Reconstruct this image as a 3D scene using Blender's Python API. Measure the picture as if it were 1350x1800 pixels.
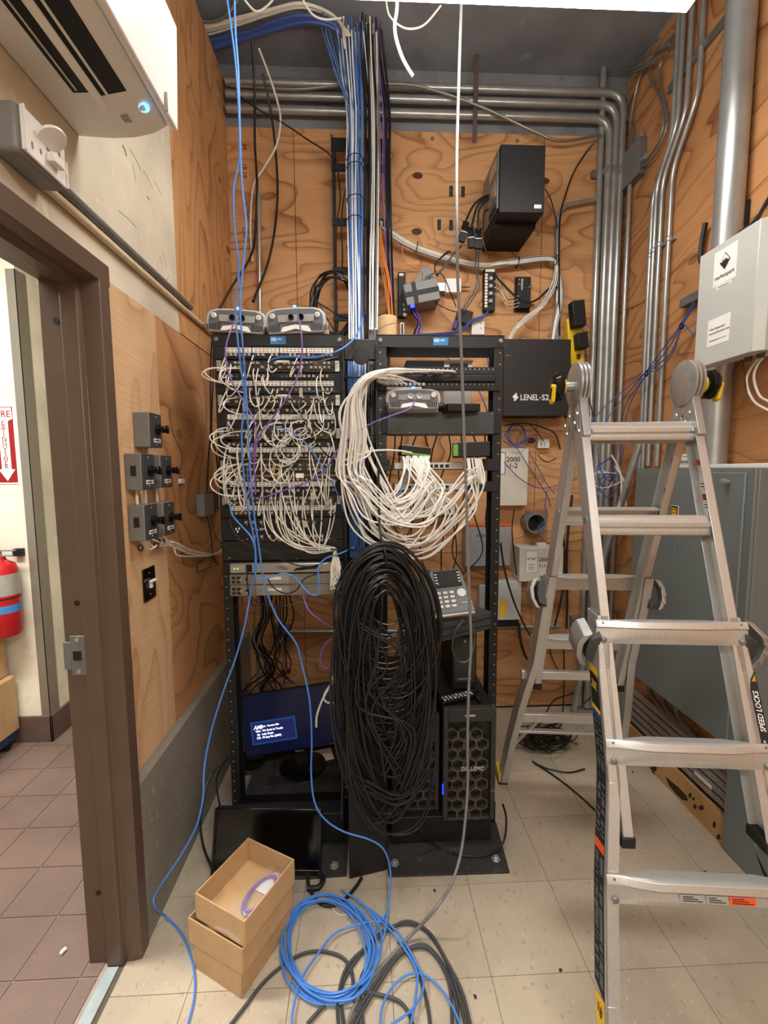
import bpy, math, random
import numpy as np
from mathutils import Matrix, Vector
rnd = random.Random(7)
for _o in list(bpy.data.objects): bpy.data.objects.remove(_o)
SC = bpy.context.scene
COL = SC.collection
# ---------------------------------------------------------------- camera
FPX, CX, CY = 780.0, 675.0, 900.0
yaw, pitch, roll = math.radians(2.4), math.radians(5.5), math.radians(0.3)
CAM = Vector((0, 0, 1.55))
FW = Vector((math.sin(yaw)*math.cos(pitch), math.cos(yaw)*math.cos(pitch), -math.sin(pitch)))
R0 = Vector((math.cos(yaw), -math.sin(yaw), 0)); U0 = R0.cross(FW)
RC = R0*math.cos(roll) - U0*math.sin(roll); UC = U0*math.cos(roll) + R0*math.sin(roll)
cd = bpy.data.cameras.new('camera'); cam = bpy.data.objects.new('camera', cd); COL.objects.link(cam)
cd.sensor_width = 36; cd.sensor_fit = 'AUTO'; cd.lens = FPX/1800*36; cd.clip_start = 0.02
mm = Matrix((RC, UC, -FW)).transposed().to_4x4(); mm.translation = CAM
cam.matrix_world = mm
SC.camera = cam
# ---------------------------------------------------------------- light and exposure
SC.view_settings.view_transform = 'Standard'; SC.view_settings.look = 'None'
SC.view_settings.gamma = 1.0; SC.view_settings.use_curve_mapping = False
SC.view_settings.exposure = 0.55
W = bpy.data.worlds.new('world'); SC.world = W; W.use_nodes = True
W.node_tree.nodes['Background'].inputs[0].default_value = (1.0, 0.975, 0.94, 1)
W.node_tree.nodes['Background'].inputs[1].default_value = 0.25
LIGHT_EMIT = 14.5
def area(name, loc, sx, sy, power, col=(1, .96, .9), rot=(0, 0, 0)):
    l = bpy.data.lights.new(name, 'AREA'); l.shape = 'RECTANGLE'; l.size = sx; l.size_y = sy
    l.energy = power; l.color = col
    o = bpy.data.objects.new(name, l); o.location = loc; o.rotation_euler = rot; COL.objects.link(o); return o
area('corridor_lamp', (-1.65, 1.2, 2.9), 1.2, .3, 62, (1, .96, .88))
area('added_fill_light', (.35, -.75, 2.78), 1.2, .3, 46, (1, .97, .93))  # unseen fill light added behind the camera to brighten the room
# ---------------------------------------------------------------- pixel rays on to real planes
def ray(u, v): return FW + RC*((u-CX)/FPX) - UC*((v-CY)/FPX)
def onY(u, v, Y): d = ray(u, v); return CAM + d*((Y-CAM.y)/d.y)
def onX(u, v, X): d = ray(u, v); return CAM + d*((X-CAM.x)/d.x)
def onZ(u, v, Z): d = ray(u, v); return CAM + d*((Z-CAM.z)/d.z)
def rectY(u0, v0, u1, v1, Y):
    um, vm = (u0+u1)/2, (v0+v1)/2
    return onY(u0, vm, Y).x, onY(u1, vm, Y).x, onY(um, v1, Y).z, onY(um, v0, Y).z
def rectX(u0, v0, u1, v1, X):
    um, vm = (u0+u1)/2, (v0+v1)/2
    a, b = onX(u0, vm, X).y, onX(u1, vm, X).y
    return min(a, b), max(a, b), onX(um, v1, X).z, onX(um, v0, X).z
# ---------------------------------------------------------------- mesh builder
def frame(o, x, y):
    x = Vector(x).normalized(); y = Vector(y); y = (y - x*y.dot(x)).normalized(); n = x.cross(y)
    m = Matrix((x, y, n)).transposed().to_4x4(); m.translation = Vector(o); return m
def FY(x, y, z): return frame((x, y, z), (1, 0, 0), (0, 0, 1))      # faces the camera (-Y)
def FXp(x, y, z): return frame((x, y, z), (0, 1, 0), (0, 0, 1))     # faces +X
def FXm(x, y, z): return frame((x, y, z), (0, -1, 0), (0, 0, 1))    # faces -X
def FZ(x, y, z): return frame((x, y, z), (1, 0, 0), (0, 1, 0))
class MB:
    def __init__(s, M=None): s.v = []; s.f = []; s.M = M; s.isl = []
    def add(s, vs, fs):
        n = len(s.v); s.isl.append((n, len(s.f)))
        if s.M is not None: vs = [s.M @ Vector(p) for p in vs]
        s.v += [tuple(p) for p in vs]; s.f += [tuple(i+n for i in f) for f in fs]; return s
    def bb(s, x0, x1, y0, y1, z0, z1):
        vs = [(x, y, z) for z in (z0, z1) for y in (y0, y1) for x in (x0, x1)]
        return s.add(vs, [(0, 2, 3, 1), (4, 5, 7, 6), (0, 1, 5, 4), (2, 6, 7, 3), (0, 4, 6, 2), (1, 3, 7, 5)])
    def box(s, c, d): return s.bb(c[0]-d[0]/2, c[0]+d[0]/2, c[1]-d[1]/2, c[1]+d[1]/2, c[2]-d[2]/2, c[2]+d[2]/2)
    def cyl(s, p0, p1, r0, r1=None, n=14):
        r1 = r0 if r1 is None else r1
        p0, p1 = Vector(p0), Vector(p1); d = (p1-p0).normalized()
        a = d.orthogonal().normalized(); b = d.cross(a); vs = []
        for p, r in ((p0, r0), (p1, r1)):
            for i in range(n):
                t = 2*math.pi*i/n; vs.append(p + a*math.cos(t)*r + b*math.sin(t)*r)
        fs = [(i, (i+1) % n, n+(i+1) % n, n+i) for i in range(n)] + [tuple(range(n-1, -1, -1)), tuple(range(n, 2*n))]
        return s.add(vs, fs)
    def lathe(s, o, axis, prof, n=20):
        o = Vector(o); d = Vector(axis).normalized(); a = d.orthogonal().normalized(); b = d.cross(a); vs = []; fs = []
        for r, h in prof:
            for i in range(n):
                t = 2*math.pi*i/n; vs.append(o + d*h + a*math.cos(t)*max(r, 1e-5) + b*math.sin(t)*max(r, 1e-5))
        for k in range(len(prof)-1):
            for i in range(n): fs.append((k*n+i, k*n+(i+1) % n, (k+1)*n+(i+1) % n, (k+1)*n+i))
        fs += [tuple(range(n-1, -1, -1)), tuple(range((len(prof)-1)*n, len(prof)*n))]
        return s.add(vs, fs)
    def prism(s, poly, d0, d1, M=None):           # poly in local xy, extruded along local z
        n = len(poly); vs = [(x, y, d0) for x, y in poly] + [(x, y, d1) for x, y in poly]
        if M is not None: vs = [M @ Vector(p) for p in vs]
        fs = [(i, (i+1) % n, n+(i+1) % n, n+i) for i in range(n)] + [tuple(range(n-1, -1, -1)), tuple(range(n, 2*n))]
        return s.add(vs, fs)
    def tube(s, pts, r, n=6, closed=False, sub=4, ends=True):
        P = spline(pts, sub, closed); m = len(P)
        T = np.roll(P, -1, 0) - np.roll(P, 1, 0)
        if not closed: T[0] = P[1]-P[0]; T[-1] = P[-1]-P[-2]
        T /= np.maximum(np.linalg.norm(T, axis=1), 1e-9)[:, None]
        a = np.cross(T[0], (0, 0, 1.0));
        if np.linalg.norm(a) < .1: a = np.cross(T[0], (0, 1.0, 0))
        vs = []; ang = np.arange(n)*2*math.pi/n; c, sn = np.cos(ang)[:, None], np.sin(ang)[:, None]
        rr = r if hasattr(r, '__len__') else [r]*m
        for i in range(m):
            a = a - T[i]*a.dot(T[i]); a /= max(np.linalg.norm(a), 1e-9); b = np.cross(T[i], a)
            k = rr[min(len(rr)-1, int(i*len(rr)/m))]
            vs += [tuple(q) for q in (P[i] + k*(c*a + sn*b))]
        fs = []
        for i in range(m if closed else m-1):
            j = (i+1) % m
            for q in range(n): fs.append((i*n+q, i*n+(q+1) % n, j*n+(q+1) % n, j*n+q))
        if not closed and ends: fs += [tuple(range(n-1, -1, -1)), tuple(range((m-1)*n, m*n))]
        return s.add(vs, fs)
    def grid(s, x0, x1, y0, y1, fn, nx, ny):
        vs = [fn(x0+(x1-x0)*i/nx, y0+(y1-y0)*j/ny) for j in range(ny+1) for i in range(nx+1)]
        return s.add(vs, [(j*(nx+1)+i, j*(nx+1)+i+1, (j+1)*(nx+1)+i+1, (j+1)*(nx+1)+i) for j in range(ny) for i in range(nx)])
def spline(pts, sub=4, closed=False):
    P = np.array([tuple(p) for p in pts], float)
    if len(P) < 3 and not closed: return P
    if closed: Q = np.vstack([P[-1], P, P[0], P[1]])
    else: Q = np.vstack([2*P[0]-P[1], P, 2*P[-1]-P[-2]])
    out = []
    for i in range(1, len(Q)-2):
        p0, p1, p2, p3 = Q[i-1], Q[i], Q[i+1], Q[i+2]
        for k in range(sub):
            t = k/sub
            out.append(.5*((2*p1)+(-p0+p2)*t+(2*p0-5*p1+4*p2-p3)*t*t+(-p0+3*p1-3*p2+p3)*t**3))
    if not closed: out.append(Q[-2])
    return np.array(out)
ORG = {}
def _link(name, me, parent):
    o = bpy.data.objects.new(name, me); COL.objects.link(o)
    if parent is not None: o.parent = parent
    return o
def thing(name, label, cat, loc, group=None):
    o = bpy.data.objects.new(name, None); COL.objects.link(o); o.empty_display_size = .05
    o.location = loc; ORG[o] = Vector(loc); o['label'] = label; o['category'] = cat
    if group: o['group'] = group
    return o
def tag(o, label=None, cat=None, group=None, kind=None):
    if label: o['label'] = label
    if cat: o['category'] = cat
    if group: o['group'] = group
    if kind: o['kind'] = kind
    return o
def mesh(name, mb, material, org, smooth=True, ang=.6):
    me = bpy.data.meshes.new(name)
    me.from_pydata([(x-org[0], y-org[1], z-org[2]) for x, y, z in mb.v], [], mb.f)
    me.update()
    if smooth: me.shade_smooth(); me.set_sharp_from_angle(angle=ang)
    me.materials.append(material); return me
def part(name, mb, material, parent, bevel=0, kind=None, label=None, seg=2):
    org = ORG[parent]
    o = _link(name, mesh(name, mb, material, org), parent); ORG[o] = org
    if bevel: bev(o, bevel, seg)
    if kind: o['kind'] = kind
    if label: o['label'] = label
    return o
def parts(name, mb, material, parent, bevel=0, label=None):
    """one object for each shape that was added to the builder"""
    out = []; ends = mb.isl[1:]+[(len(mb.v), len(mb.f))]
    for (a, b), (c, d) in zip(mb.isl, ends):
        q = MB(); q.v = mb.v[a:c]; q.f = [tuple(i-a for i in f) for f in mb.f[b:d]]
        out.append(part(name, q, material, parent, bevel, label=label))
    return out
def arc(pts, r, n=6):
    """polyline with rounded corners"""
    P = [Vector(p) for p in pts]; out = [P[0]]
    for a, b, c in zip(P[:-2], P[1:-1], P[2:]):
        d0, d1 = (a-b), (c-b); k = min(r, d0.length*.49, d1.length*.49); p0, p1 = b+d0.normalized()*k, b+d1.normalized()*k
        for i in range(n+1):
            t = i/n; out.append(p0*(1-t)**2 + b*2*t*(1-t) + p1*t*t)
    return out+[P[-1]]
def pipe(name, pts, r, m, label, cat='conduit', group=None, n=14, bend=.06):
    return single(name, MB().tube(arc(pts, bend), r, n, sub=1), m, label, cat, group)
def cable(name, pts, r, m, label, cat='cable', group=None, n=6, sub=5):
    P = [p if isinstance(p, Vector) else onY(*p) for p in pts]
    return single(name, MB().tube(P, r, n, sub=sub), m, label, cat, group)
def bev(o, w, seg=2):
    m = o.modifiers.new('bevel', 'BEVEL'); m.width = w; m.segments = seg; m.limit_method = 'ANGLE'; m.angle_limit = .7
    m.use_clamp_overlap = True; m.harden_normals = False
def single(name, mb, material, label, cat, group=None, bevel=0, kind=None):
    A = np.array(mb.v); org = Vector(((A[:, 0].min()+A[:, 0].max())/2, (A[:, 1].min()+A[:, 1].max())/2, A[:, 2].min()))
    o = _link(name, mesh(name, mb, material, org), None); o.location = org; ORG[o] = org
    tag(o, label, cat, group, kind)
    if bevel: bev(o, bevel)
    return o
def struct(name, mb, material, bevel=0, label=None):
    o = _link(name, mesh(name, mb, material, (0, 0, 0)), None); ORG[o] = Vector((0, 0, 0)); o['kind'] = 'structure'
    if label: o['label'] = label
    if bevel: bev(o, bevel)
    return o
def piece(name, me, parent, loc):
    o = _link(name, me, parent); o.location = Vector(loc)-ORG[parent]; ORG[o] = Vector(loc); return o
def text(name, s, size, material, parent, M, ext=.0004, sx=1.0, ax='CENTER', shear=0):
    c = bpy.data.curves.new(name, 'FONT'); c.body = s; c.size = size; c.align_x = ax; c.align_y = 'CENTER'; c.extrude = ext
    c.resolution_u = 2; c.shear = shear; c.offset = size*.012
    t = bpy.data.objects.new(name, c); me = bpy.data.meshes.new_from_object(t); me.name = name
    me.transform(Matrix.Translation(-ORG[parent]) @ M @ Matrix.Diagonal((sx, 1, 1, 1)))
    bpy.data.objects.remove(t); bpy.data.curves.remove(c)
    me.materials.clear(); me.materials.append(material)
    o = _link(name, me, parent); ORG[o] = ORG[parent]; return o
# ---------------------------------------------------------------- materials
def lin(c):
    return tuple((x/255/12.92 if x/255 <= .04045 else ((x/255+.055)/1.055)**2.4) for x in c) + (1,)
class NT:
    def __init__(s, m): s.t = m.node_tree; s.n = s.t.nodes; s.l = s.t.links
    def new(s, k, **kw):
        n = s.n.new(k)
        for a, b in kw.items():
            if a.startswith('i_'):
                q = a[2:]; q = int(q) if q.isdigit() else q.replace('_', ' ')
                n.inputs[q].default_value = b
            else: setattr(n, a, b)
        return n
    def math(s, op, a, b=0.0):
        n = s.n.new('ShaderNodeMath'); n.operation = op
        for i, x in enumerate((a, b)):
            if hasattr(x, 'is_output'): s.l.new(x, n.inputs[i])
            else: n.inputs[i].default_value = x
        return n.outputs[0]
    def ramp(s, fac, stops):
        n = s.n.new('ShaderNodeValToRGB'); s.l.new(fac, n.inputs[0]); e = n.color_ramp.elements
        while len(e) < len(stops): e.new(.5)
        for k, (p, c) in enumerate(stops): e[k].position = p; e[k].color = c if len(c) == 4 else lin(c)
        return n.outputs[0]
    def mix(s, fac, a, b, mode='MIX'):
        n = s.n.new('ShaderNodeMix'); n.data_type = 'RGBA'; n.blend_type = mode
        for k, x in ((0, fac), (6, a), (7, b)):
            if hasattr(x, 'is_output'): s.l.new(x, n.inputs[k])
            else: n.inputs[k].default_value = x
        return n.outputs[2]
MATS = {}
def mat(name, col, rough=.5, metal=0.0, var=.08, scale=40, bump=0.0, emit=0.0, spec=.5, aniso=None, alpha=1.0):
    if name in MATS: return MATS[name]
    m = bpy.data.materials.new(name); m.use_nodes = True; N = NT(m); b = N.n['Principled BSDF']
    c = lin(col)
    tc = N.new('ShaderNodeTexCoord'); no = N.new('ShaderNodeTexNoise', i_Scale=scale, i_Detail=3.0)
    if aniso:
        mp = N.new('ShaderNodeMapping'); mp.inputs['Scale'].default_value = aniso
        N.l.new(tc.outputs['Object'], mp.inputs[0]); N.l.new(mp.outputs[0], no.inputs['Vector'])
    else: N.l.new(tc.outputs['Object'], no.inputs['Vector'])
    lo = tuple(x*(1-var) for x in c[:3])+(1,); hi = tuple(min(1, x*(1+var)) for x in c[:3])+(1,)
    N.l.new(N.ramp(no.outputs[0], [(.3, lo), (.7, hi)]), b.inputs['Base Color'])
    b.inputs['Roughness'].default_value = rough; b.inputs['Metallic'].default_value = metal
    b.inputs['Specular IOR Level'].default_value = spec
    if alpha < 1: b.inputs['Alpha'].default_value = alpha
    if bump:
        bp = N.new('ShaderNodeBump'); bp.inputs['Strength'].default_value = bump; bp.inputs['Distance'].default_value = .002
        N.l.new(no.outputs[0], bp.inputs['Height']); N.l.new(bp.outputs[0], b.inputs['Normal'])
    if emit:
        b.inputs['Emission Color'].default_value = c; b.inputs['Emission Strength'].default_value = emit
    MATS[name] = m; return m
def plywood(name, axis, base, dark, sa=.9, sb=2.6, N_=9.0, rotz=0.0, seed=0.0, knot=1.0, contrast=1.0, pale=None):
    """rotary-cut veneer: contour lines of a stretched noise field; axis 'xz','yz' wall plane"""
    m = bpy.data.materials.new(name); m.use_nodes = True; N = NT(m); b = N.n['Principled BSDF']
    tc = N.new('ShaderNodeTexCoord'); sp = N.new('ShaderNodeSeparateXYZ'); N.l.new(tc.outputs['Object'], sp.inputs[0])
    cb = N.new('ShaderNodeCombineXYZ')
    N.l.new(sp.outputs[0 if axis[0] == 'x' else 1], cb.inputs[0]); N.l.new(sp.outputs[2], cb.inputs[1])
    cb.inputs[2].default_value = seed
    mp = N.new('ShaderNodeMapping'); mp.inputs['Rotation'].default_value = (0, 0, rotz); N.l.new(cb.outputs[0], mp.inputs[0])
    m2 = N.new('ShaderNodeMapping'); m2.inputs['Scale'].default_value = (sa, sb, 1); N.l.new(mp.outputs[0], m2.inputs[0])
    no = N.new('ShaderNodeTexNoise', i_Scale=1.0, i_Detail=2.2, i_Roughness=.42, i_Distortion=.35); N.l.new(m2.outputs[0], no.inputs['Vector'])
    # knots
    vm = N.new('ShaderNodeMapping'); vm.inputs['Scale'].default_value = (2.6, 4.2, 1); N.l.new(mp.outputs[0], vm.inputs[0])
    vo = N.new('ShaderNodeTexVoronoi', i_Scale=1.0); N.l.new(vm.outputs[0], vo.inputs['Vector'])
    sc = N.new('ShaderNodeSeparateColor'); N.l.new(vo.outputs['Color'], sc.inputs[0])
    has = N.math('GREATER_THAN', sc.outputs[0], .62)
    prox = N.math('MULTIPLY', N.math('MAXIMUM', N.math('SUBTRACT', .42, vo.outputs['Distance']), 0.0), has)
    field = N.math('ADD', N.math('MULTIPLY', no.outputs[0], N_), N.math('MULTIPLY', prox, 4.0*knot))
    s = N.math('FRACT', field)
    fm = N.new('ShaderNodeMapping'); fm.inputs['Scale'].default_value = (5, 160, 1); N.l.new(mp.outputs[0], fm.inputs[0])
    fn = N.new('ShaderNodeTexNoise', i_Scale=1.0, i_Detail=3.0); N.l.new(fm.outputs[0], fn.inputs['Vector'])
    bn = N.new('ShaderNodeTexNoise', i_Scale=1.6, i_Detail=2.0); N.l.new(mp.outputs[0], bn.inputs['Vector'])
    B, D = lin(base), lin(dark); P = lin(pale) if pale else tuple(min(1, x*1.25) for x in B[:3])+(1,)
    midc = tuple(B[i]*(1-.45*contrast)+D[i]*.45*contrast for i in range(3))+(1,)
    col = N.ramp(s, [(0.0, tuple(B[i]*(1-contrast)+D[i]*contrast for i in range(3))+(1,)), (.13, midc), (.45, B), (.93, B), (1.0, midc)])
    col = N.mix(N.ramp(bn.outputs[0], [(.35, (0, 0, 0, 1)), (.7, (1, 1, 1, 1))]), col, N.mix(.5, col, P))
    col = N.mix(.22, col, N.ramp(fn.outputs[0], [(.3, (.35, .3, .25, 1)), (.7, (1, 1, 1, 1))]), 'MULTIPLY')
    kn = N.math('MULTIPLY', N.math('LESS_THAN', vo.outputs['Distance'], .085), has)
    kn = N.math('MULTIPLY', kn, knot if knot < 1 else 1.0)
    col = N.mix(kn, col, lin((88, 50, 30)))
    N.l.new(col, b.inputs['Base Color']); b.inputs['Roughness'].default_value = .62; b.inputs['Specular IOR Level'].default_value = .3
    bp = N.new('ShaderNodeBump'); bp.inputs['Strength'].default_value = .15; bp.inputs['Distance'].default_value = .001
    N.l.new(fn.outputs[0], bp.inputs['Height']); N.l.new(bp.outputs[0], b.inputs['Normal'])
    MATS[name] = m; return m
def specked(name, base, dark, light, scale=30, rough=.4, bump=.05, streak=None):
    m = bpy.data.materials.new(name); m.use_nodes = True; N = NT(m); b = N.n['Principled BSDF']
    ge = N.new('ShaderNodeNewGeometry'); oi = N.new('ShaderNodeObjectInfo')
    mp = N.new('ShaderNodeMapping'); N.l.new(ge.outputs['Position'], mp.inputs[0])
    if streak: mp.inputs['Rotation'].default_value = (0, 0, .6); mp.inputs['Scale'].default_value = streak
    n1 = N.new('ShaderNodeTexNoise', i_Scale=3.0, i_Detail=4.0); N.l.new(ge.outputs['Position'], n1.inputs['Vector'])
    n2 = N.new('ShaderNodeTexNoise', i_Scale=scale, i_Detail=2.0); N.l.new(mp.outputs[0], n2.inputs['Vector'])
    n3 = N.new('ShaderNodeTexNoise', i_Scale=scale*2.1, i_Detail=2.0); N.l.new(mp.outputs[0], n3.inputs['Vector'])
    col = N.ramp(n1.outputs[0], [(.3, tuple(x*.88 for x in base)), (.7, tuple(min(255, x*1.06) for x in base))])
    col = N.mix(N.ramp(n2.outputs[0], [(.62, (0, 0, 0, 1)), (.70, (.75, .75, .75, 1))]), col, lin(dark))
    col = N.mix(N.ramp(n3.outputs[0], [(.64, (0, 0, 0, 1)), (.72, (.8, .8, .8, 1))]), col, lin(light))
    hv = N.new('ShaderNodeHueSaturation'); N.l.new(col, hv.inputs['Color'])
    N.l.new(N.math('ADD', .95, N.math('MULTIPLY', oi.outputs['Random'], .1)), hv.inputs['Value'])
    N.l.new(hv.outputs[0], b.inputs['Base Color']); b.inputs['Roughness'].default_value = rough
    bp = N.new('ShaderNodeBump'); bp.inputs['Strength'].default_value = bump; bp.inputs['Distance'].default_value = .001
    N.l.new(n2.outputs[0], bp.inputs['Height']); N.l.new(bp.outputs[0], b.inputs['Normal'])
    MATS[name] = m; return m
def perforated(name, base, hole, s=220, r=.33, metal=.6):
    m = bpy.data.materials.new(name); m.use_nodes = True; N = NT(m); b = N.n['Principled BSDF']
    tc = N.new('ShaderNodeTexCoord'); sp = N.new('ShaderNodeSeparateXYZ'); N.l.new(tc.outputs['Object'], sp.inputs[0])
    d = []
    for k in (0, 2):
        q = N.math('SUBTRACT', N.math('FRACT', N.math('MULTIPLY', sp.outputs[k], s)), .5); d.append(N.math('MULTIPLY', q, q))
    h = N.math('LESS_THAN', N.math('ADD', d[0], d[1]), r*r)
    N.l.new(N.mix(h, lin(base), lin(hole)), b.inputs['Base Color']); b.inputs['Metallic'].default_value = metal; b.inputs['Roughness'].default_value = .4
    MATS[name] = m; return m
M_plyB = plywood('plywood_back', 'xz', (208, 158, 110), (142, 88, 48), .85, 2.5, 15, 0.0, 3.1)
M_plyB2 = plywood('plywood_back_lower', 'xz', (194, 144, 98), (136, 84, 46), .8, 2.8, 14, .03, 8.4)
M_plyR = plywood('plywood_right', 'yz', (194, 140, 92), (120, 70, 36), .7, 2.4, 14, .12, 5.7, .5)
M_plyLu = plywood('plywood_left_upper', 'yz', (202, 150, 100), (140, 92, 54), 3.4, .6, 13, 0.0, 1.3, .8)
M_plyLp = plywood('plywood_left_pale', 'yz', (214, 178, 138), (174, 128, 86), 3.2, .7, 9, 0.05, 2.2, .4, .7)
M_plyLk = plywood('plywood_left_dark', 'yz', (190, 142, 98), (130, 84, 48), 1.6, 1.2, 12, .2, 9.6, .5)
M_cream = specked('cream_paint', (212, 202, 180), (204, 193, 170), (216, 207, 187), 8, .6)
M_cream2 = specked('cream_corridor_paint', (236, 231, 214), (230, 225, 206), (238, 234, 220), 6, .5)
M_conc = specked('concrete', (138, 132, 121), (122, 116, 106), (160, 155, 145), 22, .7, .2)
M_concU = specked('concrete_upper', (140, 141, 144), (124, 125, 128), (152, 153, 154), 9, .8, .15)
M_ceil = specked('ceiling_deck', (128, 127, 130), (114, 113, 117), (136, 135, 138), 5, .8)
M_vct = specked('vinyl_tile', (182, 169, 149), (158, 142, 120), (200, 189, 171), 30, .35, .03, (1.7, 1, 1))
M_grout = mat('tile_joint', (92, 82, 68), .8)
M_quarry = specked('quarry_tile', (128, 107, 99), (114, 94, 87), (140, 118, 110), 60, .45, .1)
M_qgrout = mat('quarry_grout', (168, 150, 138), .8)
M_base = specked('quarry_base', (104, 84, 76), (92, 74, 68), (114, 94, 86), 40, .4)
M_brown = mat('brown_frame_paint', (92, 74, 60), .38, 0, .05, 12)
M_steel = mat('galvanised_steel', (172, 174, 172), .32, .6, .12, 9)
M_steelD = mat('dull_steel', (126, 126, 124), .42, .5, .12, 14)
M_emt = mat('emt_conduit', (172, 172, 168), .3, .55, .1, 18)
M_flex = mat('flex_conduit', (150, 146, 138), .4, .7, .25, 300)
M_alu = mat('ladder_aluminium', (200, 200, 198), .33, .6, .06, 4, 0, aniso=(60, 60, 3))
M_aluD = mat('cast_aluminium', (170, 170, 168), .38, .6, .12, 30)
M_stain = mat('stainless_guard', (160, 154, 142), .28, .5, .08, 3)
M_black = mat('black_powder_coat', (19, 19, 20), .45, 0, .15, 80)
M_blackM = mat('black_matt', (15, 15, 16), .6, 0, .15, 60)
M_blackG = mat('black_gloss', (12, 12, 14), .16, 0, .05, 20)
M_dust = specked('dusty_black', (46, 44, 42), (26, 25, 25), (84, 80, 74), 18, .7)
M_dgrey = mat('dark_grey_plastic', (58, 60, 62), .5)
M_grey = mat('grey_box_paint', (120, 120, 118), .45, 0, .04, 10)
M_greyL = mat('light_grey_enclosure', (192, 194, 188), .4, 0, .03, 6)
M_cab = mat('cabinet_grey_paint', (112, 120, 120), .38, 0, .04, 3)
M_silver = mat('silver_bezel', (176, 172, 166), .35, .6, .08, 50)
M_perf = perforated('perforated_steel', (168, 164, 154), (40, 38, 34), 210, .3)
M_white = mat('white_plastic', (232, 230, 224), .35, 0, .02, 8)
M_whiteM = mat('white_paper', (238, 236, 230), .7, 0, .03, 30)
M_beige = mat('beige_box', (214, 208, 192), .5, 0, .04, 10)
M_apG = mat('access_point_grey', (176, 176, 176), .4, 0, .03, 20)
M_cwhite = mat('white_cable_jacket', (232, 229, 222), .42, 0, .05, 30)
M_ccream = mat('cream_cable_jacket', (224, 218, 204), .45, 0, .08, 30)
M_cblue = mat('blue_cable_jacket', (74, 132, 214), .4, 0, .06, 30)
M_crblue = mat('riser_blue_jacket', (78, 122, 186), .45, 0, .08, 30)  # less vivid than the other blue: haze from the light put into the colour
M_cblueD = mat('dark_blue_cable_jacket', (58, 84, 150), .45, 0, .08, 30)
M_cpurp = mat('purple_cable_jacket', (124, 92, 168), .42, 0, .06, 30)
M_cblack = mat('black_cable_jacket', (24, 24, 25), .38, 0, .1, 30)
M_cgrey = mat('grey_cable_jacket', (120, 119, 116), .45, 0, .06, 30)
M_cdgrey = mat('dark_grey_cable_jacket', (62, 64, 66), .45, 0, .08, 30)
M_corng = mat('orange_cable_jacket', (226, 134, 48), .45, 0, .06, 30)
M_cyel = mat('yellow_cable_jacket', (216, 180, 40), .45)
M_cgrn = mat('green_cable_jacket', (40, 120, 90), .45)
M_yel = mat('yellow_plastic', (236, 196, 36), .4, 0, .04, 20)
M_yelT = mat('yellow_sticker', (240, 190, 50), .5)
M_org = mat('orange_sticker', (226, 92, 44), .5)
M_red = mat('red_paint', (186, 24, 30), .28, 0, .04, 10)
M_sred = mat('sign_red', (150, 24, 30), .5)
M_bluetape = mat('blue_tape', (62, 134, 204), .55)
M_card = mat('cardboard', (190, 156, 114), .75, 0, .06, 25, .05)
M_cardI = mat('cardboard_inside', (200, 164, 118), .75, 0, .05, 25)
M_tan = mat('tan_twine_roll', (220, 186, 142), .8, 0, .06, 60)
M_port = mat('port_dark', (14, 13, 12), .5)
M_jackB = mat('jack_blue', (52, 84, 130), .5)
M_jackO = mat('jack_brown', (150, 96, 60), .5)
M_jackW = mat('clear_plug', (176, 170, 154), .35, 0, .1, 90)
M_gold = mat('port_gold', (120, 108, 80), .45, .3)
M_print = mat('print_black', (26, 26, 26), .7)
M_printW = mat('print_white', (236, 236, 236), .6)
M_ledB = mat('blue_led', (60, 120, 255), .4, emit=6)
M_ledB2 = mat('deep_blue_led', (20, 40, 255), .4, emit=4)
M_ledG = mat('green_led', (120, 220, 80), .4, emit=1.5)
M_ring = mat('blue_ring_light', (110, 190, 255), .4, emit=1.6)
M_lens = mat('light_lens', (252, 250, 246), .5, emit=LIGHT_EMIT, var=0)
M_lampW = mat('lamp_white', (230, 228, 220), .4)
M_silvT = mat('silver_label', (176, 176, 172), .4, .3)
M_ribb = mat('brown_kerb_wood', (190, 150, 98), .65, 0, .12, 6, .05)
M_rot = mat('rotten_wood_hole', (52, 40, 28), .9)
M_clear = mat('clear_bag', (220, 214, 220), .15, 0, 0, 5, alpha=.16)
M_pink = mat('pink_card', (226, 150, 168), .6)
M_green = mat('green_panel', (110, 170, 60), .5)
M_scuff = mat('pencil_scuff', (128, 112, 88), .8)
# ================================================================ the room shell
YB, XL, XR, XK = 2.72, -.765, 1.53, -.728
ZC = onY(760, 125, 2.74).z
# --- floor of vinyl tiles
fl = struct('floor', MB().bb(-.80, 1.70, -1.7, 2.76, -.10, -.0022), M_grout)
g = onZ(963.9, 1548, 0); T = .305
def tiles(par, name, mt, gx, gy, T, x0, x1, y0, y1, gap, cut=None):
    cache = {}
    i0, i1 = math.floor((x0-gx)/T), math.ceil((x1-gx)/T); j0, j1 = math.floor((y0-gy)/T), math.ceil((y1-gy)/T)
    for i in range(i0, i1):
        for j in range(j0, j1):
            a, b = max(gx+i*T, x0), min(gx+(i+1)*T, x1); c, d = max(gy+j*T, y0), min(gy+(j+1)*T, y1)
            if b-a < .01 or d-c < .01: continue
            k = (round(b-a, 4), round(d-c, 4))
            if k not in cache:
                w, h = k; q = MB().bb(-w/2+gap, w/2-gap, -h/2+gap, h/2-gap, -.004, 0)
                cache[k] = mesh(name, q, mt, (0, 0, 0))
            piece(name, cache[k], par, ((a+b)/2, (c+d)/2, 0))
tiles(fl, 'vinyl_tile', M_vct, g.x, g.y, T, -.77, 1.53, .1, 2.72, .0009)
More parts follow.
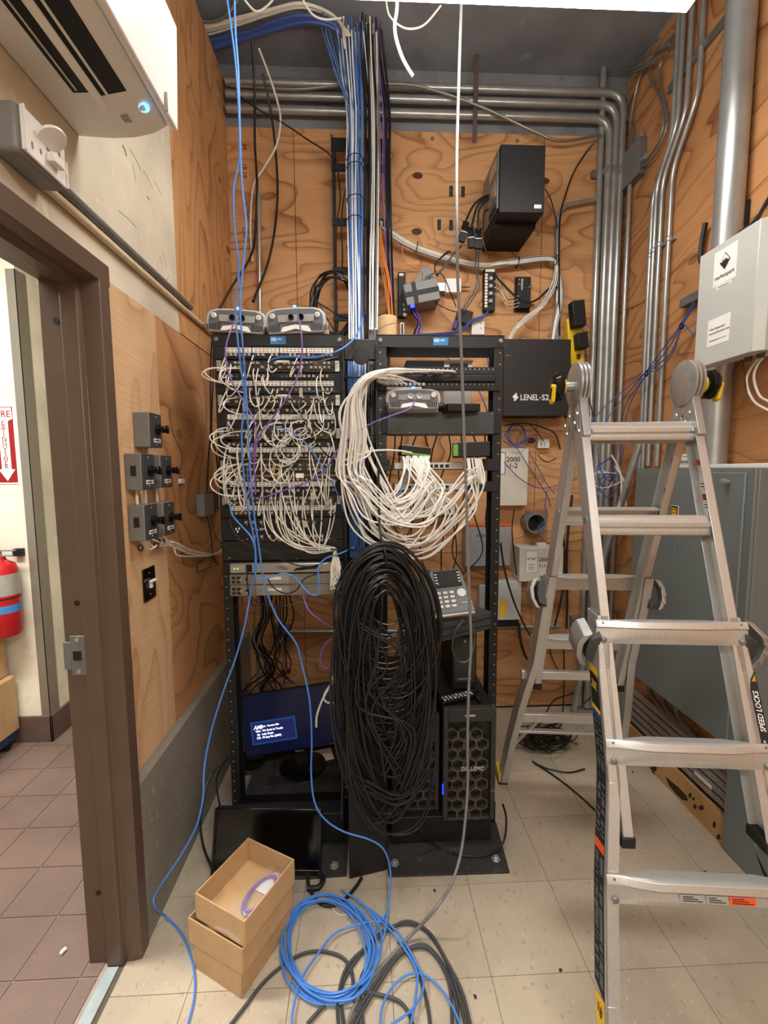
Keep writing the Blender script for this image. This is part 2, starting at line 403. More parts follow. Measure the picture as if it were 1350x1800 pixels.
# --- corridor floor of quarry tiles
fc = struct('floor_corridor', MB().bb(-3.4, -.80, -1.7, 4.2, -.10, -.004), M_qgrout)
q = onZ(102, 1609.6, 0)
tiles(fc, 'quarry_tile', M_quarry, q.x, q.y, .2, -2.0, -.835, .75, 3.1, .0022)
# --- back wall
wb = struct('wall_back', MB().bb(-.95, 1.75, 2.74, 2.9, 0, ZC+.02), M_concU)
xs1, xs2 = onY(520, 420, YB).x, onY(952, 420, YB).x
def sheet(par, x0, x1, y0, y1, z0, z1, m, bevel=.0015):
    return part('plywood_sheet', MB().bb(x0, x1, y0, y1, z0, z1), m, par, bevel)
ztop = onY(730, 231, YB).z; zs = ztop-2.44
for a, b in ((XL, xs1), (xs1, xs2), (xs2, XR)):
    sheet(wb, a+.0015, b-.0015, YB, 2.74, zs+.0015, ztop, M_plyB)
    sheet(wb, a+.0015, b-.0015, YB, 2.74, .012, zs-.0015, M_plyB2)
# plywood grade stencil at the left edge of the back wall
for k, (s, v) in enumerate((('84', 258), ('18 18', 300), ('1639', 352), ('CAF', 410))):
    p = onY(430, v, YB)
    text('stencil', s, .035, mat('stencil_ink', (120, 74, 40), .8), wb, frame((p.x, YB-.0006, p.z), (0, 0, -1), (1, 0, 0)))
# --- left wall
wl = struct('wall_left', MB().bb(-.875, -.785, 1.33, 2.76, 0, 3.62).bb(-.875, -.785, -1.7, 1.33, 2.115, 3.62).bb(-.875, -.785, -1.7, .28, 0, 2.115), M_cream)
yp, yu = onX(290, 900, XL).y, onX(303, 300, XL).y
zl = onX(300, 574, XL).z; zlt = onX(375, 90, XL).z
zko, zki = onX(290, 1319, XK).z, onX(290, 1296, XL).z
sheet(wl, -.785, XL, 1.36, yp-.001, zki+.001, zl, M_plyLp)
sheet(wl, -.785, XL, yp+.001, YB-.001, zki+.001, zl-.0015, M_plyLk)
sheet(wl, -.785, XL+.002, yu+.001, YB-.001, zl+.0015, zlt, M_plyLu)
part('drywall_sheet', MB().bb(-.785, XL-.002, .28, yu-.001, zl+.001, zlt).bb(-.785, XL-.002, -1.7, .28, 0, zlt), M_cream, wl)
sc = MB()
for (a, b, c) in (((228, 262), (248, 300), .0012), ((252, 300), (268, 330), .0008), ((232, 290), (238, 318), .0008), ((208, 370), (240, 400), .001), ((258, 345), (262, 352), .002),
                  ((286, 440), (292, 470), .0008), ((280, 450), (285, 466), .0008), ((272, 320), (284, 345), .0008), ((290, 500), (296, 486), .001), ((215, 255), (222, 275), .0025)):
    p, r = onX(*a, XL-.0018), onX(*b, XL-.0018); sc.tube([p, (p+r)/2+Vector((0, .004, .003)), r], c, 5)
parts('scuff_mark', sc, M_scuff, wl)
kb = struct('trim_1', MB().prism([(-.80, 0), (XK, 0), (XK, zko), (XL, zki), (-.785, zki), (-.80, zki)], -1.347, -YB, Matrix.Rotation(math.pi/2, 4, 'X')), M_conc, label='low concrete kerb along the foot of the plywood wall')
# --- right wall
wr = struct('wall_right', MB().bb(XR+.02, XR+.16, -1.7, 2.76, 0, ZC), M_conc)
sheet(wr, XR, XR+.02, 1.60, YB, .0, ZC-.05, M_plyR)
sheet(wr, XR, XR+.02, .38, 1.597, .0, ZC-.05, M_plyR)
sheet(wr, XR, XR+.02, -1.7, .377, .0, ZC-.05, M_plyR)
# chewed yellow base strip on the right
xs = 1.455; ba = MB(); nb = 26
def bz(y): return .125+.0015*math.sin(y*31)
vs = []
ya, ybb = 1.20, 2.70
for i in range(nb+1):
    y = ya+(ybb-ya)*i/nb
    vs += [(xs, y, .0), (xs, y, bz(y)), (xs+.018, y, bz(y)), (xs+.018, y, 0)]
fs = []
for i in range(nb):
    for k in range(4): fs.append((i*4+k, i*4+(k+1) % 4, (i+1)*4+(k+1) % 4, (i+1)*4+k))
fs += [(0, 1, 2, 3), (nb*4+3, nb*4+2, nb*4+1, nb*4)]
ba.add(vs, fs)
bsr = struct('baseboard_right', ba, M_ribb, label='yellow wooden base strip with rotten holes along the right wall')
ho = MB()
def hole(pts): ho.prism([(p.y, p.z) for p in (onX(u, v, xs) for u, v in pts)], xs-.0012, xs+.002, Matrix(((0, 0, 1, 0), (1, 0, 0, 0), (0, 1, 0, 0), (0, 0, 0, 1))))
hole([(1170, 1365), (1178, 1372), (1192, 1383), (1206, 1398), (1210, 1408), (1200, 1406), (1188, 1395), (1177, 1382)])
for (u, v, a, b) in ((1213, 1398, 3, 5), (1219, 1404, 2.5, 3), (1233, 1420, 5, 5), (1222, 1418, 3, 4), (1256, 1450, 3, 6), (1263, 1471, 4, 5), (1150, 1348, 6, 8), (1147, 1362, 4, 7), (1256, 1486, 4, 2)):
    hole([(u+a*math.cos(t*math.pi/3.5)*(.8+.4*rnd.random()), v+b*math.sin(t*math.pi/3.5)*(.8+.4*rnd.random())) for t in range(7)])
parts('rot_hole', ho, M_rot, bsr)
# --- ceiling and unseen walls that close the room
struct('ceiling', MB().bb(-3.4, 1.75, -1.8, 2.9, ZC, ZC+.12), M_ceil)
struct('ceiling_corridor', MB().bb(-3.4, -.875, -1.8, 4.2, 2.96, 3.06), M_cream2)
struct('wall_near', MB().bb(-3.4, 1.75, -1.84, -1.7, 0, ZC), M_cream)
# --- corridor beyond the door
cw = onZ(92, 1302, 0); XCn, YCn = cw.x, cw.y
struct('wall_corridor', MB().bb(-3.4, XCn, YCn, 4.2, 0, 2.97), M_cream2)
struct('wall_corridor_end', MB().bb(XCn, -.785, 4.1, 4.2, 0, 2.97).bb(-.875, -.80, 2.76, 4.2, 0, 2.97), M_cream2)
bb_ = struct('baseboard_corridor', MB().bb(-3.4, XCn+.012, YCn-.012, YCn+.001, 0, .155).bb(XCn-.001, XCn+.012, YCn-.012, 3.9, 0, .155), M_base, .003, 'brown tile base along the corridor wall')
jt = MB()
for k in range(6): x = XCn-.06-.2*k; jt.bb(x-.0015, x+.0015, YCn-.0128, YCn-.0115, 0, .155)
parts('joint', jt, M_grout, bb_)
cg = thing('corner_guard', 'stainless steel corner guard on the corridor wall edge', 'corner guard', (XCn, YCn, .155))
part('front_leg', MB().bb(XCn-.045, XCn+.003, YCn-.003, YCn, .155, 2.6), M_stain, cg)
part('side_leg', MB().bb(XCn, XCn+.003, YCn-.003, YCn+.075, .155, 2.6), M_stain, cg)
# --- door frame (no leaf in view)
prof = [(-.885, 1.36), (-.885, 1.298), (-.822, 1.298), (-.822, 1.284), (-.778, 1.284), (-.772, 1.298), (-.75, 1.298), (-.724, 1.304), (-.724, 1.352), (-.764, 1.356)]
d1 = struct('door_1', MB().bb(-.87, -.786, 1.3305, 1.352, 0, 2.1), M_brown, label='brown steel door frame with no door in it')
part('jamb', MB().prism(prof, 0, 2.075), M_brown, d1, .002)
headp = [(x, z) for x, z in [(-.885, 2.13), (-.885, 2.068), (-.822, 2.068), (-.822, 2.052), (-.778, 2.052), (-.772, 2.068), (-.75, 2.068), (-.724, 2.072), (-.724, 2.128), (-.764, 2.134)]]
part('head', MB().prism(headp, -.25, -1.358, Matrix.Rotation(math.pi/2, 4, 'X')), M_brown, d1, .002)
part('jamb', MB().prism([(x, .56-(y-1.284)) for x, y in prof][::-1], 0, 2.075, Matrix.Translation((0, -.28, 0))), M_brown, d1, .002)
pp = onY(130, 1115, 1.298)
zst = onY(140, 1152, 1.298).z
sp_ = part('strike_plate', MB().bb(-.868, -.826, 1.2945, 1.298, zst-.06, zst+.06).bb(-.889, -.868, 1.2945, 1.297, zst-.042, zst+.042), M_steelD, d1, .001)
part('latch_hole', MB().bb(-.862, -.838, 1.2935, 1.2946, zst-.014, zst+.014), M_port, sp_)
scw = MB()
for dz in (-.048, .048): scw.cyl((-.848, 1.2945, zst+dz), (-.848, 1.293, zst+dz), .006)
parts('screw', scw, M_steel, sp_)
hl = MB()
for v in (565, 1060, 1570):
    z = onY(158, v, 1.298).z; hl.lathe((-.842, 1.298, z), (0, -1, 0), [(.0085, -.001), (.0085, .0008), (.006, .0004), (.006, .001)], 16)
parts('silencer_hole', hl, M_blackM, d1)
struct('trim_2', MB().bb(-.822, -.785, -.6, 1.282, -.002, .004), mat('threshold_strip', (176, 190, 194), .4, .3, .1, 20), .001, 'pale worn threshold strip under the doorway')
# ================================================================ ceiling light
ZLT = 3.05
rc = onZ(1195, 38, ZLT); XE, YF = rc.x, rc.y
lt = thing('ceiling_light', 'long white strip light glowing overhead near the ceiling', 'light', (XE-.75, YF-.13, ZLT))
part('lens', MB().prism([(YF-.30, ZLT+.03), (YF-.27, ZLT), (YF-.03, ZLT), (YF, ZLT+.03), (YF, ZLT+.07), (YF-.30, ZLT+.07)], XE-1.34, XE, Matrix(((0, 0, 1, 0), (1, 0, 0, 0), (0, 1, 0, 0), (0, 0, 0, 1)))), M_lens, lt)
part('housing', MB().bb(XE-1.32, XE-.02, YF-.25, YF-.05, ZLT+.0705, ZLT+.11), M_lampW, lt, .003)
for x in (XE-1.1, XE-.2): part('hanger_wire', MB().cyl((x, YF-.15, ZLT+.11), (x, YF-.15, ZC), .0025), M_steelD, lt)
# ================================================================ ladder
OX, OY, PSI, DF, HH, DR = .8718, 1.441, -.1044, .6756, 1.8411, .6086
WI, WO, WP, Z0, SPC = .1594, .1762, .2128, .5225, .2863
ML = Matrix.Translation((OX, OY, 0)) @ Matrix.Rotation(PSI, 4, 'Z')
ld = thing('folding_ladder', 'aluminium folding ladder standing open in front of the grey cabinet', 'ladder', (OX, OY, 0))
def LY(z, front): return -DF*(1-z/HH) if front else DR*(1-z/HH)
def rail(pts, wx, wy):           # pts: (x,y,z) centre of front edge line; channel of wx by wy
    return pts
def channel(P, s, front, w=.026, dpt=.064, t=.0035):
    """C channel following points P (x,z); s=-1 left,+1 right; web on the outside"""
    mb = MB(ML); sg = 1 if front else -1
    for (xa, za), (xb, zb) in zip(P[:-1], P[1:]):
        for (o0, o1, q0, q1) in ((0, w, 0, t), (0, w, dpt-t, dpt), (w-t, w, 0, dpt)):
            vs = []
            for (x, z) in ((xa, za), (xb, zb)):
                y = LY(z, front)
                for (o, qd) in ((o0, q0), (o1, q0), (o1, q1), (o0, q1)): vs.append((x+s*o, y+sg*(qd-.01), z))
            mb.add(vs, [(0, 1, 5, 4), (1, 2, 6, 5), (2, 3, 7, 6), (3, 0, 4, 7), (3, 2, 1, 0), (4, 5, 6, 7)])
    return mb
def rung_i(z, front, w):        # ribbed flat rung of the inner section
    M = ML @ frame((0, LY(z, front), z), (1, 0, 0), (0, .18 if front else -.18, 1))
    mb = MB(M); sg = 1 if front else -1      # local: x along, y up, z towards the camera for frame (x,y) => n = x cross y = -Y
    k = 1 if front else -1
    prof = [(-.030, -.046), (-.030, -.004), (-.022, .000), (-.012, .000), (-.010, -.004), (-.006, .004), (.006, .006), (.010, .000), (.012, -.004), (.020, -.004), (.030, -.010), (.030, -.046), (.024, -.046), (.024, -.014), (-.024, -.012), (-.024, -.046)]
    prof = [(a, b*k) for a, b in prof]
    n = len(prof); vs = [(x, a, b) for x in (-w, w) for a, b in prof]
    fs = [(i, (i+1) % n, n+(i+1) % n, n+i) for i in range(n)]
    mb.add(vs, fs)
    return mb
def rung_o(z, front, w):        # outer-section rung with flattened, riveted ends
    M = ML @ frame((0, LY(z, front)-(.012 if front else -.012), z), (1, 0, 0), (0, .18 if front else -.18, 1))
    mb = MB(M); k = 1 if front else -1
    def pf(e):     # e: 0 flattened, 1 full
        d = .004+.016*e
        return [(-.032, 0), (-.032, .003), (-.020, .004+.3*d), (-.012, d*.75), (.010, d*.75), (.014, .004+d), (.030, d), (.033, d*.6), (.033, 0), (.033-.001, -.024*e-.002), (.026, -.024*e-.002), (.024, 0)]
    xs_ = [-w-.022, -w+.012, -w+.045, -w+.09, 0, w-.09, w-.045, w-.012, w+.022]; es = [0, 0, .5, 1, 1, 1, .5, 0, 0]
    vs = []; n = 12
    for x, e in zip(xs_, es): vs += [(x, a, b*k) for a, b in pf(e)]
    fs = []
    for i in range(len(xs_)-1):
        for j in range(n): fs.append((i*n+j, i*n+(j+1) % n, (i+1)*n+(j+1) % n, (i+1)*n+j))
    fs += [tuple(range(n-1, -1, -1)), tuple(range((len(xs_)-1)*n, len(xs_)*n))]
    mb.add(vs, fs); return mb
for front in (True, False):
    top = HH-.085
    for s in (-1, 1):
        rl = part('inner_rail', channel([(s*WI, .62), (s*WI, top)], s, front), M_alu, ld, .0008)
        yc0 = LY(.62, front); sg0 = 1 if front else -1
        part('rail_cap', MB(ML).bb(min(s*(WI-.004), s*(WI+.03)), max(s*(WI-.004), s*(WI+.03)), min(yc0-sg0*.013, yc0+sg0*.057), max(yc0-sg0*.013, yc0+sg0*.057), .598, .626), M_blackM, ld, .002)
        ey = MB(ML)
        for k in (2.0, 3.0, 4.0):
            z = Z0+SPC*k+.01; y = LY(z, front)+(.028 if front else -.028)
            ey.lathe((s*(WI+.026), y, z), (s, 0, 0), [(.013, 0), (.013, .0015), (.008, .0015), (.008, 0)], 16)
        parts('eyelet', ey, M_steel, rl)
        # flared outer rail
        P = [(s*(WI+.003), 1.135), (s*(WO-.004), 1.0), (s*(WO+.001), .74), (s*(WP-.002), .5), (s*(WP+.018), .30), (s*(WP+.036), .022)]
        orl = part('outer_rail', channel(P, s, front, .031, .074, .004), M_alu, ld, .0008)
        y0 = LY(0, front); xf = s*(WP+.036)
        ft = part('foot', MB(ML).bb(min(xf-s*.004, xf+s*.038), max(xf-s*.004, xf+s*.038), y0-.05, y0+.05, .006, .05), M_yel, ld, .004)
        part('rubber_pad', MB(ML).bb(min(xf-s*.006, xf+s*.04), max(xf-s*.006, xf+s*.04), y0-.053, y0+.053, 0, .009), M_blackM, ft)
        # speed lock
        zk = 1.055; yk = LY(zk, front); sg = 1 if front else -1
        fr = ML @ frame((s*(WI+.034), yk+sg*.028, zk), (s, 0, 0), (0, sg*-.36, 1))
        lk = part('lock_block', MB(fr).prism([(0, -.052), (.03, -.036), (.034, 0), (.03, .034), (0, .05)], -.032, .032), M_dgrey, ld, .003)
        pb = MB(fr)
        pb.prism([(.024, -.06), (.044, -.054), (.060, -.02), (.062, .022), (.05, .052), (.026, .06), (.034, .045), (.046, .02), (.045, -.018), (.034, -.044)], -.036, .036)
        part('lock_lever', pb, M_aluD, lk, .003)
        pin = MB(fr)
        for yy in (-.03, 0, .03): pin.cyl((.055-.006*abs(yy)/.03, yy, .036), (.055-.006*abs(yy)/.03, yy, .040), .006, n=10)
        parts('lever_pad', pin, M_steel, lk)
    # rungs
    for k in (3, 4): part('rung', rung_i(Z0+SPC*k, front, WI+.004), M_alu, ld, .0006)
    for k in ((0, 1, 2) if front else (1, 2)):
        w = WP+.004 if k == 0 else WO+.004+.006*(2-k)
        z = Z0+SPC*k
        r_ = part('rung', rung_o(z, front, w), M_alu, ld, .0006)
        rv = MB(ML)
        for s in (-1, 1):
            for dz in (-.019, .021):
                y = LY(z+dz, front)-(.0165 if front else -.0165)
                rv.lathe((s*(w+.004), y, z+dz), (0, -1 if front else 1, 0), [(.0085, 0), (.0075, .003), (.004, .005), (0, .0055)], 12)
        parts('rivet', rv, M_steelD, r_)
# the rear side has flat slats low down, the front one a bottom brace
for z, h in ((.645, .036), (.40, .04), (.315, .014)):
    w = WP+.02
    part('rung', MB(ML).bb(-w, w, LY(z, 0)-.012, LY(z, 0)+.012, z-h/2, z+h/2), M_alu, ld, .002)
for s in (-1, 1):
    part('diagonal_brace', MB(ML).cyl((s*(WP+.03), LY(.2, 0), .2), (s*(WP-.09), LY(.38, 0), .385), .009, n=8), M_alu, ld)
part('bottom_brace', MB(ML).bb(-WP-.05, WP+.05, LY(.235, 1)-.012, LY(.235, 1)+.002, .20, .255), M_alu, ld, .004)
part('brace_clip', MB(ML).bb(-WP-.02, -WP+.03, LY(.235, 1)-.016, LY(.235, 1)-.012, .20, .25), M_blackM, ld, .002)
# hinges
for s in (-1, 1):
    hx = s*(WI+.012); hz = HH-.02
    hd = MB(ML)
    for dx in (-.012, .0, .012):
        hd.lathe((hx+dx-.0045, 0, hz), (1, 0, 0), [(.070, 0), (.072, .001), (.072, .008), (.070, .009)], 28)
    h_ = parts('hinge_disc', hd, M_aluD, ld)[0]
    for front in (True, False):
        M2 = ML @ frame((hx, 0, hz), (0, -DF if front else DR, -HH), (s, 0, 0))
        pl = MB(M2); pl.prism([(.0, -.012), (.19, -.012), (.19, .012), (0, .012)], -.030, .030)
        part('hinge_arm', pl, M_aluD, ld, .002)
        rv = MB(ML)
        for q, dy in ((.105, -.014), (.135, .016), (.165, -.014)):
            dirv = Vector((0, -DF if front else DR, -HH)).normalized(); c = Vector((0, 0, hz))+dirv*q
            rv.lathe((hx+s*.0185, c.y+dy, c.z), (s, 0, 0), [(.007, 0), (.006, .004), (0, .005)], 10)
            rv.lathe((hx-s*.0185, c.y+dy, c.z), (-s, 0, 0), [(.007, 0), (.006, .004), (0, .005)], 10)
        parts('hinge_rivet', rv, M_steel, h_)
    part('hinge_pin', MB(ML).cyl((hx+s*.016, 0, hz-.005), (hx+s*.046, 0, hz-.005), .016), M_steel, ld)
    part('knob_collar', MB(ML).lathe((hx+s*.044, 0, hz-.005), (s, 0, 0), [(.022, 0), (.026, .002), (.026, .007), (.02, .008)], 20), M_yel, ld)
    kb_ = part('hinge_knob', MB(ML).lathe((hx+s*.052, 0, hz-.005), (s, 0, 0), [(.030, 0), (.046, .004), (.049, .018), (.040, .030), (0, .031)], 10), M_blackG, ld)
    yk = MB(ML @ frame((hx+s*.086, -.014, hz-.03), (0, -1, -.35), (0, .3, -1)))
    yk.prism([(-.014, -.03), (.014, -.03), (.017, .02), (0, .034), (-.017, .02)], -.006*s, .006*s)
    part('knob_release', yk, M_yel, kb_, .003)
    part('release_slot', MB(ML @ frame((hx+s*.093, -.014, hz-.03), (0, -1, -.35), (0, .3, -1))).prism([(-.006, -.02), (.006, -.02), (.006, .016), (-.006, .016)], -.001, .001), M_print, kb_)
    if s > 0:
        pass
# stickers on the ladder
def on_rail(x, z, front=True, off=0.0, dy=0.0): return Vector((x, LY(z, front)+off+dy, z))
slope = Vector((0, DF/HH, 1)).normalized()
# long warning label on the outside of the left front outer rail (the web faces -x)
xw = -(WI+.003)
def web(z):      # outer face x of the left flared rail
    P = [(1.135, WI+.003), (1.0, WO-.004), (.74, WO+.001), (.5, WP-.002), (.30, WP+.018), (.022, WP+.036)]
    for (za, a), (zb, b) in zip(P[:-1], P[1:]):
        if zb <= z <= za: return -(b+(a-b)*(z-zb)/(za-zb)+.031)-.0006
    return -(WP+.07)
def strip(z0, z1, d0, d1, mt, name, par, e=.0002, skew=.0):
    mb = MB(ML); n = max(1, int((z0-z1)/.05)); vs = []
    for i in range(n+1):
        z = z0+(z1-z0)*i/n
        vs += [(web(z)-e, LY(z, 1)-.01+d0, z), (web(z-skew)-e, LY(z-skew, 1)-.01+d1, z-skew)]
    mb.add(vs, [(2*i, 2*i+1, 2*i+3, 2*i+2) for i in range(n)]); return part(name, mb, mt, par)
wl_ = strip(.975, .295, .012, .068, M_print, 'warning_label', ld)
strip(.995, .972, .012, .068, M_yelT, 'label_band', ld)
strip(.893, .882, .013, .067, M_yelT, 'label_band', ld, .0005)
strip(.880, .868, .013, .067, mat('label_blue', (40, 76, 150), .5), 'label_band', ld, .0005)
strip(.296, .235, .012, .068, M_yelT, 'capacity_sticker', ld, .0004, .02)
strip(.595, .575, .013, .067, M_org, 'label_band', ld, .0005, .01)
lines = MB(ML); rr = random.Random(3)
z = .862
while z > .31:
    for (a, b) in ((.016, .038), (.042, .065)):
        if rr.random() < .8 and not (.57 < z < .605):
            n = z-.0022
            lines.add([(web(z)-.0011, LY(z, 1)-.01+a, z), (web(z)-.0011, LY(z, 1)-.01+b*(.75+.25*rr.random()), z), (web(n)-.0011, LY(n, 1)-.01+b*(.75+.25*rr.random()), n), (web(n)-.0011, LY(n, 1)-.01+a, n)], [(0, 1, 2, 3)])
    z -= rr.choice((.006, .006, .012))
part('label_print', lines, M_silvT, wl_, kind='stuff')
Mw = ML @ frame((web(.945)-.0012, LY(.945, 1)+.030, .945), (0, -1, 0), (0, DF/HH, 1))
text('label_text', '300.', .032, M_yelT, wl_, Mw, .0001, .72)
Mw = ML @ frame((web(.26)-.0022, LY(.26, 1)+.030, .258), (0, -1, 0), (0, DF/HH, 1))
text('label_text', '18', .034, M_print, wl_, Mw, .0001, .8)
# SPEED LOCKS sticker on the right front outer rail's front flange
xr0 = WO+.012; zt, zb_ = .985, .80
def frt(x, z, e=.0142): return Vector((x, LY(z, 1)-e, z))
def rx(z): return WO+.017+.006*(.99-z)/.2
sl = MB(ML); sl.add([frt(rx(.985)-.004, .985, .0112), frt(rx(.99)+.011, 1.005, .0112), frt(rx(.8)+.012, .795, .0112), frt(rx(.8)-.010, .795, .0112), frt(rx(.95)-.010, .96, .0112)], [(4, 3, 2, 1, 0)])
sk = part('speed_sticker', sl, M_print, ld)
tm = ML @ frame(frt(rx(.91)+.002, .910, .0118), (-.03, DF/HH, 1), (-1, 0, 0))
text('sticker_text', 'SPEED LOCKS', .019, M_printW, sk, tm, .0001, .86, shear=.25)
tm = ML @ frame(frt(rx(.82)-.001, .823, .0118), (-.03, DF/HH, 1), (-1, 0, 0))
text('sticker_text', 'CAST ALUMINUM', .0075, M_printW, sk, tm, .0001, .8)
part('sticker_triangle', MB(ML).add([frt(rx(.98)+.009, .998, .0117), frt(rx(.98)+.009, .98, .0117), frt(rx(.98)-.003, .98, .0117)], [(0, 1, 2), (2, 1, 0)]), M_yelT, sk)
# instruction stickers on the inside webs of the right rails
def inside(z, d, front, e=0): return Vector((WI+.0222-e, LY(z, front)+(d if front else -d), z))
for front, zt_ in ((True, 1.575), (False, 1.585)):
    for za, zb2, mt in ((zt_, zt_-.018, M_org), (zt_-.105, zt_-.125, M_org)):
        part('warning_sticker', MB(ML).add([inside(za, .004, front), inside(za, .046, front), inside(zb2, .046, front), inside(zb2, .004, front)], [(0, 1, 2, 3), (3, 2, 1, 0)]), mt, ld)
    base = part('grey_sticker', MB(ML).add([inside(zt_+.002, .002, front, -.0004), inside(zt_+.002, .048, front, -.0004), inside(zt_-.26, .048, front, -.0004), inside(zt_-.26, .002, front, -.0004)], [(0, 1, 2, 3), (3, 2, 1, 0)]), M_silvT, ld)
    for zc, up in ((zt_-.045, 1), (zt_-.225, -1)):
        shp = [(-.006, -.018), (.006, -.018), (.006, .002), (.015, .002), (0, .022), (-.015, .002), (-.006, .002)]
        vs = [inside(zc+up*b, .026+a, front, .0006) for a, b in shp]
        part('sticker_arrow', MB(ML).add(vs, [tuple(range(7)), tuple(range(6, -1, -1))]), M_printW, base)
    ln = MB(ML)
    for i in range(13):
        za = zt_-.073-.0085*i-(.012 if i > 2 else 0)-(.008 if i > 7 else 0)
        a, b = inside(za, .012, front, .0006), inside(za, .042-.01*(i % 3 == 2), front, .0006)
        c, d = inside(za-.003, .042-.01*(i % 3 == 2), front, .0006), inside(za-.003, .012, front, .0006)
        if i > 2 or i < 3: ln.add([a, b, c, d], [(0, 1, 2, 3), (3, 2, 1, 0)])
    part('sticker_print', ln, M_print, base, kind='stuff')
zq = 1.40
part('code_sticker', MB(ML).add([inside(zq, .004, 0, .0003), inside(zq, .044, 0, .0003), inside(zq-.07, .044, 0, .0003), inside(zq-.07, .004, 0, .0003)], [(0, 1, 2, 3), (3, 2, 1, 0)]), M_print, ld)
# small print and orange notice on the lowest front rung
zz = Z0
def onr(x, dz, e=.0312): return Vector((x, LY(zz+dz, 1)-e, zz+dz))
for x0, x1, mt, nm in ((-.075, -.018, M_silvT, 'rating_sticker'), (-.015, .035, M_silvT, 'rating_sticker'), (.038, .098, M_org, 'notice_sticker')):
    k_ = part(nm, MB(ML).add([onr(x0, -.006), onr(x1, -.006), onr(x1, .0095), onr(x0, .0095)], [(0, 1, 2, 3)]), mt, ld)
    pr = MB(ML)
    for i in range(3):
        dz = -.003+.004*i; pr.add([onr(x0+.006, dz, .0318), onr(x1-.006-.01*i, dz, .0318), onr(x1-.006-.01*i, dz+.0018, .0318), onr(x0+.006, dz+.0018, .0318)], [(0, 1, 2, 3)])
    part('sticker_print', pr, M_print, k_, kind='stuff')
# ================================================================ right wall: conduits, pipe, enclosures
def cx(u, v, X): return onX(u, v, X)
YH = 2.665
grp = 'galvanised conduits crossing the top of the back wall'
wh = ('topmost', 'middle', 'lowest')
for k, (v, xe) in enumerate(((153, 1.482), (175, 1.446), (200, 1.410))):
    z = onY(730, v, YH).z
    pipe('conduit', [(-.74, YH, z), (xe, YH, z), (xe, YH, .02)], .0205, M_emt, 'galvanised conduit, %s of the three running along the back wall under the ceiling' % wh[k], group=grp, bend=.10)
pipe('conduit', [(1.374, 2.69, ZC), (1.374, 2.69, .02)], .0175, M_emt, 'straight galvanised conduit leftmost of the upright ones in the far right corner')
st = MB()
for (x, v) in ((1.41, 430), (1.446, 420), (1.482, 405)): z = onY(1070, v, YH).z; st.bb(x-.028, x+.028, YH-.026, YH+.03, z-.012, z+.012)
fr_ = thing('strut_channel', 'short steel strut channel clamping the corner conduits', 'bracket', (1.44, 2.70, onY(1070, 300, YH).z))
zc_ = onY(1070, 300, YH).z
part('channel', MB().bb(1.33, 1.52, 2.692, 2.715, zc_-.02, zc_+.02), M_steelD, fr_, .002)
parts('clamp', MB().bb(1.385, 1.395, 2.63, 2.70, zc_-.014, zc_+.014).bb(1.425, 1.431, 2.63, 2.70, zc_-.014, zc_+.014).bb(1.461, 1.467, 2.63, 2.70, zc_-.014, zc_+.014), M_steel, fr_, .001)
# thin upright conduit on the right wall, with its junction box and flexible whips
a, b = cx(1107, 330, 1.50), cx(1101, 740, 1.50)
zj = cx(1107, 322, 1.50).z
pipe('conduit', [(1.50, a.y, .3), (1.50, a.y, zj)], .0115, M_emt, 'single thin upright conduit below the small junction box on the right wall')
y0, y1, z0, z1 = rectX(1088, 262, 1122, 322, 1.485)
jb = thing('junction_box', 'small square galvanised junction box high on the right wall', 'junction box', (1.5, (y0+y1)/2, z0))
part('body', MB().bb(1.488, 1.5295, y0, y1, z0, z1), M_steelD, jb, .002)
part('cover', MB().bb(1.4845, 1.4885, y0-.002, y1+.002, z0-.002, z1+.002), M_grey, jb, .001)
parts('cover_screw', MB().cyl((1.4845, y0+.012, z1-.012), (1.482, y0+.012, z1-.012), .005).cyl((1.4845, y1-.012, z0+.012), (1.482, y1-.012, z0+.012), .005), M_steel, jb)
parts('connector', MB().cyl((1.508, y0+.02, z1), (1.508, y0+.02, z1+.03), .014).cyl((1.508, y1-.02, z1), (1.508, y1-.02, z1+.03), .014).cyl((1.508, y0, z0+.07), (1.508, y0-.03, z0+.065), .014), M_steel, jb)
whips = [[(1112, 262), (1108, 218), (1125, 135), (1163, 85), (1192, 52)], [(1117, 262), (1112, 225), (1100, 195), (1112, 165)],
         [(1120, 290), (1142, 275), (1164, 230), (1164, 182), (1142, 130), (1158, 92), (1184, 66)], [(1120, 298), (1150, 274), (1171, 225), (1168, 182), (1158, 130), (1168, 96), (1186, 70)]]
wl4 = ('leftmost flexible metal whip rising from the junction box to the ceiling', 'short flexible metal whip looping above the junction box', 'flexible metal whip, the inner of two curving around the junction box', 'flexible metal whip, the outer of two curving around the junction box')
for w, l in zip(whips, wl4): cable('flexible_conduit', [cx(u, v, 1.50) for u, v in w], .0062, M_flex, l, 'conduit', 'flexible whips by the junction box', n=8)
tw = [[(1112, 108), (1130, 88), (1160, 68)], [(1104, 118), (1135, 100), (1176, 78)], [(1102, 125), (1140, 110), (1172, 92)], [(1100, 134), (1125, 122), (1150, 108)]]
for k, w in enumerate(tw): cable('flexible_conduit', [cx(u, v, 1.46) for u, v in w], .006, M_flex, 'flexible metal conduit, number %s from the top, fanning out of the dark ceiling corner' % ('one', 'two', 'three', 'four')[k], 'conduit', 'flexible conduits in the ceiling corner', n=8)
